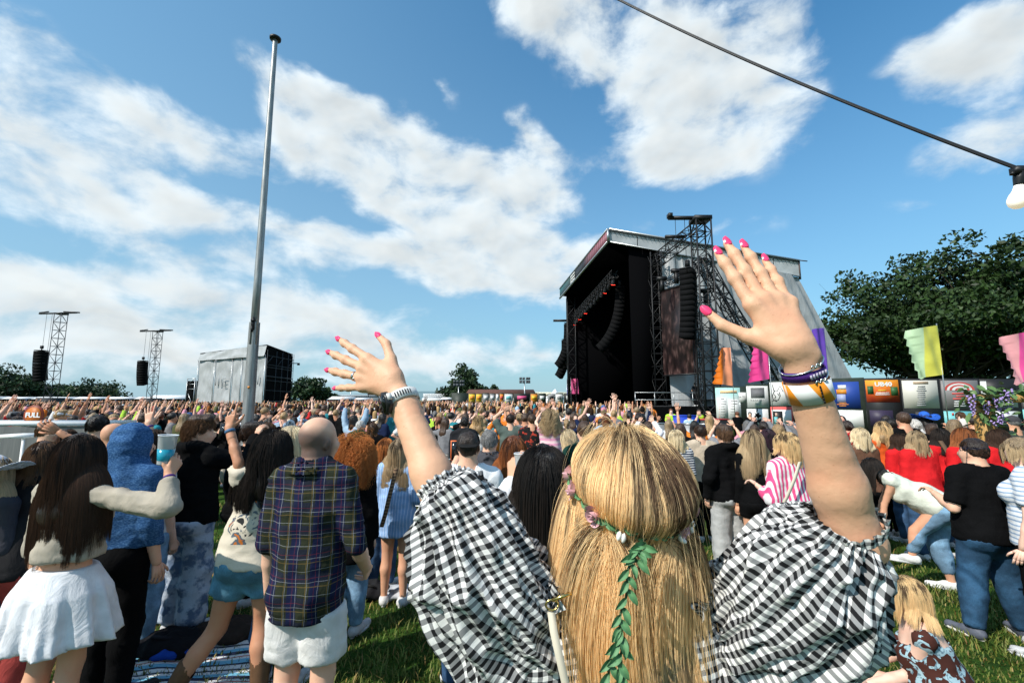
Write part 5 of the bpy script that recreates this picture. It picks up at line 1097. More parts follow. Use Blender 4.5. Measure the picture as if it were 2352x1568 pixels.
def amp(label, px, Y, w, h_): P = at(px, 926, Y); P[2] = DECK_Z; r = thing('amplifier', label, 'amplifier', P, 0, 'stage amplifiers'); MB().box((0, 0, h_ / 2), (w, .6, h_)).build('cabinet', M_CAB, r); MB().box((0, -.31, h_ * .45), (w * .86, .02, h_ * .75)).build('grille', M_BLACK, r)
amp('tall black monitor stack at the right of the stage floor', 1506, 50, 1.1, 1.35); amp('small amplifier behind the guitarists', 1440, 60, .8, .9); amp('black amplifier left of the drum kit', 1452, 61, .8, 1.0)
def guitar_parts(parent, loc, rot, col):
    m = MB(); m.lathe([(.01, -.03), (.17, -.03), (.17, .03), (.01, .03)], (0, 0, 0), 14, rotx(1.57)); m.lathe([(.01, -.03), (.13, -.03), (.13, .03), (.01, .03)], (.24, 0, 0), 14, rotx(1.57)); o = m.build('guitar_body', M_PLAIN, parent); o.color = (*col, 1); o.location = loc; o.rotation_euler = rot
    n = MB().box((.7, 0, 0), (.8, .03, .05)).box((1.15, 0, .01), (.16, .03, .08)).build('guitar_neck', material('guitar_neck', (.12, .06, .03), .5), parent); n.location = loc; n.rotation_euler = rot
P = at(1372, 926, 58); P[2] = DECK_Z + .35; g_ = thing('guitar', 'acoustic guitar on a stand at the left of the stage', 'guitar', P); guitar_parts(g_, (0, 0, 0), (0, -1.3, 0), (.55, .28, .06)); MB().tube([(-.15, .1, -.35), (0, .05, 0), (.15, .1, -.35)], .02, 5).build('stand', M_BLACK, g_)

# ------------------------------------------------------------------ poster boards and flags
M_BOARD = material('dark_green_board', (.022, .032, .024), .55, fn=lambda k, b: k.l.new(vary(k, (.022, .032, .024), k.noise(objcoord(k), 4, 3), .8, 1.3), b.inputs['Base Color']))
def pm(name, c, rough=.5): return material('print_' + name, c, rough)
W_, K_, RED, ORG, YEL, BLU, TEAL, GRY, PNK, PUR, BEI = pm('white', (.74, .74, .72)), pm('black', (.015, .015, .016)), pm('red', (.55, .07, .06)), pm('orange', (.75, .26, .03)), pm('yellow', (.75, .48, .04)), pm('blue', (.02, .06, .30)), pm('teal', (.15, .45, .47)), pm('grey', (.28, .28, .28)), pm('pink', (.70, .10, .25)), pm('purple', (.15, .06, .30)), pm('beige', (.60, .57, .50))
def f_grad(c0, c1, c2=None, ax=2, s=1.0, o=0.0):
    def f(k, b):
        X = k.sep(objcoord(k))[ax]; t = k.m('ADD', k.m('MULTIPLY', X, s), o); n = k.noise(objcoord(k), 3, 4); t = k.m('ADD', t, k.m('MULTIPLY', k.m('SUBTRACT', n, .5), .6)); st = [(0, c0), (.5, c1), (1, c2 or c1)]; k.l.new(k.ramp(t, st), b.inputs['Base Color'])
    return f
class Board:
    def __init__(s, name, label, px0, Y0, px1, Y1, top, bot_z=0.0, cat='poster board', group=None, t=.10, mat=None):
        a, b = at(px0, 900, Y0), at(px1, 900, Y1); s.o = np.array([a[0], a[1], 0]); s.u = nrm((b - a) * (1, 1, 0)); s.rz = math.atan2(s.u[1], s.u[0]); s.r = thing(name, label, cat, s.o, s.rz, group); s.n = np.array([s.u[1], -s.u[0], 0]); s.lv = 0
        s.W = float(np.linalg.norm((b - a)[:2])); s.H = ztop(top, (Y0 + Y1) / 2); MB().box((s.W / 2, t / 2, (s.H + bot_z) / 2), (s.W, t, s.H - bot_z)).build('board', mat or M_BOARD, s.r)
    def hit(s, px, py):
        d = ray(px, py); t = ((s.o - CAM) @ s.n) / (d @ s.n); p = CAM + d * t - s.o; return float(p @ s.u), float(p[2])
    def rect(s, x0, y0, x1, y1, mat, name='poster', parent=None, lev=1):
        a, b = s.hit(x0, y1), s.hit(x1, y0); w, h = b[0] - a[0], b[1] - a[1]; mb = MB()
        if parent is None: return mb.box((0, 0, 0), (w, .012, h)).build(name, mat, s.r, loc=((a[0] + b[0]) / 2, -.012 * lev, (a[1] + b[1]) / 2))
        l = parent.location; return mb.box((0, 0, 0), (w, .006, h)).build(name, mat, parent, loc=((a[0] + b[0]) / 2 - l[0], -.004 - .006 * lev, (a[1] + b[1]) / 2 - l[2]))
    def text(s, px, py, hpx, body, mat, parent, lev=2, bold=0.0, stretch=1.0, rot=0.0):
        a = s.hit(px, py); b = s.hit(px, py - hpx); l = parent.location; return text_mesh('lettering', body, (b[1] - a[1]) * 1.35, mat, parent, (a[0] - l[0], -.006 - .006 * lev, a[1] - l[2]), (math.pi / 2, rot, 0), .002, bold=bold, stretch=stretch)
    def lines(s, x0, y0, x1, rows, step, mat, parent, seed=0, thick=.45, centre=True, lev=1):
        g = random.Random(seed); mb = MB(); l = parent.location
        for i in range(rows):
            f = g.uniform(.5, 1.0); c = (x0 + x1) / 2 if centre else x0 + (x1 - x0) * f / 2; hw = (x1 - x0) / 2 * f; a, b = s.hit(c - hw, y0 + step * i), s.hit(c + hw, y0 + step * i + step * thick); mb.box(((a[0] + b[0]) / 2 - l[0], -.004 - .006 * lev, (a[1] + b[1]) / 2 - l[2]), (b[0] - a[0], .004, a[1] - b[1]))
        o = mb.build('small_print', mat, parent); o['kind'] = 'stuff'; return o
PB = 'poster boards on the right'
b = Board('lineup_sign', 'tall pale festival line-up sign left of the gate sign', 1643, 32, 1738, 31, 887, group=PB); p = b.rect(1647, 890, 1699, 975, material('print_lineup', fn=f_grad((.62, .66, .62), (.68, .70, .66), (.36, .62, .58), 2, .5, .5))); q_ = b.rect(1654, 896, 1692, 903, pm('peach', (.8, .55, .3)), 'title_band', p); b.rect(1651, 913, 1670, 962, W_, 'column', p, 1); b.rect(1674, 917, 1696, 962, W_, 'column', p, 1); b.lines(1655, 915, 1669, 8, 5.8, GRY, p, 1, .3, False, 2); b.lines(1678, 920, 1694, 7, 6, GRY, p, 2, .3, False, 2); b.lines(1651.5, 915, 1653.5, 8, 5.8, pm('coral', (.8, .3, .15)), p, 3, .4, True, 2); b.text(1672, 899.5, 5, 'Line-up', pm('rust', (.5, .2, .08)), p) if False else None
b = Board('gate_sign', 'small white sign reading GATE 12 on posts beside the line-up sign', 1770 - 74, 30, 1716, 29.8, 901, ztop(923, 30), 'sign', t=.03, mat=W_); MB().tube([(.05, .03, 0), (.05, .03, ztop(901, 30))], .03, 5).build('post', M_STEEL, b.r); MB().tube([(b.W - .05, .03, 0), (b.W - .05, .03, ztop(901, 30))], .03, 5).build('post', M_STEEL, b.r); b.text(1706, 911, 4.2, 'GATE 12', GRY, bpy.data.objects[b.r.children[0].name], 2) if True else None
b = Board('poster_board', 'green board with white KASABAN poster above a sketch poster', 1713, 29.5, 1768, 28.8, 882, group=PB); p = b.rect(1717, 886, 1763, 936, W_); b.rect(1725, 890, 1755, 914, material('print_photo', fn=f_grad((.30, .30, .31), (.18, .18, .19), (.05, .05, .05), 2, 1.2, .5)), 'picture', p); b.text(1741, 919.5, 5.2, 'KASABAN', GRY, p); b.lines(1735, 927, 1748, 2, 3, GRY, p, 4, .4); p = b.rect(1718, 939, 1764, 985, W_)
mb = MB(); g = random.Random(4); l = p.location
for i in range(26):
    c = b.hit(1740 + g.gauss(0, 5), 953 + (g.random() > .5) * 14 + g.gauss(0, 4)); mb.box((c[0] - l[0], -.010, c[1] - l[2]), (g.uniform(.03, .14), .004, g.uniform(.05, .22)), roty(g.uniform(-.6, .6)))
mb.build('ink_sketch', K_, p)
b = Board('poster_board', 'green board with a line drawing above a red-framed poster, behind the forearm', 1768, 28.6, 1830, 27.8, 874, group=PB); p = b.rect(1771, 877, 1817, 931, W_)
l = p.location; mb = MB()
def poly(pts, r=.022):
    P = [b.hit(*c) for c in pts]; mb.tube([(x - l[0], -.012, z - l[2]) for x, z in P], r, 4)
poly([(1774, 883), (1777, 896), (1786, 897), (1791, 886), (1799, 899)]); poly([(1779, 897), (1774, 908), (1776, 917), (1781, 921), (1788, 918), (1792, 909), (1790, 900)]); poly([(1772, 922), (1782, 917), (1784, 922)]); poly([(1778, 905), (1782, 911), (1779, 915)]); poly([(1786, 903), (1789, 908)]); mb.build('line_drawing', K_, p)
p = b.rect(1773, 934, 1820, 985, pm('coral_frame', (.66, .11, .10))); b.rect(1775, 941, 1817, 980, W_, 'paper', p); b.rect(1778, 944, 1797, 973, K_, 'picture', p, 2); b.rect(1779, 957, 1786, 973, TEAL, 'figure', p, 3); b.rect(1781, 948, 1785, 957, pm('skinprint', (.6, .4, .3)), 'figure', p, 3); b.rect(1789, 960, 1794, 968, pm('skinprint', (.6, .4, .3)), 'figure', p, 3); b.lines(1800, 947, 1815, 5, 5, PNK, p, 6, .4)
b = Board('poster_board', 'green board with a blue and orange poster right of the forearm', 1840, 25.5, 1986, 23.2, 869, group=PB); p = b.rect(1905, 876, 1972, 937, material('print_blue', fn=f_grad((.012, .05, .22), (.01, .03, .20), (.10, .04, .28), 0, .8, .5))); b.rect(1925, 884, 1943, 894, W_, 'artwork', p); b.rect(1922, 894, 1944, 905, ORG, 'artwork', p, 2); b.rect(1924, 905, 1942, 924, pm('lilac', (.30, .34, .55)), 'artwork', p, 1); b.lines(1922, 924, 1950, 3, 3.4, ORG, p, 8, .55); p = b.rect(1905, 942, 1982, 980, W_)
b = Board('poster_board', 'black board with the orange and red UB40 poster', 1987, 22.8, 2070, 22.2, 868, group=PB, mat=K_); p = b.rect(1991, 872, 2062, 923, material('print_sunset', fn=f_grad((.45, .02, .015), (.62, .12, .015), (.78, .33, .02), 2, .8, .5))); b.text(2028, 882.5, 10, 'UB40', W_, p, 3, .012, 1.05); b.lines(2010, 895, 2042, 1, 3, YEL, p, 3, .8); b.lines(2008, 901, 2046, 2, 4, W_, p, 5, .45); b.rect(1993, 886, 2005, 905, pm('palm', (.03, .10, .03)), 'palm_print', p, 1); b.rect(2047, 888, 2061, 908, pm('palm', (.03, .10, .03)), 'palm_print', p, 1); b.lines(2015, 928, 2045, 1, 3, GRY, bpy.data.objects[b.r.children[0].name], 4, .4) if False else None; p = b.rect(2000, 942, 2050, 978, pm('violet_dark', (.035, .025, .055)))
b = Board('poster_board', 'black board with a large beige list poster', 2071, 22.1, 2160, 21.7, 869, group=PB, mat=K_); p = b.rect(2077, 873, 2151, 937, BEI); b.rect(2097, 876, 2131, 882, pm('tan', (.42, .30, .20)), 'title_band', p); b.lines(2104, 886, 2128, 10, 4.8, GRY, p, 11, .62); p = b.rect(2105, 945, 2140, 975, K_); b.lines(2108, 947, 2118, 4, 6, W_, p, 12, .6, True, 2); b.lines(2122, 949, 2134, 4, 6, W_, p, 14, .6, True, 2)
b = Board('poster_board', 'dark board with a red and white arched poster above a teal one', 2161, 21.7, 2252, 21.4, 869, group=PB, mat=K_); p = b.rect(2167, 873, 2244, 938, pm('greyposter', (.20, .19, .19)))
cx, cy = 2203, 896
for i, (rr, mt) in enumerate([(36, RED), (30, W_), (24, RED), (18, W_), (11, RED), (6, W_)]):
    c0 = b.hit(cx, cy); c1 = b.hit(cx + rr, cy); R_ = c1[0] - c0[0]; mb = MB(); V = [(0, 0, 0)] + [(R_ * math.cos(t) * .98, 0, R_ * math.sin(t) * .62) for t in np.linspace(0, math.pi, 17)]; mb.add(V, [(0, j + 2, j + 1) for j in range(16)]); l = p.location; mb.build('arch_print', mt, p, loc=(c0[0] - l[0], -.010 - .004 * i, c0[1] - l[2]))
b.lines(2185, 902, 2225, 3, 6, RED, p, 15, .55); b.lines(2185, 921, 2225, 3, 5, W_, p, 16, .4); p = b.rect(2172, 944, 2232, 990, TEAL); b.rect(2186, 948, 2190, 954, RED, 'mark', p)
b = Board('poster_board', 'dark board with a white and black poster behind the flowers', 2253, 21.4, 2342, 21.2, 870, group=PB, mat=K_); p = b.rect(2258, 875, 2330, 935, pm('pale', (.55, .56, .56))); b.rect(2268, 875, 2330, 908, K_, 'picture', p); b.rect(2285, 915, 2322, 933, GRY, 'picture', p); p = b.rect(2280, 944, 2336, 975, W_); b.lines(2290, 956, 2330, 2, 5, GRY, p, 18, .7)
b = Board('poster_board', 'dark board with teal and grey posters at the right edge', 2343, 21.2, 2480, 20.8, 873, group=PB, mat=K_); p = b.rect(2350, 880, 2420, 935, GRY); p = b.rect(2354, 940, 2420, 985, TEAL)
# far line of posters
FP = 'poster boards in the distance'; specs = [(1037, 1075, M_BOARD, None, 'plain dark green board at the left end of the far posters'), (1075.5, 1092, YEL, ORG, 'far board with the left yellow poster'), (1092.5, 1107, YEL, ORG, 'far board with the right yellow poster'), (1108, 1123, GRY, W_, 'far grey board with pale picture rows'), (1124, 1137, GRY, W_, 'far dark board beside the grey one'), (1138, 1146, W_, W_, 'narrow white far poster'), (1147, 1157, ORG, RED, 'far orange and red poster'), (1158, 1178, W_, TEAL, 'white and teal far poster'), (1180, 1217, K_, PNK, 'far black board with pink lettering'), (1218, 1235, ORG, YEL, 'far orange poster right of the black one'), (1236, 1254, M_BOARD, W_, 'dark green far board with a small white sheet'), (1258, 1275, GRY, K_, 'far grey photo poster'), (1276, 1293, W_, GRY, 'white far poster beside the photo poster'), (1295, 1322, K_, W_, 'black far board with white list print')]
for i, (x0, x1, m0, m1, lab) in enumerate(specs):
    b = Board('poster_board', lab, x0, 64, x1, 64, 902 + (i % 3), group=FP)
    if m1: p = b.rect(x0 + 1.2, 905, x1 - 1, 925, m0); xm = (x0 + x1) / 2; w = (x1 - x0) * .28; b.rect(xm - w, 909, xm + w, 917, m1, 'artwork', p, 1); b.rect(x0 + 1.2, 927, x1 - 1, 937, [W_, ORG, W_, YEL][i % 4])
def f_silk(c0, c1, split):
    def f(k, b):
        X, Y, Z = k.sep(k.new('ShaderNodeTexCoord').outputs['UV']); c = k.mix(k.sstep(X, split - .02, split + .02), (*c0, 1), (*c1, 1)); k.l.new(vary(k, c, k.noise(objcoord(k), 2, 3), .85, 1.1), b.inputs['Base Color'])
    return f
def flag(label, corners, Y, c0, c1, split, teeth, seed, pole_side='R', group='feather flags'):
    """corners in photo pixels: top-left, top-right, bottom-right, bottom-left; teeth cut the left edge"""
    tl, tr, br, bl = [at(px, py, Y) for px, py in corners]; base = np.array([tr[0], Y, 0]) if pole_side == 'R' else np.array([tl[0], Y, 0]); r = thing('feather_flag', label, 'flag', base, 0, group); nu, nv = 26, 56; V = []; uv = []
    for j in range(nv + 1):
        v = j / nv; L = tl * (1 - v) + bl * v; Rr = tr * (1 - v) + br * v; ph = (v * teeth) % 1.0; tooth = (1 - ph) * .10 if teeth else 0
        for i in range(nu + 1):
            u = i / nu; e = max(0.0, 1 - u / .5); uu = u + tooth * e * (1 - u); w = .16 * math.sin(3.2 * (1 - u) + 2.5 * v + seed) * (1 - u) + .04 * math.sin(11 * (1 - u) + 4 * v + seed) + .07 * (float(vnoise(np.array([[u * 3, v * 3, seed]]), seed)[0]))
            p = L * (1 - uu) + Rr * uu + np.array([0, w * (1.2 if u < 1 else .2), -.35 * tooth * e]); V.append(p - base); uv.append((u, v))
    Q = [(j * (nu + 1) + i, (j + 1) * (nu + 1) + i, (j + 1) * (nu + 1) + i + 1, j * (nu + 1) + i + 1) for j in range(nv) for i in range(nu)]
    m = material('silk_%d' % seed, rough=.42, spec=.4, fn=f_silk(c0, c1, split)); obj('silk', mkmesh('silk', V, Q, m, True, uv=uv), r); MB().tube([(0, 0.03, 0), (0, 0.03, max(tl[2], tr[2]) + .08)], .022, 6).build('pole', M_STEEL, r)
flag('orange silk flag above the line-up sign', [(1651, 798), (1679, 798), (1684, 886), (1636, 880)], 27, (.80, .18, .01), (.78, .30, .16), .42, 6, 1)
flag('hot pink silk flag right of the orange one', [(1728, 783), (1764, 784), (1767, 870), (1720, 878)], 26, (.75, .05, .25), (.80, .07, .28), .5, 6, 2)
flag('purple silk flag behind the raised wrist', [(1862, 755), (1893, 753), (1903, 868), (1872, 868)], 27, (.12, .05, .40), (.14, .06, .42), .5, 3, 3)
flag('pale green and yellow silk flag in front of the oak', [(2082, 757), (2153, 747), (2167, 860), (2105, 870)], 18, (.50, .66, .42), (.66, .62, .10), .46, 6, 4)
flag('pink silk flag cut by the right photo edge', [(2302, 772), (2372, 760), (2385, 872), (2318, 884)], 15, (.75, .34, .36), (.75, .08, .30), .55, 6, 5)
flag('purple half of the far flag pair left of the stage', [(1302, 872), (1311, 871), (1311, 905), (1302, 905)], 54, (.10, .06, .38), (.12, .07, .40), .5, 0, 6, 'L'); flag('pink half of the far flag pair left of the stage', [(1311, 870), (1327, 869), (1330, 904), (1312, 904)], 53, (.72, .10, .26), (.75, .12, .28), .5, 0, 7, 'L')
# ------------------------------------------------------------------ the woman in gingham with both arms raised
def f_gingham(k, b):
    X, Y, Z = k.sep(k.new('ShaderNodeTexCoord').outputs['UV']); p = .0138
    wx = k.noise(k.comb(X, Y, 0), 300, 2)
    f = lambda a: k.sstep(k.m('SUBTRACT', k.m('FRACT', k.m('DIVIDE', a, p)), k.m('MULTIPLY', k.m('SUBTRACT', wx, .5), .05)), .47, .53)
    s = k.m('ADD', f(X), f(Y)); c = k.ramp(k.m('MULTIPLY', s, .5), [(0, (.78, .77, .74)), (.42, (.78, .77, .74)), (.5, (.25, .25, .25)), (.58, (.25, .25, .25)), (.92, (.012, .012, .013)), (1, (.012, .012, .013))])
    thr = k.m('ADD', k.m('MULTIPLY', k.m('SINE', k.m('MULTIPLY', X, 5200)), .5), k.m('MULTIPLY', k.m('SINE', k.m('MULTIPLY', Y, 5200)), .5))
    k.l.new(c, b.inputs['Base Color']); bump(k, b, k.m('ADD', k.noise(k.comb(X, Y, 0), 55, 4, .6), k.m('MULTIPLY', thr, .02)), .5, .006)
M_GING = material('gingham', rough=.85, spec=.15, fn=f_gingham)
HP = at(1441, 1000, .78); HG = float(gz(HP[0], .8)); HLOC = np.array([HP[0], .80, HG]); HH = 1.748
toL = lambda p: np.asarray(p) - HLOC
LEL, LWR = at(1030, 1185, .80), at(911, 886, .90); REL, RWR = at(1962, 1245, .665), at(1832, 812, .61)
HJ = rig(HH, 'f', 1.08, dict(L=('abs', toL(LEL), toL(LWR)), R=('abs', toL(REL), toL(RWR)), yaw=.05, pitch=-.02))
def arm_mesh(el, wr, hd, n, side, kind, s, rel, rwr, sh):
    bones, tips = hand_bones(wr, hd, n, side, s, kind, None, 1.20, 1.06, 1.0); A = np.array([x for bn in bones for x in bn[:2]] + [el]); fd = Field(A.min(0) - .07, A.max(0) + .07, .0032)
    d = nrm(wr - el); m = el + (wr - el) * .30; u = nrm(sh - el); fd.cap(el + u * .12, el, rel * 1.02, rel, .015); fd.cap(el, m, rel, rel * .97, .015); fd.cap(m, wr - d * .05, rel * .97, rwr * 1.14, .015); fd.cap(wr - d * .05, wr + nrm(hd) * .012, rwr * 1.14, rwr, .012, (np.array(n), .82))
    e = nrm(el - (sh + wr) / 2); fd.ell(el + e * rel * .22, (rel * .6,) * 3, None, .02)
    l = np.cross(nrm(hd), nrm(n)) * (1 if side == 'R' else -1); fd.ell(wr - d * .008 - l * rwr * .75 - nrm(n) * .006, (.010, .010, .010), None, .014)
    for a, b, ra, rb, t in bones: fd.cap(a, b, ra, rb, .016 if t == 'p' else .0040)
    for i in range(4):        # knuckles, tendons, finger joints
        k = bones[4 * i][1]; nn = nrm(n); fd.ell(k - nn * .0045 * s, (.0088 * s, .0088 * s, .0078 * s), None, .010); fd.cap(wr + nrm(hd) * .02 - nn * .0118 * s + (k - wr) * .15, k - nn * .0080 * s, .0034, .0042, .008)
        for j in (1, 2): q = bones[4 * i + j]; fd.ell(q[1], (q[3] * 1.06,) * 3, None, .005)
    V, Q = fd.nets(); V = smooth_v(V, Q, 2, .45); N = vnormals(V, Q); V = V + N * (vnoise(V * 260, 4) * .0006 + vnoise(V * np.array([30, 30, 90]), 8) * .0012)[:, None]
    return V, Q, tips
def nail_mesh(tip, s):
    s = s * 1.04
    p, v, n, l = tip; v = nrm(v); n = nrm(n - v * np.dot(n, v)); l = nrm(np.cross(v, n)); V = []; nu, nv = 8, 8
    for j in range(nv + 1):
        t = j / nv; y = (-.0075 + .0175 * t) * s; w = .0058 * s * (1 - .55 * max(0, t - .55) ** 2 / .2) * min(1, .55 + 1.6 * t)
        for i in range(nu + 1): a = (i / nu * 2 - 1); V.append(p + v * y + l * w * a + n * ((.0072 - .0028 * a * a - .0016 * max(0, t - .5)) * s))
    nn = len(V); V = V + [q - n * .0011 * s for q in V]; Q = [(j * (nu + 1) + i, j * (nu + 1) + i + 1, (j + 1) * (nu + 1) + i + 1, (j + 1) * (nu + 1) + i) for j in range(nv) for i in range(nu)]
    return V, Q + [tuple(x + nn for x in reversed(f)) for f in Q] + [(i + 1, i, nn + i, nn + i + 1) for i in range(nu)] + [(nv * (nu + 1) + i, nv * (nu + 1) + i + 1, nn + nv * (nu + 1) + i + 1, nn + nv * (nu + 1) + i) for i in range(nu)]
def sleeve(side, spine, rad, sag, cuff_r, seed, rot=.0):
    """spine: points from shoulder to cuff; rad: radius along it; sag: how far the cloth hangs below"""
    nu, nv = 150, 130; sp = np.array(spine); m = len(sp); T = np.linspace(0, 1, nv + 1); ci = lambda arr, t: np.stack([np.interp(t, np.linspace(0, 1, m), np.array(arr)[:, k]) for k in range(np.array(arr).shape[1])], 1)
    S = T * 1.0; C = ci(sp, S)
    for _ in range(30): C[1:-1] = .25 * C[:-2] + .5 * C[1:-1] + .25 * C[2:]
    Rr = np.interp(S, np.linspace(0, 1, len(rad)), rad); SG = np.interp(S, np.linspace(0, 1, len(sag)), sag)
    for _ in range(6): Rr[1:-1] = .25 * Rr[:-2] + .5 * Rr[1:-1] + .25 * Rr[2:]; SG[1:-1] = .25 * SG[:-2] + .5 * SG[1:-1] + .25 * SG[2:]
    Tn = np.gradient(C, axis=0); Tn = nrm_rows(Tn); L = np.concatenate([[0], np.cumsum(np.linalg.norm(np.diff(C, axis=0), axis=1))]); dn = np.array([0, 0, -1.0]); V = []; uv = []; bk = np.array([0, -1.0, 0])
    ph = np.linspace(0, 2 * math.pi, nu + 1)
    for j in range(nv + 1):
        t = Tn[j]; a = nrm(bk - t * (bk @ t)); b = np.cross(t, a); dd = dn - t * (dn @ t); dd = nrm(dd); tt = T[j]
        for i in range(nu + 1):
            o = math.cos(ph[i]) * a + math.sin(ph[i]) * b; sgw = max(0.0, o @ dd); r = Rr[j]
            q = np.array([[math.cos(ph[i]) * 2.0 + tt * 1.2, math.sin(ph[i]) * 2.0 - tt * .6, tt * 2.4 + seed]])
            V.append((o, dd, sgw, r, j, q, ph[i], tt))
    Qn = np.concatenate([v[5] for v in V]); n1 = vnoise(Qn * 1.3, seed); n2 = 1 - 2 * np.abs(vnoise(Qn * np.array([2.2, 2.2, 1.3]) + 9, seed + 1)) * 2; n3 = 1 - 4 * np.abs(vnoise(Qn * np.array([4.6, 4.6, 2.0]) + 4, seed + 2)); out = []
    for k, (o, dd, sgw, r, j, q, p_, tt) in enumerate(V):
        g = 1 - math.exp(-((1 - tt) / .10) ** 2); g2 = 1 - math.exp(-(tt / .12) ** 2); gath = (1 - g) * .0045 * math.sin(p_ * 26 + 3 * math.sin(p_ * 5)) + (1 - g2) * .004 * math.sin(p_ * 21)
        disp = (n1[k] * .032 + n2[k] * .017 + n3[k] * .0085) * min(g + .12, 1); out.append(C[j] + o * (r + disp + gath) + dd * SG[j] * sgw ** 1.3); uv.append((p_ / (2 * math.pi) * 2 * math.pi * float(np.max(Rr)) * 1.0 + rot * L[j], L[j] * 1.25 + .3 * .02 * math.sin(p_)))
    Q = [(j * (nu + 1) + i, j * (nu + 1) + i + 1, (j + 1) * (nu + 1) + i + 1, (j + 1) * (nu + 1) + i) for j in range(nv) for i in range(nu)]
    return np.array(out), Q, np.array(uv)
def hero():
    skin = srgb(222, 172, 138)
    P = prims(HJ); fd = Field(*bounds(HJ, ['pel', 'neck', 'head', 'shL', 'shR', 'knL', 'knR', 'anL', 'anR', 'toeL', 'toeR'], .16), .02); add_prims(fd, P, {p[0] for p in P if p[0][:2] not in ('fa', 'ua')})
    for s in 'LR': fd.cap(HJ['sh' + s], HJ['sh' + s] * .35 + HJ['el' + s] * .65, .050, .044, .03)
    V, Q = fd.nets(); Vs, Fs, n = [V], [tuple(f) for f in Q], len(V); tips = {}
    for s, el, wr, hd, nn, kind, sc, rel, rwr in (('L', LEL, LWR, nrm(at(750, 808, .965) - at(905, 868, .90)), np.array([.05, 1, .10]), 'open', .97, .0350, .0232), ('R', REL, RWR, nrm(at(1690, 545, .66) - at(1828, 795, .61)), np.array([-.10, 1, -.15]), 'flat', .92, .0345, .0205)):
        v, q, tp = arm_mesh(toL(el), toL(wr), hd, nn, s, kind, sc, rel, rwr, HJ['sh' + s]); Vs.append(v); Fs += [tuple(j + n for j in f) for f in q]; n += len(v); tips[s] = tp
    me = mkmesh('woman_body', np.concatenate(Vs), Fs, M_SKIN, True, col=np.ones((n, 3)))
    # bodice, with the checks following the cloth
    tm = top_mesh(HJ, .012, t=.020, sleeve=0, hem=-.03, neck=.058, loose=.02, seed=4, amp=.012, mat=M_GING, name='dress_bodice'); co = np.zeros(len(tm.vertices) * 3, np.float32); tm.vertices.foreach_get('co', co); co = co.reshape(-1, 3); lo = np.zeros(len(tm.loops), np.int32); tm.loops.foreach_get('vertex_index', lo); u = tm.uv_layers.new(name='UVMap'); u.data.foreach_set('uv', np.stack([co[lo, 0] + .25 * co[lo, 1] + .01 * np.sin(co[lo, 2] * 30), co[lo, 2] + .012 * np.sin(co[lo, 0] * 25)], 1).astype(np.float32).ravel())
    sk = bottom_mesh(HJ, .02, 'skirt', length=1.25, wide=.14, mat=M_GING, name='dress_skirt'); co = np.zeros(len(sk.vertices) * 3, np.float32); sk.vertices.foreach_get('co', co); co = co.reshape(-1, 3); lo = np.zeros(len(sk.loops), np.int32); sk.loops.foreach_get('vertex_index', lo); u = sk.uv_layers.new(name='UVMap'); u.data.foreach_set('uv', np.stack([co[lo, 0] + co[lo, 1] * .7, co[lo, 2]], 1).astype(np.float32).ravel())
    shL, shR = HJ['shL'] + HLOC, HJ['shR'] + HLOC
    spL = [toL(p) for p in (at(1262, 1475, .80), at(1205, 1420, .80), at(1135, 1335, .79), at(1085, 1235, .79), at(1043, 1150, .80), at(1022, 1118, .81))]
    spR = [toL(p) for p in (at(1640, 1500, .78), at(1700, 1462, .76), at(1775, 1400, .73), at(1845, 1310, .70), at(1910, 1245, .675), at(1936, 1208, .665))]
    vL, qL, uL = sleeve('L', spL, [.070, .080, .084, .076, .058, .040], [.02, .035, .032, .020, .006, 0], .043, 3, .1); vR, qR, uR = sleeve('R', spR, [.064, .074, .080, .077, .060, .047], [.0, .012, .024, .026, .010, 0], .045, 8, -.1)
    parts = [('woman', me, 'skin', 0), ('dress_bodice', tm, 'w', 0), ('dress_skirt', sk, 'w', 0), ('sleeve', mkmesh('sleeve', vL, qL, M_GING, True, uv=uL), 'w', 0), ('sleeve', mkmesh('sleeve', vR, qR, M_GING, True, uv=uR), 'w', 0), ('shoe', shoe_mesh(HJ, 'L'), 'k', 0), ('shoe', shoe_mesh(HJ, 'R'), 'k', 0)]
    # ruffles at the cuffs and over the shoulders
    def ruffle(pts, w, nw, up, seed, amp=.010):
        pts = np.array(pts); n = 110; t = np.linspace(0, 1, n); C = np.stack([np.interp(t, np.linspace(0, 1, len(pts)), pts[:, k]) for k in range(3)], 1)
        for _ in range(8): C[1:-1] = .25 * C[:-2] + .5 * C[1:-1] + .25 * C[2:]
        T = nrm_rows(np.gradient(C, axis=0)); V = []; uv = []; m = 8; L = np.concatenate([[0], np.cumsum(np.linalg.norm(np.diff(C, axis=0), axis=1))])
        for j in range(m + 1):
            v = j / m
            for i in range(n): U = nrm(np.array(up(C[i]))); N = np.cross(T[i], U); a = math.sin(t[i] * nw * 6.283 + seed + 1.5 * math.sin(t[i] * 9)); V.append(C[i] + U * w * (v + .10 * a * v) + N * amp * (a * (v + .15)) + T[i] * amp * .5 * math.cos(t[i] * nw * 6.283 * 2) * v); uv.append((L[i] * 1.7, v * w * 1.2))
        Q = [(j * n + i, j * n + i + 1, (j + 1) * n + i + 1, (j + 1) * n + i) for j in range(m) for i in range(n - 1)]; return mkmesh('ruffle', V, Q, M_GING, True, uv=uv)
    def ringpts(c, ax, r, k=28): ax = nrm(ax); a = nrm(np.cross(ax, (0, 1, .3))); b = np.cross(ax, a); return [c + r * (math.cos(t) * a + math.sin(t) * b) for t in np.linspace(0, 2 * math.pi, k)]
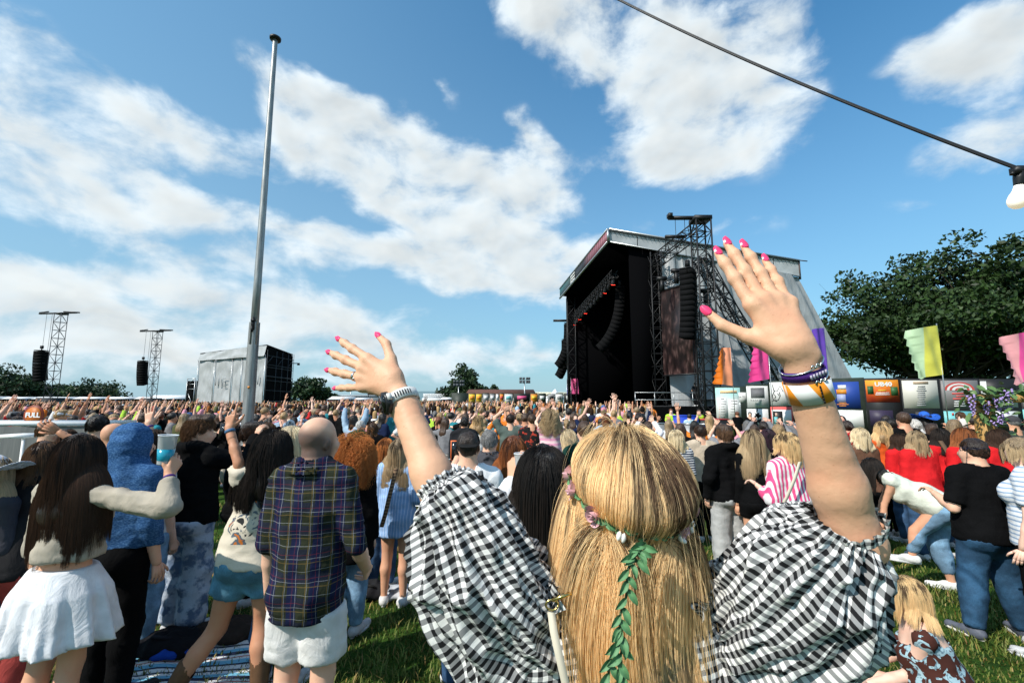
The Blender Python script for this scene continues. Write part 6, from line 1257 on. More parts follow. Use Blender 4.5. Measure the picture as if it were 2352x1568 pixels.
    axL, axR = nrm(toL(LWR) - spL[-1]), nrm(toL(RWR) - spR[-1]); parts.append(('cuff_ruffle', ruffle(ringpts(spL[-1] - axL * .006, axL, .0425), .016, 20, lambda p: nrm(p - spL[-1]) * .15 + axL, 1, .0035), 'w', 0)); parts.append(('cuff_ruffle', ruffle(ringpts(spR[-1] - axR * .006, axR, .0490), .016, 22, lambda p: nrm(p - spR[-1]) * .15 + axR, 2, .0035), 'w', 0))
    parts.append(('shoulder_ruffle', ruffle([toL(p) for p in (at(1200, 1360, .80), at(1240, 1352, .77), at(1262, 1368, .745), at(1272, 1410, .72))], .030, 4, lambda p: np.array([.35, -.55, .6]), 3, .010), 'w', 0)); parts.append(('shoulder_ruffle', ruffle([toL(p) for p in (at(1700, 1408, .79), at(1650, 1392, .75), at(1618, 1400, .72), at(1610, 1430, .70))], .032, 4, lambda p: np.array([-.35, -.55, .6]), 4, .010), 'w', 0))
    for s in 'LR':
        for i, tp in enumerate(tips[s]): v, q = nail_mesh(tp, .95 * (.86 if i == 3 else 1.08 if i == 4 else 1)); parts.append(('fingernail', mkmesh('fingernail', v, q, M_GLOSSY, True), 'nail', 0))
    # hair
    hm = hair_mesh(HJ, .014, 'long', .46, .004, 2); parts.append(('under_hair', hm, 'under', 0))
    RC = toL(at(1447, 1150, .76)); RN = nrm(np.array([0.10, -.42, .90])) ; mat = hair_material('hair_blonde_streaked', (.10, .052, .026), (.95, .68, .36), .26, .34)
    def sfn(P, d, g): # darker crown and a dark run down the right of the back
        crown = np.exp(-(((d[:, 0] - .30) / .30) ** 2 + ((d[:, 1] + .55) / .6) ** 2)); return np.clip(.84 + 1.25 * vnoise(P[:, 5] * np.array([150, 90, 16]), 3) + .7 * vnoise(P[:, 5] * np.array([60, 40, 8]), 5) + .25 * (g.random(len(P)) - .5) - .6 * crown, -.4, 1.2)
    cols = [(HJ['chest'] + HJ['up'] * .045 * HH + np.array([0, -.02, 0]), np.array((.150, .085, .17)), HJ['R']), (HJ['neck'], np.array((.06, .06, .10)), HJ['R'])]
    st = strands(HJ, 56000, .68, mat, part=.12, vol=.021, seed=11, steps=30, clump=.42, crad=.0060, rad=.00027, gravity=.36, back=.70, colliders=cols, lenvar=.40, stray=.004, fan=.03, ring=(RC, RN, .024), streakfn=sfn, wave=.0042, minlen=.3); parts.append(('hair', st, 'w', 0))
    st = strands(HJ, 60, .45, mat, part=.1, vol=.022, seed=19, steps=22, clump=0, rad=.00013, gravity=.34, back=.9, colliders=cols, stray=.04, lift=.0, fan=.2); parts.append(('flyaway_hair', st, 'w', 0))
    r, obs = spawn(parts, 'blonde woman in a black and white gingham dress raising both arms', HLOC, 0, None, dict(skin=skin, w=(1, 1, 1), k=(.02, .02, .02), nail=(.85, .055, .17), under=(.32, .20, .09)))
    obs[0].name = 'person'
    return tips, RC, RN
HTIPS, GRC, GRN = hero()
# ---- what she wears on the wrists and in the hair
def ring_mesh(c, ax, rx, ry, w, t, mat, name, up=(0, 1, 0), n=40, uv=False, tilt=0.0):
    """flat band of width w (along the axis) and thickness t round an elliptical wrist"""
    ax = nrm(ax); a = nrm(np.cross(ax, up)); b = np.cross(ax, a); V = []; U = []
    for k, (dr, dz) in enumerate(((0, -w / 2), (t, -w / 2), (t, w / 2), (0, w / 2))):
        for i in range(n): an = 2 * math.pi * i / n; V.append(c + a * (rx + dr) * math.cos(an) + b * (ry + dr) * math.sin(an) + ax * (dz + tilt * math.cos(an))); U.append((i / n, k / 3))
    Q = [(k * n + i, k * n + (i + 1) % n, ((k + 1) % 4) * n + (i + 1) % n, ((k + 1) % 4) * n + i) for k in range(4) for i in range(n)]; return mkmesh(name, V, Q, mat, False, uv=U)
def accessories():
    d = nrm(LWR - LEL); c = LWR - d * .034; side = nrm(np.array([-.86, -.50, -.05])); side = nrm(side - d * (side @ d)); b2 = np.cross(d, side)
    r = thing('smartwatch', 'smartwatch with black round face and pale grey strap on the left wrist', 'watch', c); m = material('strap_grey', (.62, .62, .60), .5); obj('strap', ring_mesh(np.zeros(3), d, .0300, .0275, .020, .0028, m, 'strap', (0, 1, 0)), r)
    R = np.stack([b2, d, side], 1); MB().lathe([(.020, .0), (.0222, .002), (.0222, .010), (.0195, .0125), (.001, .0126)], side * .0272, 28, R).build('case', material('watch_case', (.03, .03, .032), .3, metal=.4), r, True); MB().lathe([(.0185, .0128), (.0185, .0134), (.001, .0135)], side * .0272, 28, R).build('face', material('watch_glass', (.004, .004, .005), .06, .6), r, True); MB().box(side * .0315 + b2 * .020, (.012, .012, .008), R).box(side * .0315 - b2 * .020, (.012, .012, .008), R).build('lug', m, r)
    mb = MB(); bk = nrm(np.array([.35, -.9, .2])); bk = nrm(bk - d * (bk @ d)); tv = np.cross(d, bk)
    for i in range(7): a = (i - 3) * .16; o = bk * math.cos(a) + tv * math.sin(a); mb.box(o * .0312, (.0018, .010, .0022), np.stack([np.cross(d, o), d, o], 1))
    mb.build('strap_slot', M_BLACK, r)
    bones, _ = hand_bones(LWR, nrm(at(750, 808, .965) - at(905, 868, .90)), np.array([.05, 1, .10]), 'L', .97, 'open', None, 1.20, 1.06, 1.0); q = bones[4 * 2 + 1]; p = q[0] * .62 + q[1] * .38; r = thing('ring', 'silver wedding ring on the left ring finger', 'ring', p); sv = material('silver', (.75, .74, .72), .22, metal=1.0); obj('band', ring_mesh(np.zeros(3), q[1] - q[0], .0092, .0092, .0045, .0012, sv, 'band'), r); MB().lathe([(.001, 0), (.003, .001), (.0015, .0035)], np.array([0, -.009, -.006]), 8).build('stone', M_GLOSSY, r).color = (.85, .87, .9, 1)
    d = nrm(RWR - REL)
    def f_band(k, b):
        X, Y, Z = k.sep(k.new('ShaderNodeTexCoord').outputs['UV']); s = k.m('ADD', k.m('MULTIPLY', X, 4.0), k.m('MULTIPLY', Y, .9)); f = k.m('FRACT', s); c = k.mix(k.sstep(k.m('ABSOLUTE', k.m('SUBTRACT', f, .5)), .20, .22), (.80, .27, .015, 1), (.78, .78, .76, 1)); k.l.new(c, b.inputs['Base Color'])
    obj_ = thing('paper_wristband', 'white and orange paper festival band on the right wrist', 'wristband', RWR - d * .052); obj('band', ring_mesh(np.zeros(3), d, .0285, .0258, .0285, .0008, material('paper_band', rough=.45, fn=f_band), 'band', tilt=.003), obj_)
    fr = nrm(np.array([.05, -1, .1])); fr = nrm(fr - d * (fr @ d)); tv = np.cross(d, fr)
    MB2 = MB(); [MB2.box(fr * .0270 + d * (.009 - .0042 * i) - tv * .004, (.0035, .0006, .0022), np.stack([d, fr, tv], 1)) for i in range(6)]; MB2.build('printed_digits', M_BLACK, obj_)['kind'] = 'stuff'
    o = thing('fabric_wristband', 'purple woven festival band above the paper one', 'wristband', RWR - d * .028); obj('band', ring_mesh(np.zeros(3), d, .0262, .0236, .0135, .0011, material('purple_weave', (.060, .012, .16), .7, fn=lambda k, b: k.l.new(vary(k, (.060, .012, .16), k.noise(objcoord(k), 900, 2), .6, 1.5), b.inputs['Base Color'])), 'band', tilt=.003), o)
    mb = MB(); [mb.box(fr * .0250 + tv * (.012 - .0045 * i) + d * .0, (.0028, .0006, .0065), np.stack([tv, fr, d], 1)) for i in range(6)]; mb.build('woven_lettering', material('pale_thread', (.5, .45, .55), .8), o)['kind'] = 'stuff'
    for i, (off, t, lab) in enumerate(((.015, .006, 'thin silver bangle with a knot, uppermost on the right wrist'), (.036, .007, 'thin silver bangle between the purple and paper bands'))):
        o = thing('bangle', lab, 'bracelet', RWR - d * off, 0, 'silver bangles on the right wrist'); a = nrm(np.cross(d, (0, 1, 0))); b = np.cross(d, a); pts = [a * .0274 * math.cos(x) + b * .0250 * math.sin(x) + d * t * math.cos(x + 2.6) for x in np.linspace(0, 2 * math.pi, 36)]; MB().tube(pts, .0011, 6).build('wire', sv, o, True); MB().tube([fr * .0260 + tv * x + d * (.0022 * math.sin(x * 900)) for x in np.linspace(-.008, .008, 14)], .0011, 6).build('knot', sv, o, True)
accessories()
M_VINE = material('vine_leaf', (.085, .20, .085), .55, .3, fn=lambda k, b: (k.l.new(vary(k, (.085, .20, .085), k.noise(objcoord(k), 90, 3), .65, 1.4), b.inputs['Base Color'])))
def leaf_mesh(L=.0225, W=.0092):
    V = []; n = 9
    for j in range(n):
        t = j / (n - 1); w = W * .5 * math.sin(math.pi * t ** .8) ** .8; z = .004 * math.sin(math.pi * t)
        for a in (-1, -.5, 0, .5, 1): V.append((a * w, t * L, z + .003 * abs(a) - (.0008 if a == 0 else 0)))
    return mkmesh('leaf', V, [(j * 5 + i, j * 5 + i + 1, (j + 1) * 5 + i + 1, (j + 1) * 5 + i) for j in range(n - 1) for i in range(4)], M_VINE)
def rose_mesh(s=.012):
    V = []; Fq = []
    for k in range(7):           # rolled ribbon petals
        r = s * (.18 + .82 * k / 6); a0 = k * 2.4; n = 10; b = len(V)
        for j in range(5):
            t = j / 4
            for i in range(n): a = a0 + (i / (n - 1) - .5) * (2.6 - .08 * k); rr = r * (.72 + .38 * t + .12 * t * t * (k > 3)); V.append((rr * math.cos(a), rr * math.sin(a), s * (-.35 + 1.0 * t * (1 - .085 * k)) + (.1 * s * math.sin(a * 3 + k) * t)))
        Fq += [(b + j * n + i, b + j * n + i + 1, b + (j + 1) * n + i + 1, b + (j + 1) * n + i) for j in range(4) for i in range(n - 1)]
    return mkmesh('rose', V, Fq, material('satin_rose', (.72, .40, .43), .45, .4))
def orient(o, d, n):
    d = nrm(d); n = nrm(n - d * np.dot(n, d)); x = np.cross(d, n); o.rotation_euler = Matrix((tuple(x), tuple(d), tuple(n))).transposed().to_euler()
def garland():
    g = random.Random(6); C = GRC + HLOC; ax = nrm(GRN); a = nrm(np.cross((0, 1, 0), ax)); b = np.cross(ax, a); r = thing('flower_garland', 'leafy green hair garland with small pink roses and white buds', 'garland', C)
    hc = HJ['head'] + HLOC + HJ['Hr'] @ (np.array([0, -.006, .013]) * HH); E = np.array((.0445, .0565, .0545)) * HH + .012; lf = leaf_mesh(); rs = rose_mesh(.0145)
    def surf(an):                # walk out along the band's plane to the hair
        o = a * math.cos(an) + b * math.sin(an); t = .02
        while np.linalg.norm(((C + o * t - hc) @ HJ['Hr']) / E) < 1 and t < .3: t += .001
        return o * t, o
    pts = [surf(x)[0] for x in np.linspace(0, 2 * math.pi, 60)]; MB().tube(pts, .0016, 5).build('stem', material('vine_stem', (.05, .09, .035), .7), r, True)
    for i in range(46):
        an = i / 46 * 2 * math.pi + g.uniform(-.05, .05); p, o = surf(an); t = nrm(surf(an + .05)[0] - p) * (1 if i % 2 else -1); l = obj('leaf', lf, r); l.location = p + o * .006; orient(l, t + .55 * ax * g.uniform(-1, 1), o + .3 * ax * g.uniform(-1, 1)); l.scale = (g.uniform(.8, 1.2),) * 3
    def near(px, py):            # the place on the band that lies at this spot of the photograph
        return min(np.linspace(0, 2 * math.pi, 240), key=lambda x: (lambda q: (q[0] - px) ** 2 + (q[1] - py) ** 2)(proj(surf(x)[0] + C)) + (0 if surf(x)[1][1] < .45 else 1e9))
    for px, py in ((1322, 1078), (1322, 1138), (1352, 1218), (1558, 1220), (1582, 1162)): p, o = surf(near(px, py)); l = obj('rose', rs, r); l.location = p + o * .013; orient(l, ax + .1 * o, o + .15 * ax)
    bm = MB().lathe([(.0005, 0), (.0032, .003), (.0042, .007), (.003, .012), (.0004, .0145)], n=10).mesh('bud', material('white_bud', (.80, .78, .72), .3), True)
    for px, py in ((1412, 1252), (1418, 1262), (1553, 1240), (1556, 1232), (1575, 1190), (1578, 1183)): p, o = surf(near(px, py)); l = obj('bud', bm, r); l.location = p + o * .011 + ax * g.uniform(-.008, .0); orient(l, np.cross(o, ax), o * .6 + ax * g.uniform(-1, .2))
    for k, path in enumerate(([(1462, 1248, .655), (1452, 1290, .645), (1440, 1330, .64), (1432, 1390, .635), (1425, 1440, .63), (1412, 1490, .625), (1398, 1545, .62), (1385, 1620, .62)], [(1425, 1440, .628), (1424, 1490, .622), (1422, 1545, .618), (1420, 1630, .615)], [(1480, 1245, .657), (1468, 1262, .65), (1455, 1290, .645)])):
        P = [at(*q) - C for q in path]; P = [P[0] + (P[-1] - P[0]) * 0] + P[1:]; t = np.linspace(0, 1, 40); Pa = np.array(P); S = np.stack([np.interp(t, np.linspace(0, 1, len(P)), Pa[:, i]) for i in range(3)], 1)
        for _ in range(3): S[1:-1] = .25 * S[:-2] + .5 * S[1:-1] + .25 * S[2:]
        S[:, 0] += .0025 * np.sin(t * 22); MB().tube(S, .0017, 5).build('trailing_stem', MATS['vine_stem'], r, True); n = (21, 11, 6)[k]
        for i in range(n): j = int((i + .6) / n * 38); d = nrm(S[min(j + 1, 39)] - S[j]); sd = np.array([1 if i % 2 else -1, 0, 0]); l = obj('leaf', lf, r); l.location = S[j]; orient(l, d * .9 + sd * .65 + np.array([0, -.1, 0]), np.array([.25 * sd[0] * g.uniform(-.5, 1), -1, .25])); l.scale = (g.uniform(.85, 1.15),) * 3
def proj(p):
    q = np.asarray(p) - CAM; c, s = math.cos(PITCH), math.sin(PITCH); f = q[1] * c + q[2] * s; u = -q[1] * s + q[2] * c; return 1176 + F * q[0] / f, 784 - F * u / f
garland()
def bag_strap():
    r = thing('bag_strap', 'cream webbing shoulder strap with a gold clasp on the gingham back', 'strap', at(1268, 1395, .70)); o = at(1268, 1395, .70); P = [at(px, py, Y) - o for px, py, Y in ((1266, 1405, .70), (1272, 1450, .685), (1283, 1500, .675), (1297, 1560, .67), (1315, 1640, .67))]; V = []; n = len(P)
    for i in range(n): V += [P[i] + (-.0055, 0, 0), P[i] + (.0055, -.001, 0), P[i] + (.0055, .0015, 0), P[i] + (-.0055, .0022, 0)]
    obj('webbing', mkmesh('webbing', V, [(4 * i + k, 4 * i + (k + 1) % 4, 4 * i + 4 + (k + 1) % 4, 4 * i + 4 + k) for i in range(n - 1) for k in range(4)], material('cream_webbing', (.60, .54, .42), .8)), r); m = material('gold', (.72, .50, .18), .22, metal=1.0)
    MB().tube([(.009 * math.cos(a), 0, .004 + .007 * math.sin(a)) for a in np.linspace(0, 6.283, 20)], .0016, 6).build('ring', m, r, True); MB().tube([(0, 0, .010), (.028, .0, .020)], .0028, 8).build('clasp', m, r, True)
bag_strap()
# ------------------------------------------------------------------ the people standing nearest
def pat(key, fn, rough=.85): return material(key, rough=rough, spec=.15, fn=fn)
def stripe_fn(c0, c1, axis, period, duty=.5, bumpy=26, wob=.1):
    def f(k, b):
        c = objcoord(k); X = k.sep(c)[axis]; n = k.noise(c, 7, 2); t = k.m('FRACT', k.m('DIVIDE', k.m('ADD', X, k.m('MULTIPLY', k.m('SUBTRACT', n, .5), wob * .2)), period)); col = k.mix(k.sstep(k.m('ABSOLUTE', k.m('SUBTRACT', t, .5)), duty * .5 - .04, duty * .5 + .04), (*c1, 1), (*c0, 1)); k.l.new(col, b.inputs['Base Color']); bump(k, b, k.noise(c, bumpy, 3, .6), .4, .012)
    return f
def f_plaid(k, b):
    c = objcoord(k); X, Y, Z = k.sep(c); n = k.noise(c, 6, 2); X = k.m('ADD', k.m('ADD', X, k.m('MULTIPLY', Y, .35)), k.m('MULTIPLY', k.m('SUBTRACT', n, .5), .03)); Z = k.m('ADD', Z, k.m('MULTIPLY', k.m('SUBTRACT', n, .5), .03))
    def line(v, per, off, w): t = k.m('FRACT', k.m('DIVIDE', k.m('ADD', v, off), per)); return k.m('LESS_THAN', k.m('ABSOLUTE', k.m('SUBTRACT', t, .5)), w)
    base = k.mix(k.m('MULTIPLY', line(X, .115, 0, .22), .9), (.022, .026, .014, 1), (.006, .010, .045, 1)); base = k.mix(k.m('MULTIPLY', line(Z, .115, .02, .22), .6), base, (.006, .009, .035, 1))
    for v, per, off, w, col, m in ((X, .0575, .010, .022, (.26, .27, .27, 1), .6), (Z, .0575, .012, .020, (.28, .29, .29, 1), .6), (X, .115, .045, .018, (.15, .10, .03, 1), .65), (Z, .115, .06, .018, (.15, .10, .03, 1), .6), (X, .115, .0, .012, (.16, .02, .03, 1), .5), (Z, .115, .022, .012, (.16, .02, .03, 1), .5)): base = k.mix(k.m('MULTIPLY', line(v, per, off, w), m), base, col)
    k.l.new(base, b.inputs['Base Color']); bump(k, b, k.noise(c, 22, 4, .6), .5, .014)
def f_mottle(c0, c1, sc=60, stretch=(1, 1, 3), lo=.42, hi=.6):
    def f(k, b): c = objcoord(k); k.l.new(k.mix(k.sstep(k.noise(k.v('MULTIPLY', c, stretch), sc, 3, .6), lo, hi), (*c0, 1), (*c1, 1)), b.inputs['Base Color']); bump(k, b, k.noise(c, 24, 4, .6), .5, .014)
    return f
def f_floral(k, b):
    c = objcoord(k); n = k.noise(c, 11, 2, .5, 1.6); v = k.noise(c, 30, 2, .5, 2.0); col = k.mix(k.sstep(n, .53, .55), (.065, .022, .016, 1), (.33, .47, .52, 1)); col = k.mix(k.m('MULTIPLY', k.sstep(n, .53, .55), k.sstep(v, .55, .58)), col, (.14, .22, .27, 1)); k.l.new(col, b.inputs['Base Color'])
M_PLAID = pat('plaid_flannel', f_plaid); M_PINKSTR = pat('pink_stripe', stripe_fn((.76, .72, .72), (.72, .08, .22), 0, .040)); M_BLUESTR = pat('blue_stripe', stripe_fn((.24, .40, .68), (.42, .56, .78), 0, .028, .35)); M_NAVYSTR = pat('navy_stripe', stripe_fn((.75, .75, .73), (.02, .03, .08), 2, .032)); M_PALESTR = pat('pale_stripe', stripe_fn((.72, .74, .76), (.28, .38, .52), 2, .036, .35)); M_KIDSTR = pat('candy_stripe', stripe_fn((.72, .52, .52), (.68, .30, .42), 2, .05, .5))
M_TIEDYE = pat('tie_dye', f_mottle((.44, .50, .58), (.12, .17, .26), 9, (1, 1, 1), .44, .60)); M_MELANGE = pat('blue_melange', f_mottle((.020, .075, .20), (.07, .17, .34), 70, (1, 1, 3), .45, .62)); M_FLORAL = pat('floral_print', f_floral); M_LEOPARD = pat('leopard_print', f_mottle((.26, .15, .08), (.02, .015, .012), 45, (1, 1, 1), .5, .56)); M_BLUEPAT = pat('blue_pattern', f_mottle((.30, .46, .60), (.06, .10, .20), 30, (1, 1, 1), .56, .6))
def f_graphic(k, b):
    c = objcoord(k); X, Y, Z = k.sep(c); n = k.noise(c, 14, 3, .5, 1.0); w = k.m('MULTIPLY', k.m('LESS_THAN', k.m('ABSOLUTE', X), .14), k.m('MULTIPLY', k.m('GREATER_THAN', Z, 1.08), k.m('LESS_THAN', Z, 1.36))); col = k.mix(k.m('MULTIPLY', w, k.sstep(n, .54, .57)), (.62, .55, .44, 1), (.10, .13, .16, 1)); col = k.mix(k.m('MULTIPLY', w, k.sstep(n, .66, .68)), col, (.55, .16, .03, 1)); col = k.mix(k.m('MULTIPLY', w, k.m('LESS_THAN', n, .36)), col, (.03, .03, .03, 1)); k.l.new(col, b.inputs['Base Color']); bump(k, b, k.noise(c, 24, 4, .6), .4, .012)
M_GRAPHIC = pat('graphic_tee', f_graphic)
HC = {'black': ((.006, .004, .003), (.020, .012, .008), (.010, .007, .005)), 'dkbrown': ((.012, .006, .003), (.055, .025, .012), (.022, .011, .006)), 'brown': ((.03, .015, .008), (.14, .070, .032), (.06, .03, .015)), 'auburn': ((.07, .02, .006), (.34, .11, .03), (.15, .045, .014)), 'ginger': ((.16, .05, .012), (.55, .20, .05), (.28, .09, .02)), 'blonde': ((.10, .06, .03), (.78, .55, .28), (.38, .24, .11)), 'ash': ((.07, .045, .025), (.52, .38, .22), (.26, .18, .10)), 'platinum': ((.35, .26, .15), (.88, .74, .50), (.55, .43, .26)), 'grey': ((.08, .08, .08), (.30, .29, .28), (.16, .155, .15)), 'purple': ((.012, .006, .010), (.05, .02, .035), (.02, .010, .016)), 'white': ((.45, .42, .38), (.75, .72, .68), (.55, .52, .48))}
def hairmat(c): r, t, _ = HC[c]; return hair_material('hair_' + c, r, t)
def near(label, px, top, Y, sex='f', build=1.0, pose=None, skin=0, up=None, low=None, hair=None, shoe=(.5, .5, .5), yaw=0.0, hands=('relaxed', 'relaxed'), palm=(None, None), res=.015, hand_res=None, h=None, arms=None, group=None, hat=None, boot=0, bald=0, seed=1, z0=None, extra=None, sole=None, hscale=1.0):
    p = at(px, top, Y); g = float(gz(p[0], Y)) if z0 is None else z0; h = h or float(np.clip((p[2] - g) / 1.0, .9, 2.0)); loc = np.array([p[0], Y, g]); pose = dict(pose or {}); Ri = rotz(-yaw)
    loc = loc - rotz(yaw) @ np.array([0, .02 * h, 0]) * 0
    for s in (arms or {}): pose[s] = ('abs', Ri @ (at(*arms[s][0]) - loc), Ri @ (at(*arms[s][1]) - loc))
    res = res * (1.15 if Y < 3 else 1.3)
    if up and low and up.get('hem', 0) < .03: low = dict(low); low['waist'] = up.get('hem', 0) + .022
    J = rig(h, sex, build, pose); cols = dict(skin=SKINS[skin] if isinstance(skin, int) else skin, shoe=shoe, sole=sole or (.7, .7, .68)); bm, tips = body_mesh(J, res * (1.0 if bald else 1.35), hands, palm, bald, hand_res); parts = [('person', bm, 'skin', 0)]
    if up:
        u = dict(up); cols['up'] = u.pop('c', (1, 1, 1)); nm = u.pop('n', 'top'); parts.append((nm, top_mesh(J, res, seed=seed, name=nm, **u), 'up', 0))
    if low: u = dict(low); cols['low'] = u.pop('c', (1, 1, 1)); parts.append((u.get('name') or {'skirt': 'skirt', 'shorts': 'shorts'}.get(u.get('kind'), 'trousers'), bottom_mesh(J, res * 1.2, seed=seed + 3, **u), 'low', 0))
    if hair:
        c, style = hair[0], hair[1]; kw = dict(hair[2]) if len(hair) > 2 else {}; n = kw.pop('n', 2600); L = kw.pop('L', .3); cols['hair'] = HC[c][2]; parts.append(('hair', hair_mesh(J, .016 if kw.get('n', 1) or Y > 8 else .013, style, max(.02, L - .14), kw.pop('mv', .006), seed, name='hair'), 'hair', 0))
        if n:
            kk = dict(length=L, vol=.014, seed=seed, steps=18, clump=.5, crad=.004, rad=.00075 if Y < 3 else .0011, gravity=.36, stray=.008); kk.update(kw); parts.append(('hair_strands', strands(J, n, mat=hairmat(c), **kk), 'hair', len(parts) - 1))
    if hat: parts.append(('cap' if hat[0] == 'cap' else 'hat', cap_meshes(J, hat[0], turn=hat[2] if len(hat) > 2 else 0), 'hat', 0)); cols['hat'] = hat[1]
    for s in 'LR':
        parts.append(('boot' if boot else 'shoe', shoe_mesh(J, s, .016, boot), 'shoe', 0))
        if not boot: parts.append(('sole', sole_mesh(J, s), 'sole', len(parts) - 1))
    r, obs = spawn(parts, label, loc, yaw, group, cols); 
    return r, J, loc, tips
DEN, LDEN, BLK, WHT = (.030, .065, .13), (.15, .25, .36), (.005, .005, .0055), (.74, .74, .73)
NEAR_J = {}
# -- left foreground
near('long-haired woman in a beige cropped jacket and white frilled skirt raising a drink', 184, 996, 2.85, 'f', .95, dict(yaw=-.05), 1, dict(c=(.40, .35, .28), n='jacket', t=.018, sleeve=1.8, hem=.075, loose=.02, amp=.014, neck=.05), dict(kind='skirt', c=(.76, .76, .78), length=.47, waist=.05, wide=.085, t=.02, amp=.013), ('dkbrown', 'long', dict(n=9000, L=.66, vol=.016, rad=.0006, steps=24, gravity=.4)), (.6, .6, .6), yaw=-.10, hands=('relaxed', 'grip'), palm=(None, ((.05, .45, .9), (-.85, .4, 0))), res=.012, hand_res=.005, arms={'R': ((389, 1166, 2.72), (389, 1090, 2.82))}, seed=3)
near('person in a blue hooded jacket with the hood up and black trousers', 308, 977, 3.35, 'm', .92, dict(yaw=-.35), 0, dict(n='hooded_jacket', mat=M_MELANGE, t=.026, sleeve=2, hem=.028, loose=.012, hood='up', amp=.016), dict(c=BLK, t=.015, length=.98), None, BLK, yaw=-.15, res=.013, seed=4)
near('curly-haired man in a black hoodie and grey tie-dye trousers filming', 458, 957, 4.35, 'm', 1.0, dict(yaw=-.9, L='phone', R='phone'), 0, dict(c=BLK, n='hoodie', t=.030, sleeve=2, hem=-.03, loose=.03, hood='down', amp=.016), dict(mat=M_TIEDYE, t=.02, wide=.045, length=.99, amp=.016), ('brown', 'quiff', dict(n=2200, L=.09, curl=.006, lift=.5, vol=.03, clump=.3)), (.55, .55, .55), yaw=-.25, res=.014, seed=5)
near('dark-haired woman in a beige printed tee and denim shorts pointing at the sky', 606, 985, 3.3, 'f', .96, dict(side=.13, legL=((-.13, .02, .265), (-.27, -.05, .045), (-.33, .04, .012)), legR=((.03, .03, .28), (.055, -.02, .045), (.085, .09, .012))), 3, dict(n='tee', mat=M_GRAPHIC, t=.024, sleeve=.85, hem=-.02, loose=.03, amp=.014), dict(kind='shorts', mat=M_DENIM, c=(.07, .17, .24), t=.014, length=.24, wide=.05), ('black', 'wavy', dict(n=5000, L=.50, wave=.006, vol=.022)), (.13, .065, .03), yaw=.05, hands=('point', 'relaxed'), palm=(((-.02, .1, 1), (.2, 1, 0)), None), res=.013, hand_res=.005, arms={'L': ((549, 1066, 3.22), (527, 985, 3.28))}, boot=.26, seed=6)
near('platinum blonde woman half hidden behind the bald man', 668, 977, 3.5, 'f', 1.0, None, 2, dict(c=(.5, .3, .3), t=.014, sleeve=.3, hem=-.02), dict(mat=M_DENIM, c=DEN, length=.98), ('platinum', 'long', dict(n=5200, L=.52, vol=.014, rad=.0008)), seed=7)
near('bald man in a dark plaid shirt and white shorts seen from behind', 728, 953, 2.65, 'm', .90, dict(yaw=-.5, L='down', R=((.30, -.12, -1), (-.10, .75, -.65))), 0, dict(n='plaid_shirt', mat=M_PLAID, t=.019, sleeve=1.12, hem=-.085, loose=.014, collar=True, amp=.014, neck=.034), dict(kind='shorts', c=(.68, .66, .63), t=.018, length=.40, wide=.05, amp=.012), None, (.5, .5, .5), yaw=-.08, res=.011, bald=1, seed=8, hand_res=.006)
near('woman with big curly ginger hair and a black coat', 812, 1018, 4.3, 'f', 1.05, None, 2, dict(c=BLK, n='coat', t=.026, sleeve=2, hem=-.14, loose=.03, hood='down'), dict(mat=M_DENIM, c=LDEN, length=.98), ('ginger', 'curly', dict(n=5200, L=.30, curl=.010, vol=.055, lift=.5, clump=.25, gravity=.2, rad=.001)), seed=9)
near('red-haired woman in a blue patterned shirt beyond the striped shirt', 886, 1008, 5.3, 'f', 1.0, None, 2, dict(mat=M_BLUEPAT, t=.02, sleeve=2, hem=-.08, loose=.02), dict(mat=M_DENIM, c=DEN), ('ginger', 'bob', dict(n=2400, L=.22, vol=.02)), seed=10)
near('blonde woman in an oversized blue striped shirt and white trainers', 916, 1007, 4.9, 'f', .95, dict(L='bent', R='bent', stance=.06), 1, dict(n='striped_shirt', mat=M_BLUESTR, t=.024, sleeve=1.7, hem=-.11, loose=.035, amp=.014), dict(kind='shorts', c=BLK, t=.01, length=.20, wide=.02), ('ash', 'long', dict(n=3200, L=.46, vol=.012)), (.72, .71, .69), yaw=-.1, res=.013, seed=11)
near('man in a black cap and white tee filming on an orange phone', 1076, 988, 3.5, 'm', 1.05, dict(R='down'), 0, dict(c=(.78, .78, .80), n='tee', t=.020, sleeve=.8, hem=-.05, loose=.03), dict(mat=M_DENIM, c=DEN), ('dkbrown', 'short', dict(n=0)), BLK, yaw=.1, hands=('grip', 'relaxed'), hat=('cap', (.018, .018, .018), 3.14), arms={'L': ((1030, 1100, 3.55), (1050, 1058, 3.75))}, res=.013, hand_res=.006, seed=12)
near('grey-haired man in a dark grey shirt right of the black cap', 1124, 986, 4.8, 'm', 1.05, None, 0, dict(c=(.075, .075, .085), n='shirt', t=.02, sleeve=1, hem=-.08, loose=.03, collar=True), dict(c=BLK), ('grey', 'short', dict(n=1500, L=.04, vol=.012)), BLK, seed=13)
near('auburn long-haired woman in a black top left of the dark long hair', 1180, 1000, 3.9, 'f', 1.0, dict(yaw=.05), 2, dict(c=BLK, t=.018, sleeve=1.9, hem=-.02), dict(c=BLK), ('auburn', 'long', dict(n=4200, L=.56, vol=.014, rad=.0009)), seed=14)
near('dark long-haired woman in a white ribbed top holding a clear cup', 1248, 1022, 1.75, 'f', .98, dict(R='down'), 1, dict(c=(.76, .76, .78), t=.016, sleeve=2, hem=-.03, amp=.006), dict(c=(.7, .7, .7), length=.98), ('black', 'long', dict(n=9000, L=.62, vol=.016, rad=.0005, steps=24, gravity=.4)), yaw=.05, hands=('grip', 'relaxed'), palm=(((.1, .3, .95), (.6, .8, 0)), None), arms={'L': ((1150, 1170, 1.75), (1180, 1108, 1.85))}, res=.012, hand_res=.005, seed=15)
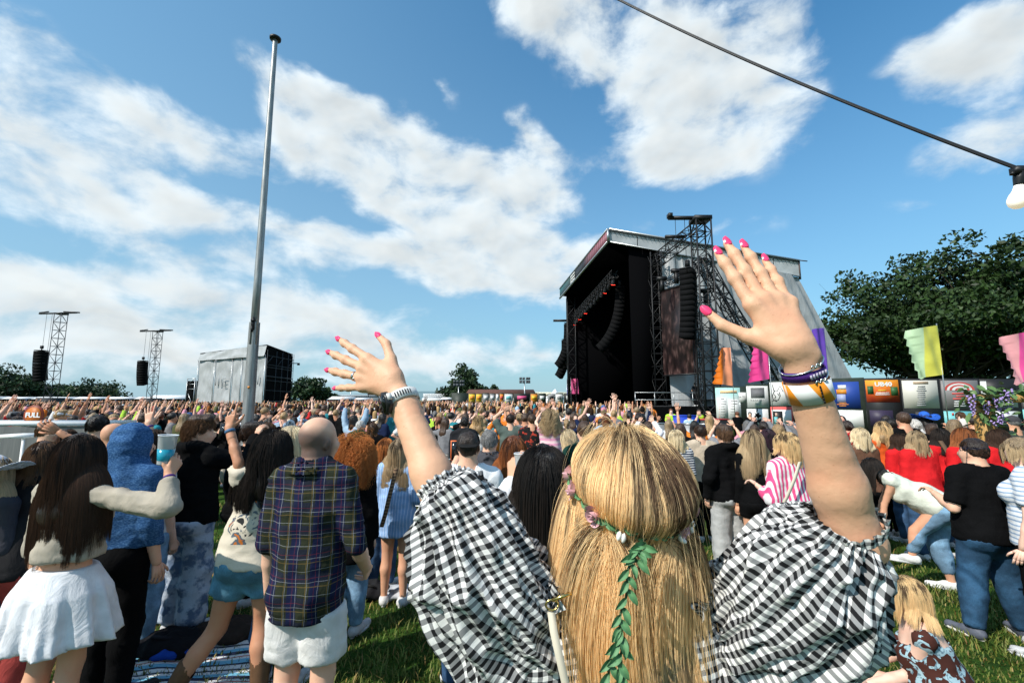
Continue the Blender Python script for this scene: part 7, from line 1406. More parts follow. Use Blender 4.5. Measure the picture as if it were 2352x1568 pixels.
near('man in a white tee carrying a child on his shoulders', 1264, 1040, 5.0, 'm', 1.0, dict(L='clap', R='clap'), 1, dict(c=WHT, t=.02, sleeve=.7, hem=-.04, loose=.02), dict(mat=M_DENIM, c=DEN), ('blonde', 'short', dict(n=0)), seed=16)
near('small child in pink stripes riding on a man’s shoulders', 1264, 937, 4.95, 'f', 1.0, dict(legL=((-.10, .22, .46), (-.11, .20, .22), (-.12, .28, .19)), legR=((.10, .22, .46), (.11, .20, .22), (.12, .28, .19)), R='clap', L='clap'), 2, dict(mat=M_KIDSTR, n='jumper', t=.016, sleeve=.2, hem=-.02), dict(c=(.55, .35, .42), t=.014, length=.9), ('ash', 'curly', dict(n=2600, L=.20, curl=.008, vol=.03, lift=.3, clump=.25)), (.6, .4, .5), h=1.02, z0=at(1264, 937, 4.95)[2] - 1.05, res=.012, seed=17)
near('blonde woman in a strappy leopard top beside the shoulder child', 1304, 986, 5.6, 'f', 1.0, dict(R='hip'), 1, dict(mat=M_LEOPARD, t=.012, sleeve=0, hem=-.02, neck=.07), dict(c=BLK), ('platinum', 'long', dict(n=2600, L=.32, vol=.02)), seed=18)
near('man in a dark green tee with cropped brown hair', 1343, 966, 5.3, 'm', 1.0, dict(L='down', R='cross'), 0, dict(c=(.012, .045, .035), n='tee', t=.02, sleeve=.75, hem=-.05, loose=.02), dict(c=BLK), ('brown', 'short', dict(n=1400, L=.03, vol=.008)), seed=19)
# -- right of the woman in gingham
near('young man in a black hoodie and grey jogging bottoms', 1664, 978, 5.75, 'm', 1.0, dict(L='pocket', R='pocket', stance=.07), 0, dict(c=BLK, n='hoodie', t=.032, sleeve=2, hem=-.04, loose=.03, hood='down', amp=.014), dict(c=(.40, .40, .39), t=.022, wide=.04, length=.96, amp=.014), ('brown', 'quiff', dict(n=1800, L=.05, vol=.018, lift=.3)), (.02, .02, .02), yaw=.1, res=.014, seed=20)
near('woman with very long streaked blonde hair in black', 1728, 986, 5.5, 'f', 1.0, None, 1, dict(c=BLK, t=.016, sleeve=1.9, hem=-.03), dict(kind='shorts', c=BLK, length=.22), ('ash', 'long', dict(n=3600, L=.52, vol=.018)), (.02, .02, .02), seed=21)
near('woman with dark purple hair in a black dress', 1763, 984, 6.3, 'f', 1.0, dict(yaw=-.3), 2, dict(c=BLK, t=.014, sleeve=.4, hem=-.1), dict(kind='skirt', c=BLK, length=.6, wide=.05), ('purple', 'bob', dict(n=2200, L=.24)), seed=22)
near('blonde bobbed woman in a pink and white striped shirt', 1808, 992, 4.6, 'f', 1.15, dict(yaw=.55, L='bent', R='bent'), 2, dict(n='striped_shirt', mat=M_PINKSTR, t=.024, sleeve=1.6, hem=-.10, loose=.04), dict(kind='shorts', c=BLK, length=.3, t=.015), ('blonde', 'bob', dict(n=3200, L=.20, vol=.018, back=.2)), (.7, .7, .7), yaw=.25, res=.013, seed=23)
near('brown-haired man in a beige jumper near the stage barrier', 1608, 975, 7.0, 'm', 1.0, None, 0, dict(c=(.50, .41, .31), n='jumper', t=.024, sleeve=2, hem=-.03, loose=.02), dict(c=BLK), ('dkbrown', 'short', dict(n=1200, L=.04, vol=.014)), seed=24)
near('blonde woman in a navy and white striped wrap', 1553, 988, 6.6, 'f', 1.05, None, 1, dict(mat=M_NAVYSTR, n='striped_wrap', t=.026, sleeve=1.4, hem=-.06, loose=.03), dict(c=BLK), ('platinum', 'bob', dict(n=2200, L=.22, vol=.02)), seed=25)
near('dark-haired woman in a white sleeveless top bending down to her shoe', 2140, 1000, 5.2, 'f', 1.1, dict(lean=1.02, yaw=0, pitch=.35, legL=((-.04, .14, .36), (-.05, .17, .20), (-.05, .27, .165)), legR=((.05, .03, .27), (.05, -.02, .045), (.05, .08, .012)), L=((-.1, .35, -1), (.05, .15, -1)), R=((.1, .4, -1), (.0, .2, -1))), 1, dict(c=(.66, .68, .58), n='sleeveless_top', t=.018, sleeve=0, hem=.0, loose=.0), dict(mat=M_DENIM, c=LDEN, t=.014, length=.72, wide=.02), ('black', 'bob', dict(n=3000, L=.34, vol=.016)), (.72, .72, .70), yaw=.9, h=1.66, res=.014, seed=26)
near('stocky man in a black tee and blue jeans with glasses', 2236, 1006, 4.25, 'm', 1.28, dict(yaw=.45, L='bent', R='down', stance=.12), 0, dict(c=BLK, n='tee', t=.024, sleeve=.85, hem=-.05, loose=.02), dict(mat=M_DENIM, c=(.020, .055, .105), t=.015, length=.985, wide=.012, amp=.009), ('dkbrown', 'crop' if False else 'short', dict(n=1800, L=.03, vol=.008)), (.10, .11, .14), yaw=-.05, res=.013, seed=27, sole=(.72, .70, .62))
near('woman in a pale striped tee at the right edge looking down', 2352, 1000, 3.9, 'f', 1.0, dict(yaw=.7, pitch=.35, R='down', L='down'), 2, dict(mat=M_PALESTR, n='striped_tee', t=.018, sleeve=.7, hem=-.04), dict(c=BLK), ('ash', 'pony', dict(n=2600, L=.16, vol=.006, back=1.2)), seed=28, yaw=.5)
near('seated woman in a brown floral dress with two-tone blonde hair', 2142, 1300, 3.05, 'f', 1.25, dict(hipz=.085, lean=.22, legL=((-.10, .26, .10), (-.04, .46, .045), (-.06, .55, .06)), legR=((.10, .26, .09), (.06, .44, .035), (.08, .54, .05)), L=((-.35, .35, -1), (.5, .85, -.25)), R=((.35, .35, -1), (-.5, .85, -.25)), yaw=.35, pitch=.12), 2, dict(mat=M_FLORAL, n='dress_top', t=.014, sleeve=0, hem=-.02, neck=.098, loose=.01), dict(kind='shorts', mat=M_FLORAL, t=.022, length=.36, name='dress_skirt'), ('blonde', 'bob', dict(n=5200, L=.22, vol=.014, rad=.0008, wave=.004, mv=.0)), (.1, .08, .08), yaw=.95, h=1.66, res=.012, seed=29, z0=.0)
RG = 'women in matching red jackets'; RED_ = (.62, .018, .022)
for i, (px, top, Y, c, st, L, lab) in enumerate([(2103, 990, 6.2, 'ash', 'bob', .24, 'blonde bobbed woman in a red jacket left of the brown bag strap'), (2160, 984, 6.7, 'black', 'long', .34, 'dark-haired woman in a red jacket with a brown bag strap'), (2212, 982, 6.1, 'auburn', 'long', .42, 'copper-haired woman in a red jacket behind the stocky man'), (2292, 985, 6.5, 'dkbrown', 'long', .40, 'dark wavy-haired woman in a red jacket at the right'), (2066, 995, 6.9, 'dkbrown', 'long', .3, 'woman in a red jacket bent over left of the bobbed one')]): near(lab, px, top, Y, 'f', 1.1, dict(yaw=.2 * (i - 2)), 2, dict(c=RED_, n='red_jacket', t=.03, sleeve=1.95, hem=-.06, loose=.03), dict(mat=M_DENIM, c=DEN), (c, st, dict(n=2000, L=L, vol=.02)), group=RG, seed=30 + i, res=.018)
# -- left edge
near('man in sunglasses and a pale shirt by the white barrier', 110, 968, 5.6, 'm', 1.0, dict(yaw=-.5), 0, dict(c=(.62, .70, .70), n='shirt', t=.02, sleeve=.8, hem=-.05), dict(c=BLK), ('brown', 'short', dict(n=1200, L=.04)), yaw=-1.1, seed=40)
near('woman in sunglasses facing the camera by the barrier', 156, 984, 5.8, 'f', 1.0, dict(yaw=.2), 1, dict(c=WHT, t=.016, sleeve=.6, hem=-.03), dict(c=BLK), ('dkbrown', 'long', dict(n=1800, L=.36)), yaw=2.7, seed=41)
near('person in a black tee and red trousers leaning at the left edge', 72, 1012, 3.3, 'f', 1.05, dict(lean=.25, L='hip', R='headup', yaw=.4), 3, dict(c=(.02, .019, .02), n='tee', t=.026, sleeve=.9, hem=-.06, loose=.03), dict(c=(.42, .07, .06), t=.02, wide=.06, length=.97, amp=.014), ('brown', 'bob', dict(n=2600, L=.22)), BLK, yaw=.3, seed=42)
near('person in a white cowboy hat cut by the left edge', -18, 1046, 3.2, 'f', 1.0, None, 2, dict(c=(.05, .05, .06), t=.018, sleeve=1.5, hem=-.02), dict(c=DEN), ('ash', 'long', dict(n=2000, L=.35)), hat=('cowboy', (.72, .74, .80)), seed=43)
near('man with a reddened bald head behind the blue hood', 262, 968, 4.3, 'm', 1.05, dict(yaw=-.4), 1, dict(c=(.05, .05, .06), t=.02, sleeve=.8, hem=-.04), dict(c=BLK), None, BLK, bald=0, seed=44)
near('dark-haired man with his back turned left of the bald one', 226, 952, 5.3, 'm', 1.05, None, 0, dict(c=(.04, .04, .05), t=.02, sleeve=1, hem=-.04), dict(mat=M_DENIM, c=DEN), ('black', 'short', dict(n=1200, L=.04, vol=.014)), seed=45)
near('person holding one hand high with a purple wristband behind the blue hood', 352, 985, 4.0, 'f', 1.0, dict(R='down'), 0, dict(c=(.6, .62, .62), t=.016, sleeve=.4, hem=-.02), dict(mat=M_DENIM, c=LDEN), ('dkbrown', 'long', dict(n=2200, L=.36)), hands=('open', 'relaxed'), palm=(((-.12, .1, 1), (0, 1, 0)), None), arms={'L': ((352, 1040, 4.0), (342, 974, 4.0))}, hand_res=.006, seed=46)
near('bearded dark-haired man in black in profile', 578, 972, 4.9, 'm', 1.0, dict(yaw=-.8), 0, dict(c=BLK, n='shirt', t=.02, sleeve=1.9, hem=-.04, collar=True), dict(c=BLK), ('dkbrown', 'quiff', dict(n=1500, L=.05, vol=.02, lift=.2)), yaw=-.3, seed=47)
near('brown-haired man in a pale blue shirt beside the pole', 612, 970, 5.2, 'm', 1.0, dict(yaw=-.4), 0, dict(c=(.5, .6, .65), n='shirt', t=.02, sleeve=1, hem=-.04), dict(c=BLK), ('brown', 'short', dict(n=1200, L=.05, vol=.018)), seed=48)
near('boy in a maroon hooded top and light blue shorts', 778, 1003, 7.9, 'm', .9, None, 2, dict(c=(.16, .06, .07), n='hooded_top', t=.022, sleeve=2, hem=-.03, hood='down'), dict(kind='shorts', c=(.25, .5, .62), length=.45, wide=.03), ('auburn', 'short', dict(n=900, L=.04)), seed=49, res=.017)
near('person in a dark green parka with a grey hood', 828, 965, 9.2, 'm', 1.05, None, 1, dict(c=(.045, .055, .025), n='parka', t=.035, sleeve=2, hem=-.12, loose=.03, hood='down'), dict(c=BLK), ('white', 'short', dict(n=600, L=.04)), seed=50, res=.02)
near('blonde woman in a white vest and blue jeans in the mid crowd', 1098, 952, 9.5, 'f', 1.0, None, 2, dict(c=WHT, n='vest', t=.014, sleeve=0, hem=-.01), dict(mat=M_DENIM, c=(.07, .16, .24)), ('blonde', 'long', dict(n=900, L=.36)), seed=51, res=.02)
near('man in a grey-green printed tee with hands up in the mid crowd', 1172, 950, 9.3, 'm', 1.05, dict(L='headup', R='down'), 0, dict(c=(.10, .13, .115), n='tee', t=.024, sleeve=.85, hem=-.05, loose=.03), dict(c=(.20, .24, .25), length=.97), ('dkbrown', 'short', dict(n=500, L=.03)), seed=52, res=.02)
near('man in a red and black flowered shirt and a black skirt', 1222, 950, 9.1, 'm', 1.05, None, 1, dict(mat=pat('red_flowers', f_mottle((.012, .012, .012), (.45, .05, .03), 14, (1, 1, 1), .54, .60)), n='flowered_shirt', t=.024, sleeve=.9, hem=-.09, loose=.03), dict(c=BLK, kind='skirt', length=.6), ('brown', 'short', dict(n=400, L=.03)), seed=53, res=.02)
near('person in a quilted black jacket in the mid crowd', 1067, 958, 9.0, 'm', 1.0, None, 1, dict(c=(.02, .02, .023), n='quilted_jacket', t=.04, sleeve=2, hem=-.03, loose=.02, hood='down', amp=.022), dict(c=BLK), ('black', 'short', dict(n=400, L=.03)), seed=54, res=.02)
near('black-haired person in a black top seen left of the parka', 856, 970, 8.7, 'f', 1.05, dict(L='hip'), 1, dict(c=BLK, t=.03, sleeve=1.6, hem=-.1, loose=.04), dict(c=BLK), ('brown', 'bob', dict(n=500, L=.2)), seed=55, res=.02)
HV = (.42, .72, .05)
near('steward with red hair in a lime polo by the barrier', 1541, 938, 20, 'm', 1.05, dict(L='cross', R='cross'), 2, dict(c=HV, n='polo', t=.02, sleeve=.8, hem=-.04), dict(c=BLK), ('auburn', 'short', dict(n=0)), yaw=2.9, seed=56, res=.025)
near('steward in a lime hi-vis vest with yellow ear defenders', 1606, 940, 20, 'm', 1.05, None, 2, dict(c=HV, n='hi_vis_vest', t=.024, sleeve=.1, hem=-.04), dict(c=BLK), ('brown', 'short', dict(n=0)), yaw=.4, seed=57, res=.025)
near('person in a light blue tee with a blue backpack near the barrier', 1583, 950, 17, 'm', 1.0, None, 2, dict(c=(.42, .58, .66), n='tee', t=.02, sleeve=.8, hem=-.04), dict(c=(.5, .5, .5)), ('black', 'short', dict(n=0)), seed=58, res=.025)
near('bearded man in black clapping in front of the posters', 1722, 945, 19, 'm', 1.05, dict(L='cross', R='cross'), 0, dict(c=BLK, t=.02, sleeve=1.2, hem=-.04), dict(c=BLK), ('grey', 'short', dict(n=0)), yaw=2.7, seed=59, res=.025)
near('man in a black tee with his back turned in front of the line-up sign', 1693, 945, 20, 'm', 1.05, None, 1, dict(c=BLK, t=.02, sleeve=.8, hem=-.04), dict(c=BLK), ('auburn', 'short', dict(n=0)), seed=60, res=.025)
near('person wearing a blue and white cowboy hat', 2122, 945, 9.0, 'f', 1.0, dict(R='fwd'), 2, dict(c=WHT, t=.02, sleeve=.6, hem=-.03), dict(c=DEN), ('black', 'long', dict(n=500, L=.3)), hat=('cowboy', (.03, .12, .50)), seed=61, res=.02)
near('toddler in a white top held up on shoulders beside the flowers', 2205, 943, 8.4, 'f', 1.0, dict(legL=((-.10, .22, .46), (-.11, .20, .22), (-.12, .28, .19)), legR=((.10, .22, .46), (.11, .20, .22), (.12, .28, .19)), L='bent', R='bent'), 2, dict(c=(.68, .60, .56), t=.016, sleeve=.5, hem=-.02), dict(c=(.6, .5, .48)), ('brown', 'bob', dict(n=500, L=.12)), h=.92, z0=at(2205, 943, 8.4)[2] - .94, yaw=1.2, seed=62, res=.018)
near('man carrying the toddler beside the flowers', 2205, 982, 8.5, 'm', 1.0, dict(L='clap', R='clap'), 1, dict(c=(.35, .36, .4), t=.02, sleeve=.8, hem=-.03), dict(c=DEN), ('dkbrown', 'short', dict(n=0)), seed=63, res=.02)
near('man in a grey flat cap at the right edge', 2326, 955, 8.2, 'm', 1.0, dict(yaw=.8), 1, dict(c=(.06, .07, .06), t=.02, sleeve=.8, hem=-.03), dict(c=DEN), ('grey', 'short', dict(n=0)), hat=('cap', (.05, .05, .055)), seed=64, res=.02)
near('white-haired man in a black top over a coral shirt', 2100, 962, 8.0, 'm', 1.1, dict(yaw=.3), 1, dict(c=BLK, t=.026, sleeve=1, hem=-.04), dict(c=DEN), ('white', 'short', dict(n=900, L=.03)), seed=65, res=.018)
near('dark short-haired man in an orange vest left of the white-haired one', 2045, 960, 8.3, 'm', 1.0, None, 0, dict(c=(.75, .12, .015), t=.02, sleeve=.2, hem=-.03), dict(c=BLK), ('black', 'short', dict(n=900, L=.02)), seed=66, res=.018)
near('blonde bobbed woman in a brown top right of the forearm', 1975, 983, 6.4, 'f', 1.05, None, 1, dict(c=(.16, .08, .05), t=.02, sleeve=.5, hem=-.03), dict(c=BLK), ('platinum', 'bob', dict(n=2000, L=.2, vol=.02)), seed=67, res=.018)
near('blonde woman in sunglasses with long hair behind the bending woman', 2025, 968, 7.2, 'f', 1.05, dict(yaw=-.6), 1, dict(c=(.6, .10, .02), t=.02, sleeve=1, hem=-.03), dict(c=BLK), ('blonde', 'long', dict(n=1800, L=.3, vol=.02)), seed=68, res=.018)
near('security guard in black with ear defenders on the stage wing', 1596, 878, 36.2, 'm', 1.05, dict(L='cross', R='cross', yaw=.3), 0, dict(c=(.02, .02, .022), t=.02, sleeve=.8, hem=-.04), dict(c=BLK), ('black', 'short', dict(n=0)), yaw=.2, seed=69, res=.03, z0=DECK_Z)
for i, (px, c, lab, po, dep) in enumerate([(1387, (.28, .19, .14), 'guitarist in a tan jacket at the left of the stage', dict(L='fwd', R='bent'), 58), (1405, (.03, .15, .22), 'crouching guitarist in a teal top on stage', dict(L='fwd', R='bent', lean=.3), 58.5), (1424, (.04, .18, .24), 'curly-haired guitarist in a blue denim jacket on stage', dict(L='fwd', R='bent'), 57), (1472, (.35, .42, .48), 'drummer in a pale shirt behind the drum kit', dict(L='fwd', R='up'), 58.5)]):
    r, J, loc, _ = near(lab, px, 898, dep, 'm', 1.0, po, 0, dict(c=c, n='jacket', t=.025, sleeve=2, hem=-.05), dict(mat=M_DENIM, c=(.20, .30, .40)), ('dkbrown', 'curly' if i == 2 else 'short', dict(n=0)), BLK, yaw=2.2, h=1.8, seed=70 + i, res=.03, z0=DECK_Z - (.45 if i == 3 else 0), group='band on stage')
    if i < 3: g_ = thing('guitar', ['electric guitar held by the tan-jacketed guitarist', 'electric guitar held by the crouching guitarist', 'pale electric guitar held by the curly guitarist'][i], 'guitar', loc + np.array([-.2, -.25, 1.05]), 0, 'guitars played on stage'); guitar_parts(g_, (0, 0, 0), (0, -.25, -.5), ((.25, .1, .04), (.2, .05, .03), (.6, .58, .5))[i])
print('near', time.time() - T0)
# ------------------------------------------------------------------ the standing crowd: individuals
PAL = [('black', (.006, .006, .0065), 30), ('white', (.74, .74, .73), 18), ('grey', (.20, .20, .21), 8), ('navy', (.012, .020, .055), 8), ('pale blue', (.35, .48, .62), 7), ('pink', (.66, .30, .36), 6), ('red', (.50, .03, .03), 4), ('beige', (.50, .42, .32), 7), ('teal', (.03, .22, .26), 3), ('lime', (.45, .70, .08), 2), ('orange', (.70, .20, .03), 3), ('purple', (.16, .05, .22), 3), ('khaki', (.10, .11, .05), 5)]
PW = np.array([p[2] for p in PAL], float); PW /= PW.sum()
LOWS = [('jeans', (.035, .075, .15), M_DENIM), ('light jeans', (.16, .27, .38), M_DENIM), ('black trousers', (.006, .006, .007), M_FABRIC), ('cream trousers', (.55, .50, .42), M_FABRIC)]
HW = [('brown', 24), ('dkbrown', 22), ('black', 12), ('blonde', 16), ('ash', 12), ('auburn', 6), ('ginger', 3), ('grey', 5)]; HN = {'dkbrown': 'dark brown', 'ash': 'fair'}
HWp = np.array([w for _, w in HW], float); HWp /= HWp.sum()
POSES = [(dict(), 'arms down'), (dict(L='up', R='up'), 'both arms up'), (dict(R='up'), 'right arm up'), (dict(L='up'), 'left arm up'), (dict(L='phone', R='phone'), 'holding up a phone'), (dict(L='clap', R='clap'), 'clapping'), (dict(L='hip'), 'left hand on hip'), (dict(R='wide', L='wide'), 'arms spread wide'), (dict(L='cross', R='cross'), 'arms folded'), (dict(R='hold'), 'one hand raised to the chest'), (dict(L='shoulder'), 'arm round a neighbour'), (dict(R='fwd', yaw=-.5), 'pointing ahead')]
ARCH = []
def archetypes():
    res = .034; k = 0
    for i in range(20):
        sex = 'f' if i % 5 < 3 else 'm'; po, pn = POSES[i % len(POSES)]; po = dict(po); po['yaw'] = po.get('yaw', 0) + (-.5, .0, .4, 0, .15)[i % 5]; po['lean'] = (.02, .05, -.02)[i % 3]; J = rig(1.67 if sex == 'f' else 1.79, sex, (1.0, 1.08, .94, 1.18)[i % 4], po)
        st = (('long', .34), ('bob', .2), ('pony', .22), ('wavy', .3), ('bun', .1))[i % 5] if sex == 'f' else (('short', .1), ('quiff', .1))[i % 2]; sl = (.75, 2, .25, 1.9, .85)[(i * 3) % 5]; gn = {.75: 'tee', 2: 'jumper', .25: 'vest', 1.9: 'jacket', .85: 'tee'}[sl]; hands = ('open' if 'up' in pn or 'wide' in pn else 'relaxed',) * 2
        parts = [('person', body_mesh(J, res, hands)[0], 'skin', 0), (gn, top_mesh(J, res, t=.024, sleeve=sl, hem=(-.04, -.02, -.08)[i % 3], loose=.025, seed=i, amp=.014, name=gn, hood='down' if gn == 'jumper' and i % 2 else False), 'up', 0)]
        if sex == 'f' and i % 4 == 1: parts.append(('skirt', bottom_mesh(J, res, 'skirt', length=.55, wide=.06, waist=(-.04, -.02, -.08)[i % 3] + .022, name='skirt'), 'low', 0)); ln = 'skirt'
        elif i % 6 == 2: parts.append(('shorts', bottom_mesh(J, res, 'shorts', length=.35, wide=.03, waist=(-.04, -.02, -.08)[i % 3] + .022, name='shorts'), 'low', 0)); ln = 'shorts'
        else: parts.append(('trousers', bottom_mesh(J, res, length=.97, wide=.012 * (i % 3), waist=(-.04, -.02, -.08)[i % 3] + .022, name='trousers'), 'low', 0)); ln = 'trousers'
        parts.append(('hair', hair_mesh(J, .024, st[0], st[1], .008, i), 'hair', 0))
        if i in (3, 9, 14): parts.append(('cap', cap_meshes(J, 'cap', .014), 'hat', 0))
        if i in (7, 16): parts.append(('hat', cap_meshes(J, 'bucket', .014), 'hat', 0))
        for s in 'LR': parts.append(('shoe', shoe_mesh(J, s, .026), 'shoe', 0))
        ARCH.append((parts, sex, pn, st[0], gn, ln, i in (3, 9, 14), i in (7, 16), 'M' if ln == 'trousers' else 'F'))
archetypes()
def zone(px, Y):
    z = 'at the far left' if px < 260 else 'left of the pole' if px < 540 else 'around the pole' if px < 700 else 'behind the plaid shirt' if px < 860 else 'beyond the striped shirt' if px < 1010 else 'under the raised left arm' if px < 1180 else 'near the shoulder child' if px < 1340 else 'facing the stage' if px < 1600 else 'before the line-up sign' if px < 1790 else 'behind the right forearm' if px < 1960 else 'before the poster boards' if px < 2130 else 'near the flower arch'
    return ('nearer, ' if Y < 10.5 else 'mid-field, ' if Y < 13 else 'farther back, ') + z
USED = set(); TAKEN = [(o.location.x, o.location.y) for o in COL.objects if o.parent is None and o.get('category') == 'person']
def crowd_people(limit=226):
    g = np.random.default_rng(12); pts = []
    def try_add(x, Y, dmin):
        if all((x - a) ** 2 + (Y - b) ** 2 > dmin ** 2 for a, b in TAKEN): TAKEN.append((x, Y)); pts.append((x, Y)); return True
        return False
    for Y in np.arange(6.9, 16.5, .12):
        for _ in range(int(Y * 2.4)):
            px = g.uniform(-60, 2420); x = float(at(px, 918, Y)[0])
            if px < 300 and Y < 8.6: continue
            if 300 <= px < 1480 and Y < 10.0 + (1.0 if 860 < px < 1020 else 0): continue
            if 1480 <= px < 1640 and (Y > 10.5 or Y < 7.4): continue
            if px >= 1640 and (Y < 7.2 or Y > 10.2): continue
            if len(pts) < limit: try_add(x, Y, .62 if px > 1640 else .60 if Y > 10 else .66)
    for x, Y in pts:
        for t in range(60):
            ai = int(g.integers(len(ARCH)))
            if (' up' in ARCH[ai][2] or 'wide' in ARCH[ai][2]) and (g.random() < .6 or x > .4 * Y): continue
            parts, sex, pn, st, gn, ln, cap, hatb, _ = ARCH[ai]; c = PAL[g.choice(len(PAL), p=PW)]; hc = HW[g.choice(len(HW), p=HWp)][0]
            if sex == 'm' and hc in ('ginger',): hc = 'brown'
            lo = LOWS[int(g.integers(4))]; hcol = ((.02, .02, .02), (.7, .7, .7), (.05, .12, .3), (.6, .2, .3))[int(g.integers(4))]; px = proj((x, Y, 1.6))[0]
            lab = '%s-haired %s in a %s %s, %s, %s' % (HN.get(hc, hc), 'person', c[0], gn, pn if not (cap or hatb) else ('cap on, ' if cap else 'hat on, ') + pn, zone(px, Y))
            if lab not in USED and len(lab.split()) <= 16: break
        USED.add(lab); cols = dict(skin=SKINS[int(g.integers(5))], up=tuple(np.array(c[1]) * g.uniform(.85, 1.15)), low=lo[1], hair=tuple(np.array(HC[hc][2]) * g.uniform(.8, 1.3)), shoe=((.6, .6, .6), (.03, .03, .03))[int(g.integers(2))], hat=hcol)
        yaw = g.normal(0, .25) - (.35 if Y > 9 else 0); r, obs = spawn(parts, lab, (x, Y, 0), yaw, 'people standing in the mid crowd', cols, float(g.uniform(.95, 1.05)))
crowd_people()
print('crowd', time.time() - T0)
# ------------------------------------------------------------------ the dense far crowd, one mass
def f_vcol(k, b): k.l.new(k.new('ShaderNodeAttribute', attribute_name='col').outputs['Color'], b.inputs['Base Color'])
M_VCOL = material('far_crowd', rough=.8, spec=.15, fn=f_vcol)
def person_lod(lod, g, armk):
    mb = MB(); n = 7 if lod == 0 else 5 if lod == 1 else 4; skin, top, hair, low = (0, 0, 0), (0, 0, 1), (0, 1, 0), (1, 0, 0)
    mb.cur = low
    if lod == 0: mb.lathe([(.10, 0), (.15, .45), (.17, .85)], n=6)
    mb.cur = top; mb.lathe([(.165, .80), (.145, 1.05), (.185, 1.30), (.19, 1.40), (.07, 1.48)], n=n)
    mb.cur = skin; mb.lathe([(.05, 1.46), (.055, 1.52), (.075, 1.57), (.08, 1.64), (.05, 1.72)], n=n)
    mb.cur = hair; L = (1.42, 1.54, 1.30)[armk % 3]; mb.lathe([(.05, L), (.088, L + .06), (.094, 1.64), (.080, 1.71), (.02, 1.755)], (0, -.018, 0), n)
    for sg in (-1, 1):
        up = armk in (1, 3) or (armk == 2 and sg > 0) or (armk == 4 and sg < 0); s = np.array([sg * .20, 0, 1.38])
        e = s + (np.array([sg * .14, .12, .20]) if up else np.array([sg * .06, -.02, -.28])); w = e + (np.array([-sg * .02, .10, .24]) if up else np.array([-sg * .02, .12, -.22])); ar = 4 if lod < 2 else 3
        mb.cur = top; mb.tube([s - (sg * .06, 0, 0), s * .4 + e * .6], [.06, .055], ar, False); mb.cur = skin; mb.tube([s * .5 + e * .5, e, w, w + (w - e) * .4], [.042, .038, .03, .018], ar, lod < 2)
    V = np.array(mb.V); V[:, 1] *= .72; return V, mb.F, np.array(mb.C)
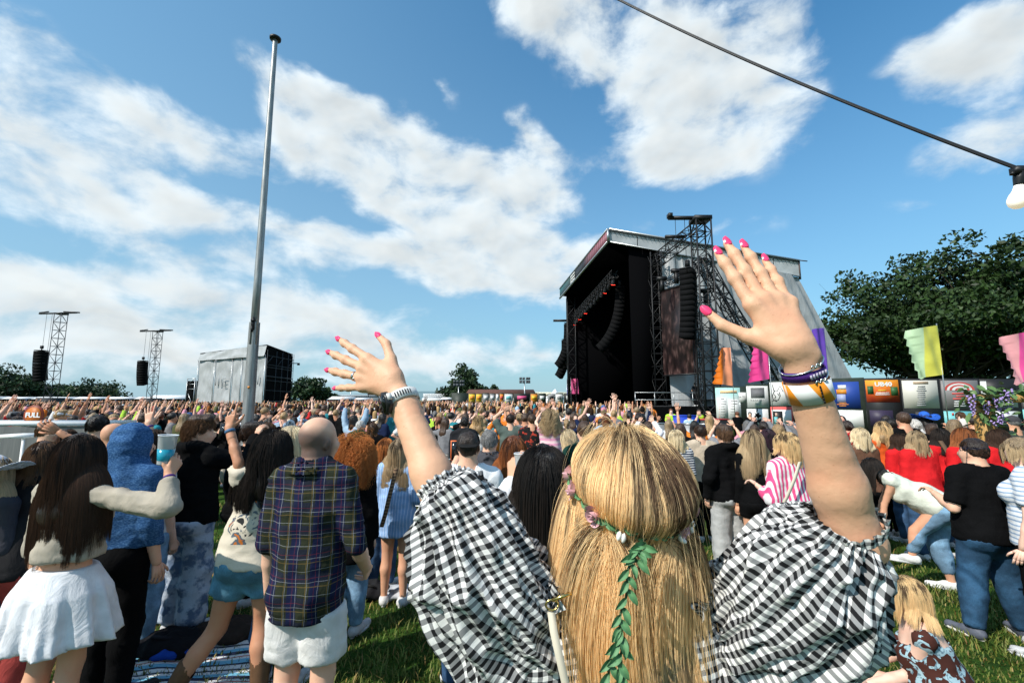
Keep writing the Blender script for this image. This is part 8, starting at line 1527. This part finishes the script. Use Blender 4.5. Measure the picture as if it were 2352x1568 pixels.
def far_crowd():
    g = np.random.default_rng(31); P = []
    Y = 13.2
    while Y < 118:
        step = .52 + .0115 * Y; x0 = float(at(-40, 918, Y)[0]); xmax = float(at(1500, 918, Y)[0]) if Y < 34 else SA[0] - 2.2 - (Y - 38) * .16; sx = .60 + .0070 * Y
        xs = np.arange(x0, xmax, sx)
        if False: xs = np.concatenate([xs, np.arange(float(at(1640, 918, Y)[0]), float(at(2400, 918, Y)[0]), .75)])
        for x in xs:
            px = x + g.normal(0, .13); py = Y + g.normal(0, .16)
            if g.random() < .9 and not any(abs(px - a) < .5 and abs(py - b) < .5 for a, b in TAKEN if b > 12.4): P.append((px, py))
        Y += step
    P = np.array(P); fr, fl, br = np.array(place(606, 55)), np.array(place(452, 62)), np.array(place(668, 61)); keep = np.ones(len(P), bool); u, v = (fl - fr)[:2], (br - fr)[:2]; M = np.linalg.inv(np.stack([u, v], 1)); q = (P - fr[:2]) @ M.T; keep &= ~((q > -.08).all(1) & (q < 1.08).all(1))
    for px_, Yt in ((118, 75), (349, 91)): c = np.array(place(px_, Yt))[:2]; keep &= np.hypot(*(P - c).T) > 2.4
    keep &= np.hypot(*(P - np.array(place(573.5, 10))[:2]).T) > .5; P = P[keep]; arch = {l: [person_lod(l, g, a) for a in range(6)] for l in (0, 1, 2)}
    sk = np.array(SKINS); pc = np.array([p[1] for p in PAL]); hcs = np.array([HC[h][2] for h, _ in HW]); Vs, Cs = [], []; F4 = []; Fn = []; n = 0; groups = {}
    for i, (x, y) in enumerate(P): groups.setdefault((0 if y < 18 else 1 if y < 32 else 2, int(g.choice(6, p=(.60, .04, .06, .02, .05, .23)))), []).append(i)
    faces = []; starts = []
    for (lod, a), idx in groups.items():
        V, Fs, C = arch[lod][a]; m = len(idx); idx = np.array(idx); yaw = g.normal(-.45, .45, m); sc = g.uniform(.92, 1.06, m); c, s = np.cos(yaw), np.sin(yaw); W = np.zeros((m, len(V), 3)); W[..., 0] = V[None, :, 0] * c[:, None] - V[None, :, 1] * s[:, None]; W[..., 1] = V[None, :, 0] * s[:, None] + V[None, :, 1] * c[:, None]; W[..., 2] = V[None, :, 2]; W *= sc[:, None, None]; W[..., 0] += P[idx, 0][:, None]; W[..., 1] += P[idx, 1][:, None]
        cs = sk[g.integers(0, 5, m)]; ct = pc[g.choice(len(PAL), m, p=PW)] * g.uniform(.8, 1.1, (m, 1)); ch = hcs[g.choice(len(HW), m, p=HWp)] * g.uniform(.8, 1.4, (m, 1)); cap = g.random(m) < .10; ch[cap] = pc[g.choice(len(PAL), cap.sum())]; cl = np.array([(.035, .06, .11)] * m); isS, isT, isH, isL = [(C == k).all(1) for k in ((0, 0, 0), (0, 0, 1), (0, 1, 0), (1, 0, 0))]
        CC = np.zeros((m, len(V), 3)); CC[:, isS] = cs[:, None]; CC[:, isT] = ct[:, None]; CC[:, isH] = ch[:, None]; CC[:, isL] = cl[:, None]; Vs.append(W.reshape(-1, 3)); Cs.append(CC.reshape(-1, 3))
        for k in sorted({len(f) for f in Fs}):
            f = np.array([f for f in Fs if len(f) == k]); A = (f[None] + (np.arange(m) * len(V))[:, None, None] + n).reshape(-1, k)
            if k > 4: A = np.concatenate([A[:, [0, j, j + 1]] for j in range(1, k - 1)]); k = 3
            faces.append(A)
        n += m * len(V)
    tri = np.concatenate([f for f in faces if f.shape[1] == 3]); quad = np.concatenate([f for f in faces if f.shape[1] == 4]); allf = np.concatenate([tri, np.concatenate([quad[:, [0, 1, 2]], quad[:, [0, 2, 3]]])])
    tag(obj('crowd', mkmesh('crowd', np.concatenate(Vs), allf, M_VCOL, True, col=np.concatenate(Cs))), 'dense far crowd of festival goers filling the field', 'crowd', None, 'stuff'); print('far', len(P), len(allf), time.time() - T0)
far_crowd()
# ------------------------------------------------------------------ things held, laid down and standing about
def cup(label, P, h_, drink=None, mark=False, tilt=0.0, s=1.0):
    r = thing('plastic_cup', label, 'cup', P); R = roty(tilt); m = material('clear_plastic', (.80, .83, .84), .25, .4, fn=lambda k, b: (k.set(b.inputs['Transmission Weight'], .45), k.set(b.inputs['IOR'], 1.2)))
    MB().lathe([(.029 * s, 0), (.030 * s, .004), (.041 * s, h_), (.0425 * s, h_ + .002), (.0425 * s, h_ - .004), (.040 * s, h_ - .004), (.0285 * s, .006), (.001, .006)], n=28, R=R).build('cup_wall', m, r, True)
    if drink: MB().lathe([(.0296 * s, .002), (.0366 * s, h_ * .53), (.001, h_ * .535)], n=28, R=R).build('drink', material('blue_drink', drink, .2, .5), r, True)
    if mark: text_mesh('print', 'E', .026, M_BLACK, r, R @ np.array([-.012, -.0405, h_ * .62]), (math.pi / 2, 0, -.3), .0006); MB().lathe([(.002, 0), (.0045, .0), (.0045, .001), (.002, .001)], R @ np.array([.020, -.036, h_ * .74]), 12, rotx(1.57)).build('print_dot', M_BLACK, r); MB().lathe([(.002, 0), (.0045, .0), (.0045, .001), (.002, .001)], R @ np.array([.020, -.035, h_ * .58]), 12, rotx(1.57)).build('print_dot', M_BLACK, r)
    return r
P = at(377, 1066, 2.84); cup('plastic cup of blue drink held up by the beige-jacketed woman', P, .175, (.02, .30, .42), True, .06, 1.25)
P = at(1200, 1100, 1.86); cup('clear plastic cup in the dark-haired woman’s raised hand', P, .10, None, False, .0, .8)
def phone(label, P, rot, frame, scr=(.01, .01, .012)):
    r = thing('phone', label, 'phone', P); r.rotation_euler = rot; o = MB().box((0, 0, 0), (.078, .010, .160)).build('case', M_PLAIN, r); o.color = (*frame, 1); MB().box((0, -.0058, 0), (.066, .002, .146)).build('display', material('phone_glass', scr, .08, .6), r); MB().lathe([(.001, 0), (.006, 0), (.006, .003), (.001, .003)], (-.02, .0065, .06), 10, rotx(1.57)).build('camera_lens', M_BLACK, r)
phone('phone in an orange case held by the man in the black cap', at(1046, 1034, 3.78), (.05, 0, .15), (.75, .16, .04)); phone('black phone held up by the curly-haired man', at(513, 990, 4.75), (0, .1, .1), (.012, .012, .012))
def full_sign():
    P = at(78, 953, 7.2); g0 = np.array([P[0], P[1], 0]); r = thing('paddle_sign', 'round dark orange paddle sign reading FULL', 'sign', g0); z = P[2]; Rr = .155
    MB().lathe([(.001, -.008), (Rr, -.008), (Rr, .008), (.001, .008)], (0, 0, z), 32, rotx(1.57)).build('disc', material('sign_rim', (.20, .030, .008), .5), r); MB().lathe([(.001, 0), (Rr * .80, 0), (Rr * .80, .004), (.001, .004)], (0, -.0125, z), 32, rotx(1.57)).build('face', material('sign_face', (.48, .13, .008), .5), r)
    text_mesh('lettering', 'FULL', .105, M_WHITE, r, (0, -.020, z), bold=.003); MB().tube([(0, .015, 0), (0, .015, z - Rr * .8)], .014, 8).build('pole', M_BLACK, r)
full_sign()
def platform():
    r = thing('counter', 'white-topped counter with grey cloth sides by the left barrier', 'counter', at(40, 918, 6.6) * (1, 1, 0)); m = material('grey_cloth', (.15, .155, .15), .8, fn=lambda k, b: bump(k, b, k.noise(k.v('MULTIPLY', objcoord(k), (3, 3, .4)), 2, 3), .5, .05))
    zt = ztop(974, 6.6); mb = MB(); mb.box((-.6, .4, zt), (3.4, .8, .05)); mb.build('top', M_WHITE, r); mb = MB(); sheet(mb, (-2.3, .02, 0), (1.1, .02, 0), (1.1, .02, zt - .03), (-2.3, .02, zt - .03), 40, 6, .03, 5, (9, 1)); mb.build('cloth', m, r, True); mb = MB(); [mb.box((x, .1, zt / 2 - .02), (.06, .06, zt - .05)) for x in (-2.2, -.6, 1.0)]; mb.build('leg', M_WHITE, r)
    s = thing('stool', 'white bar stool in front of the counter', 'stool', at(66, 918, 5.9) * (1, 1, 0)); z = ztop(1000, 5.9); MB().box((0, 0, z), (.36, .34, .04)).build('seat', M_WHITE, s)
    for x in (-.15, .15):
        for y in (-.14, .14): MB().tube([(x * 1.2, y * 1.2, 0), (x, y, z - .02)], .014, 6).build('leg', M_WHITE, s)
    MB().tube([(-.17, -.15, z * .4), (.17, -.15, z * .4)], .011, 5).build('rung', M_WHITE, s)
platform()
def barrier(label, a, b, h_=1.08, group='crowd barriers', solid=False, gap=.12):
    a = np.array(a); b = np.array(b); r = thing('crowd_barrier', label, 'barrier', a, 0, group); d = b - a; L = np.linalg.norm(d); u = d / L; m = M_STEEL
    if solid:
        mb = MB(); mb.slab((0, 0, .05), d + (0, 0, .05), d + (0, 0, h_), (0, 0, h_), .03); mb.build('panel', material('barrier_panel', (.30, .31, .32), .5, metal=.3), r); mb = MB(); mb.tube([(0, -.03, h_), d + (0, -.03, h_)], .03, 6); mb.build('top_rail', m, r); mb = MB(); mb.tube([(0, -.03, .0), (0, -.03, h_)], .025, 6); mb.tube([d + (0, -.03, 0), d + (0, -.03, h_)], .025, 6); mb.build('post', m, r); return
    mb = MB(); mb.tube([(0, 0, .02), (0, 0, h_), d + (0, 0, h_), d + (0, 0, .02)], .019, 6); mb.build('frame', m, r, True); mb = MB(); mb.tube([(0, 0, .2), d + (0, 0, .2)], .015, 5); mb.build('lower_rail', m, r)
    n = int(L / gap)
    for i in range(1, n): MB().tube([u * L * i / n + (0, 0, .2), u * L * i / n + (0, 0, h_)], .007, 4, False).build('bar', m, r)
    for t in (.12, .88): MB().box(d * t + (0, 0, .02), (.05, .6, .025)).build('foot', m, r)
def gp(px, Y): p = at(px, 918, Y); return np.array([p[0], Y, 0])
for i, (p0, p1) in enumerate([(620, 880), (885, 1150)]): barrier(['steel crowd barrier behind the curly ginger hair', 'steel crowd barrier behind the blue striped shirt'][i], gp(p0, 8.3), gp(p1, 8.3), 1.0)
for i, (p0, p1) in enumerate([(-60, 90), (95, 250)]): barrier(['white rail barrier at the left edge behind the counter', 'white rail barrier below the FULL sign'][i], gp(p0, 7.9), gp(p1, 7.9), 1.42)
for i in range(4): barrier(['grey pit barrier panel nearest the stage skirt', 'second grey pit barrier panel from the stage', 'third grey pit barrier panel from the stage', 'grey pit barrier panel nearest the line-up sign'][i], gp(1490 + 36 * i, 16 - .2 * i), gp(1524 + 36 * i, 15.8 - .2 * i), 1.25, 'grey pit barriers', True)
def box_thing(name, label, cat, P, size, col, rz=0.0, lidc=None):
    r = thing(name, label, cat, P, rz); o = MB().box((0, 0, size[2] / 2), size).build('body', M_PLAIN, r); o.color = (*col, 1); o = MB().box((0, 0, size[2] + .02), (size[0] * 1.03, size[1] * 1.03, .05)).build('lid', M_PLAIN, r); o.color = (*(lidc or col), 1); MB().box((0, -size[1] / 2 - .012, size[2] * .6), (size[0] * .3, .02, .05)).build('handle', M_BLACK, r); return r
P = gp(1568, 20); box_thing('crate', 'blue plastic crate between the stewards', 'crate', P, (1.0, .7, 1.35), (.01, .05, .45)); P = gp(1632, 20); box_thing('flight_case', 'black equipment case with a red and white lid by the tower foot', 'case', P, (1.2, .7, 1.2), (.02, .02, .022), 0, (.5, .05, .05))
# blankets and bags on the grass
def f_blanket(k, b):
    X, Y, Z = k.sep(k.new('ShaderNodeTexCoord').outputs['UV']); t = k.m('FRACT', k.m('MULTIPLY', X, 4.0)); c = k.ramp(t, [(0, (.70, .70, .70)), (.13, (.015, .022, .06)), (.20, (.16, .42, .58)), (.36, (.70, .70, .70)), (.44, (.55, .12, .08)), (.475, (.70, .70, .70)), (.56, (.015, .022, .06)), (.68, (.16, .42, .58)), (.80, (.70, .70, .70)), (.90, (.015, .022, .06)), (.96, (.55, .58, .6))], 'CONSTANT'); k.l.new(c, b.inputs['Base Color'])
def f_greymat(k, b):
    X, Y, Z = k.sep(k.new('ShaderNodeTexCoord').outputs['UV']); t = k.m('FRACT', k.m('MULTIPLY', X, 7.0)); k.l.new(k.mix(k.sstep(t, .4, .5), (.55, .55, .54, 1), (.30, .32, .32, 1)), b.inputs['Base Color'])
def blanket(label, corners, mat, seed, amp=.02, n=34):
    C = [on_ground(*c) for c in corners]; o = np.mean(C, 0); r = thing('blanket', label, 'blanket', o); V = []; uv = []
    for j in range(n + 1):
        for i in range(n + 1):
            u, v = i / n, j / n; p = (C[0] * (1 - u) + C[1] * u) * (1 - v) + (C[3] * (1 - u) + C[2] * u) * v; z = float(gz(p[0], p[1])) + .012 + amp * (max(0, float(vnoise(np.array([[u * 5, v * 5, seed]]), seed)[0]) + .25) + .35 * abs(math.sin(9 * u + 5 * v + seed)) * .5); V.append((p[0] - o[0], p[1] - o[1], z - o[2])); uv.append((v, u))
    obj('cloth', mkmesh('cloth', V, [(j * (n + 1) + i, j * (n + 1) + i + 1, (j + 1) * (n + 1) + i + 1, (j + 1) * (n + 1) + i) for j in range(n) for i in range(n)], mat, True, uv=uv), r)
MBK = material('striped_blanket', rough=.9, fn=f_blanket); MGR = material('grey_mat', rough=.9, fn=f_greymat)
blanket('blue, white and navy striped blanket beside the cowboy boots', [(250, 1680), (640, 1680), (610, 1436), (325, 1462)], MBK, 3, .035); blanket('pale grey striped mat at the left edge', [(-80, 1432), (70, 1420), (110, 1355), (-60, 1366)], MGR, 4); blanket('pale grey mat beside the tie-dye trousers', [(330, 1400), (392, 1392), (412, 1310), (352, 1316)], MGR, 5)
def lump(name, label, cat, px, py, size, col, seed, straps=None, col2=None):
    P = on_ground(px, py); r = thing(name, label, cat, P); s = np.array(size); fd = Field(-s - .03, s * (1, 1, 2) + .03, .012); fd.ell((0, 0, s[2] * .75), s * (1, 1, .85), None, .02); fd.ell((s[0] * .45, 0, s[2] * .6), s * (.55, .8, .6), None, .06); fd.ell((-s[0] * .5, .02, s[2] * .5), s * (.5, .9, .55), None, .06); fd.clip((0, 0, .004), (0, 0, -1)); V, Q = fd.nets(); V = wrinkle(V, Q, .035, 11, seed); V[:, 2] = np.maximum(V[:, 2], 0); o = obj('cloth' if not straps else 'bag_body', mkmesh(name, V, Q, M_FABRIC), r); o.color = (*col, 1)
    if straps: m = MB().tube([(-s[0] * .5, -.05, s[2] * 1.2), (-s[0] * .2, -.12, s[2] * 1.7), (s[0] * .3, -.1, s[2] * 1.5), (s[0] * .5, -.05, s[2] * .9)], .012, 6).build('strap', M_FABRIC, r, True); m.color = (*straps, 1)
    if col2:
        fd = Field(-s - .05, s * (1, 1, 2) + .05, .012); fd.ell((s[0] * .25, -.03, s[2] * .55), s * (.7, .95, .6), None, .02); fd.clip((0, 0, .004), (0, 0, -1)); V, Q = fd.nets(); o = obj('side_panel', mkmesh('side_panel', wrinkle(V, Q, .03, 9, seed + 1), Q, M_FABRIC), r); o.color = (*col2, 1)
lump('bag', 'black and blue bag lying on the striped blanket', 'bag', 386, 1500, (.24, .17, .11), (.012, .012, .014), 3, (.02, .02, .025), (.015, .06, .34)); lump('coat', 'crumpled dark brown coat on the blanket by the boots', 'coat', 520, 1465, (.26, .20, .09), (.035, .025, .020), 5); lump('bag', 'pale grey bag on the grass behind the white trainers', 'bag', 915, 1372, (.22, .15, .07), (.50, .52, .55), 7, (.4, .42, .45)); lump('bag', 'dark bag on the grass right of the grey bag', 'bag', 850, 1372, (.20, .15, .10), (.02, .02, .022), 9, (.03, .03, .03)); lump('jacket', 'grey jacket hanging at the waist of the pink-striped woman', 'jacket', 1755, 1320, (.14, .12, .22), (.10, .105, .11), 11)
def strap_on(label, pts, w, mat, name='bag_strap'):
    P = [at(*p) for p in pts]; r = thing(name, label, 'strap', P[0]); V = []; n = len(P)
    for p in P: q = p - P[0]; V += [q + (-w, 0, 0), q + (w, -.004, 0), q + (w, .004, 0), q + (-w, .006, 0)]
    obj('webbing', mkmesh('webbing', V, [(4 * i + k, 4 * i + (k + 1) % 4, 4 * i + 4 + (k + 1) % 4, 4 * i + 4 + k) for i in range(n - 1) for k in range(4)], mat), r)
strap_on('tan braided bag strap across the blue striped shirt', [(910, 1075, 4.36), (903, 1105, 4.34), (893, 1145, 4.33), (885, 1180, 4.35), (876, 1210, 4.38)], .020, pat('tan_braid', stripe_fn((.26, .17, .10), (.10, .06, .04), 2, .03)))
strap_on('cream bag strap across the pink striped shirt', [(1838, 1060, 4.40), (1825, 1100, 4.36), (1808, 1140, 4.35), (1790, 1175, 4.38)], .016, material('cream_webbing'))
strap_on('brown bag strap across a red jacket', [(2160, 1012, 6.46), (2172, 1030, 6.44), (2184, 1050, 6.44)], .030, material('brown_strap', (.20, .13, .08), .6))
# wooden post and wisteria at the right edge
def wisteria():
    P = np.array(place(2254, 6.9)); r = thing('flower_arch', 'wooden post and beam wound with leaves and lilac wisteria', 'arch', P); m = material('new_timber', (.42, .24, .07), .65, fn=lambda k, b: k.l.new(vary(k, (.42, .24, .07), k.noise(k.v('MULTIPLY', objcoord(k), (14, 14, 1)), 2, 3), .75, 1.2), b.inputs['Base Color'])); zt = ztop(905, 6.9); g = np.random.default_rng(8)
    MB().box((0, 0, zt / 2), (.17, .17, zt)).build('post', m, r); MB().box((.95, -.02, zt - .05), (2.3, .15, .12), roty(-.03)).build('beam', m, r)
    lf = mkmesh('wisteria_leaf', [(0, 0, 0), (.028, .03, .008), (.03, .075, .004), (0, .13, -.012), (-.03, .075, .004), (-.028, .03, .008), (0, .06, -.006)], [(0, 1, 6), (1, 2, 6), (2, 3, 6), (3, 4, 6), (4, 5, 6), (5, 0, 6)], material('wisteria_green', (.055, .13, .03), .5, fn=lambda k, b: k.l.new(vary(k, k.mix(k.new('ShaderNodeObjectInfo').outputs['Random'], (.035, .09, .02, 1), (.14, .24, .08, 1)), k.noise(objcoord(k), 30, 2), .8, 1.2), b.inputs['Base Color'])), True)
    for i in range(190):
        if i < 110: c = np.array([g.normal(.0, .16), g.normal(-.08, .10), zt - .02 - abs(g.normal(0, .22))])
        else: c = np.array([g.uniform(-.35, 1.1), g.normal(-.08, .07), zt + .05 + g.normal(0, .07)])
        l = obj('leaf', lf, r); l.location = c; l.rotation_euler = (g.uniform(-1.2, .6), g.uniform(-.8, .8), g.uniform(0, 6.3)); l.scale = (g.uniform(.7, 1.35),) * 3
    fm = MB(); fm.lathe([(.001, -.012), (.012, -.004), (.014, .006), (.001, .016)], n=5); fl = fm.mesh('blossom', material('lilac', (.42, .30, .62), .6), True)
    for cx, cz, n, L in ((-.36, -.02, 26, .30), (.02, -.06, 22, .2), (.13, .0, 24, .30), (.02, -.30, 14, .14), (-.16, -.12, 16, .18), (.20, .06, 24, .28), (-.06, -.38, 8, .08)):
        for i in range(n): t = i / n; a = i * 2.4; o = obj('blossom', fl, r); w = .045 * (1 - t * .75); o.location = (cx + w * math.cos(a), -.20 + w * math.sin(a), zt + cz - t * L); o.scale = (1.25 - .5 * t,) * 3; o.rotation_euler = (a, t, 0)
wisteria()
def glasses(label, px, py, Y, rz):
    r = thing('glasses', label, 'glasses', at(px, py, Y), rz); MB().tube([(-.07, 0, 0), (-.07, .0, .018), (-.012, 0, .018), (-.012, 0, -.014), (-.06, 0, -.014), (-.07, 0, 0)], .003, 5).tube([(.07, 0, 0), (.07, .0, .018), (.012, 0, .018), (.012, 0, -.014), (.06, 0, -.014), (.07, 0, 0)], .003, 5).tube([(-.07, 0, .01), (-.075, -.14, .008)], .0025, 5).tube([(.07, 0, .01), (.075, -.14, .008)], .0025, 5).build('frame', material('dark_frame', (.01, .012, .03), .3), r)
glasses('dark-framed glasses on the stocky man in black', 2213, 1030, 4.20, .45)
def band(label, el, wr, col, r=.029, w=.014):
    e, q = at(*el), at(*wr); d = nrm(q - e); o = thing('wristband', label, 'wristband', q - d * .02); m = material('band_%d' % int(1000 * sum(col)), col, .6); obj('band', ring_mesh(np.zeros(3), d, r, r * .95, w, .0015, m, 'band'), o)
band('purple wristband on the arm holding the blue drink', (389, 1166, 2.72), (389, 1090, 2.82), (.06, .015, .16), .0305); band('purple wristband on the hand raised behind the blue hood', (352, 1040, 4.0), (342, 974, 4.0), (.07, .015, .18), .031); band('blue wristband on the pointing arm', (549, 1066, 3.22), (527, 985, 3.28), (.05, .12, .22), .0325, .022)
print('all', time.time() - T0)
